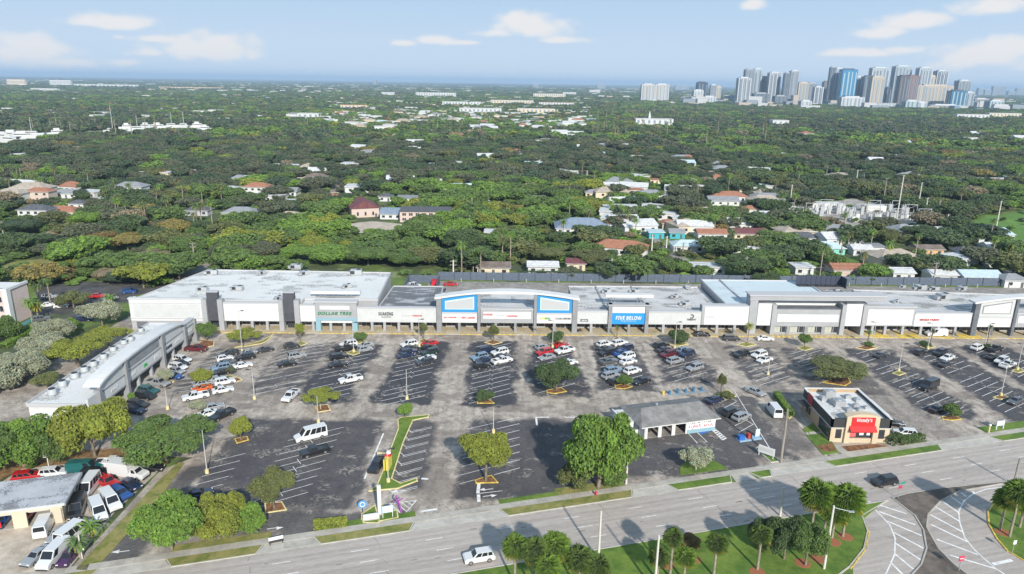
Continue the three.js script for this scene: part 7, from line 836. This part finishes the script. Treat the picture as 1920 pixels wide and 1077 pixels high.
// ---------- skyline ----------
{
  const glass = { blue: std([0.03, 0.17, 0.33], 0.25), navy: std([0.035, 0.06, 0.10], 0.25), grey: std([0.16, 0.19, 0.22], 0.35), pale: std([0.24, 0.30, 0.35], 0.4), brown: std([0.10, 0.065, 0.06], 0.4), rose: std([0.22, 0.14, 0.13], 0.5), beige: std([0.42, 0.36, 0.29], 0.6), white: std([0.48, 0.49, 0.50], 0.6), aqua: std([0.30, 0.42, 0.44], 0.4) }, slabM = { white: std([0.46, 0.48, 0.50], 0.7), grey: std([0.30, 0.32, 0.34], 0.7), beige: std([0.46, 0.40, 0.32], 0.7), dark: std([0.05, 0.06, 0.08], 0.6), brown: std([0.16, 0.10, 0.095], 0.7), blue: std([0.04, 0.26, 0.48], 0.5) };
  function tower(a, b, top, D, body, trim, style, label) {
    const [x0] = onPlane(a, top, -D), [x1] = onPlane(b, top, -D), h = onPlane((a + b) / 2, top, -D)[1], w = x1 - x0, d = Math.min(w, 42) * 0.8, t = thing('tower', label, 'tower', [(x0 + x1) / 2, 0, -D]);
    part(t, 'body', bx(-w / 2, w / 2, 0, h, -d / 2, d / 2), glass[body]);
    const fl = [], pr = [];
    if (style !== 'plain') { const fh = style === 'slabs' ? 4 : 8; for (let y = fh; y < h - 2; y += fh) fl.push(bx(-w / 2 - 0.5, w / 2 + 0.5, y, y + (style === 'slabs' ? 1.1 : 0.9), -d / 2 - 0.5, d / 2 + 0.5)); part(t, 'floor_bands', fl, slabM[trim]); }
    if (style === 'piers' || style === 'plain') { const n = Math.max(3, Math.round(w / 7)); for (let k = 0; k <= n; k++) { const u = -w / 2 + w * k / n; part(t, 'facade_pier', bx(u - (style === 'piers' ? 1.6 : 0.5), u + (style === 'piers' ? 1.6 : 0.5), 0, h + (k % 2 ? 0 : 1.5), d / 2, d / 2 + 1.1), slabM[trim]); } for (const v of [-d * 0.3, 0, d * 0.3]) pr.push(bx(-w / 2 - 0.8, -w / 2, 0, h, v - 1, v + 1)); part(t, 'side_piers', pr, slabM[trim]); }
    { const n = Math.max(2, Math.round(w / 13)), dk = body === 'navy' || body === 'brown' ? glass.grey : body === 'blue' ? glass.aqua : body === 'beige' || body === 'white' ? glass.pale : glass.grey, r = rng(Math.round(a * 3)); for (let k = 0; k < n; k++) { const u = -w / 2 + w * (k + 0.28 + 0.2 * r()) / n, q = w / n * (0.22 + 0.2 * r()); part(t, 'window_strip', bx(u, u + q, h * 0.06, h * (0.9 + 0.08 * r()), d / 2 + 0.6, d / 2 + 1.3), dk); } for (const v of [-d * 0.26, d * 0.12]) part(t, 'window_strip', bx(-w / 2 - 1.3, -w / 2 - 0.6, h * 0.06, h * 0.95, v, v + d * 0.2), dk); }
    part(t, 'roof_crown', [bx(-w * 0.32, w * 0.3, h, h + 5, -d * 0.3, d * 0.3), bx(-w / 2, w / 2, h, h + 1.5, -d / 2, d / 2)], slabM[trim === 'blue' ? 'dark' : trim]); return t;
  }
  [[1384, 1406, 147, 2600, 'grey', 'white', 'piers', 'white tower with dark stripes at the left end of the skyline'], [1397, 1414, 131, 2900, 'grey', 'grey', 'slabs', 'grey tower behind the striped left end tower'], [1413, 1428, 130, 2950, 'pale', 'white', 'slabs', 'pale tower with a dark cap second from the left'], [1427, 1441, 143, 2950, 'navy', 'grey', 'piers', 'dark blue tower in the left cluster'], [1412, 1440, 176, 2700, 'navy', 'grey', 'slabs', 'dark podium block of the left cluster'], [1442, 1462, 137, 2900, 'grey', 'white', 'piers', 'pale grey tower at the right of the left cluster'], [1451, 1474, 181, 2700, 'navy', 'grey', 'slabs', 'dark low podium between the left towers'], [1471, 1482, 138, 2850, 'navy', 'grey', 'slabs', 'dark half of the framed twin tower'], [1482, 1497, 134, 2850, 'grey', 'white', 'slabs', 'pale half of the framed twin tower'], [1496, 1515, 156, 2900, 'beige', 'beige', 'plain', 'cream block right of the twin tower'], [1514, 1531, 157, 2900, 'grey', 'grey', 'slabs', 'grey block beside the cream one'], [1527, 1542, 164, 2750, 'grey', 'white', 'piers', 'small white striped tower before the grey block'], [1544, 1556, 154, 3000, 'grey', 'brown', 'slabs', 'brownish slab left of the tall slim tower'], [1557, 1567, 127, 2900, 'navy', 'grey', 'slabs', 'tall slim dark tower beside the vivid blue one'], [1567, 1579, 129, 2900, 'pale', 'white', 'slabs', 'tall pale tower touching the vivid blue one'], [1578, 1606, 131, 2850, 'blue', 'blue', 'slabs', 'vivid blue glass tower'], [1601, 1620, 145, 2900, 'pale', 'white', 'piers', 'white ribbed tower right of the vivid blue one'], [1619, 1640, 144, 2850, 'grey', 'dark', 'slabs', 'grey banded tower with a dark cap'], [1634, 1665, 128, 3050, 'pale', 'white', 'piers', 'tall white tower behind the cream one'], [1633, 1656, 145, 2700, 'beige', 'beige', 'plain', 'cream tower in front of the tall white one'], [1661, 1671, 165, 2900, 'navy', 'dark', 'plain', 'small dark block right of the cream tower'], [1677, 1708, 125, 3050, 'pale', 'white', 'slabs', 'tallest white-topped tower behind the brown ones'], [1686, 1704, 143, 2750, 'brown', 'dark', 'slabs', 'dark brown tower beside the rose brown one'], [1700, 1721, 143, 2760, 'rose', 'brown', 'plain', 'rose brown tower joined to the dark one'], [1722, 1745, 128, 3000, 'pale', 'white', 'piers', 'blue-white tower behind the long cream slab'], [1743, 1758, 143, 3000, 'beige', 'beige', 'slabs', 'cream tower between two blue-white ones'], [1755, 1775, 134, 3000, 'navy', 'white', 'piers', 'dark blue striped tower above the long cream slab'], [1719, 1784, 161, 2800, 'beige', 'beige', 'piers', 'long cream slab block with ribbed front'], [1795, 1818, 152, 2950, 'grey', 'white', 'slabs', 'grey slab tower at the right end'], [1781, 1810, 171, 2700, 'blue', 'dark', 'slabs', 'low dark blue glass block at the right end'], [1810, 1825, 174, 2700, 'pale', 'white', 'slabs', 'low white block beside the dark blue glass one'], [1852, 1878, 190, 2500, 'aqua', 'white', 'slabs', 'low aqua block right of the skyline'], [1203, 1227, 159, 2900, 'beige', 'white', 'piers', 'white condominium tower, left of the pair'], [1229, 1253, 159, 2900, 'beige', 'white', 'piers', 'white condominium tower, right of the pair'], [1307, 1326, 155, 3300, 'navy', 'dark', 'slabs', 'dark square tower in the gap'], [1300, 1318, 170, 3000, 'white', 'white', 'slabs', 'white low block before the dark square tower'], [1332, 1343, 160, 3200, 'grey', 'white', 'slabs', 'grey small tower right of the dark square one'], [1343, 1352, 163, 3200, 'beige', 'beige', 'plain', 'cream small tower right of the dark square one'], [1318, 1341, 182, 2800, 'white', 'white', 'slabs', 'white low block at the foot of the dark square tower'], [1575, 1618, 183, 2500, 'white', 'white', 'slabs', 'white stepped block before the vivid blue tower'], [1695, 1720, 190, 2450, 'aqua', 'white', 'slabs', 'pale low block before the rose tower'], [1719, 1736, 193, 2450, 'white', 'white', 'slabs', 'white low block before the long cream slab'], [1500, 1520, 190, 2500, 'white', 'white', 'slabs', 'white low block before the cream block'], [1632, 1690, 196, 2500, 'white', 'grey', 'slabs', 'long white podium under the cream tower'], [1740, 1800, 198, 2500, 'rose', 'white', 'slabs', 'pinkish podium under the long cream slab'], [1825, 1852, 186, 3200, 'rose', 'white', 'slabs', 'pinkish low flats at the right end']].forEach((a) => tower(...a));
  [[1834, 1844, 166], [1846, 1858, 169], [1862, 1886, 162], [1890, 1904, 171], [1906, 1922, 166], [1266, 1280, 160], [1120, 1135, 158], [1280, 1292, 161], [1000, 1010, 157], [700, 706, 150]].forEach(([a, b, t], i) => tower(a, b, t, 7000 + i * 200, 'pale', 'grey', 'slabs', `hazy far block on the horizon, ${['right of the skyline', 'second right of the skyline', 'wide, far right', 'near the right frame edge', 'cut by the right frame edge', 'right of the white pair', 'left of the white pair', 'between the white pair and the dark tower', 'above the middle woods', 'over the left middle plain'][i]}`));
  { const r = rng(812), low = []; for (let i = 0; i < 90; i++) { const D = 2350 + r() * 900, a = 1290 + r() * 640, [x] = onPlane(a, 200, -D); low.push([x, -D, 18 + r() * 40, 9 + r() * r() * 34, 16 + r() * 14, r()]); } const im = new THREE.InstancedMesh(bx(-0.5, 0.5, 0, 1, -0.5, 0.5), std('#ffffff', 0.8), low.length), m4 = new THREE.Matrix4(), q = new THREE.Quaternion(), c = new THREE.Color(); low.forEach(([x, z, w, h, d, k], i) => { q.setFromAxisAngle(new THREE.Vector3(0, 1, 0), (k - 0.5) * 0.6); m4.compose(new THREE.Vector3(x, 0, z), q, new THREE.Vector3(w, h, d)); im.setMatrixAt(i, m4); im.setColorAt(i, k < 0.4 ? c.setRGB(0.46, 0.46, 0.46) : k < 0.65 ? c.setRGB(0.22, 0.25, 0.28) : k < 0.85 ? c.setRGB(0.40, 0.34, 0.29) : c.setRGB(0.16, 0.24, 0.30)); }); im.name = 'downtown_low_rise'; scene.add(im); info(im, 'jumble of low buildings around the feet of the towers', 'buildings', null, 'stuff'); }
  const [mx, mz] = G(772, 178); const m = thing('radio_mast', 'thin pale radio mast in the bright district', 'mast', [mx, 0, mz]); part(m, 'mast', cyl(0, 0, 62, 0, 0.8, 0.4, 6), galv); part(m, 'base', bx(-3, 3, 0, 4, -3, 3), WALL.white);
  const [sx, sz] = G(1217, 236); const s = thing('white_steeple', 'white pointed steeple in the east woods', 'steeple', [sx, 0, sz]); part(s, 'shaft', bx(-2, 2, 0, 16, -2, 2), WALL.white); part(s, 'spire', new THREE.ConeGeometry(2.4, 10, 4).rotateY(0.78).translate(0, 21, 0), WALL.white);
}
scene.traverse((o) => { if (o.isMesh) { o.castShadow = true; o.receiveShadow = true; } });
renderer.render(scene, camera);
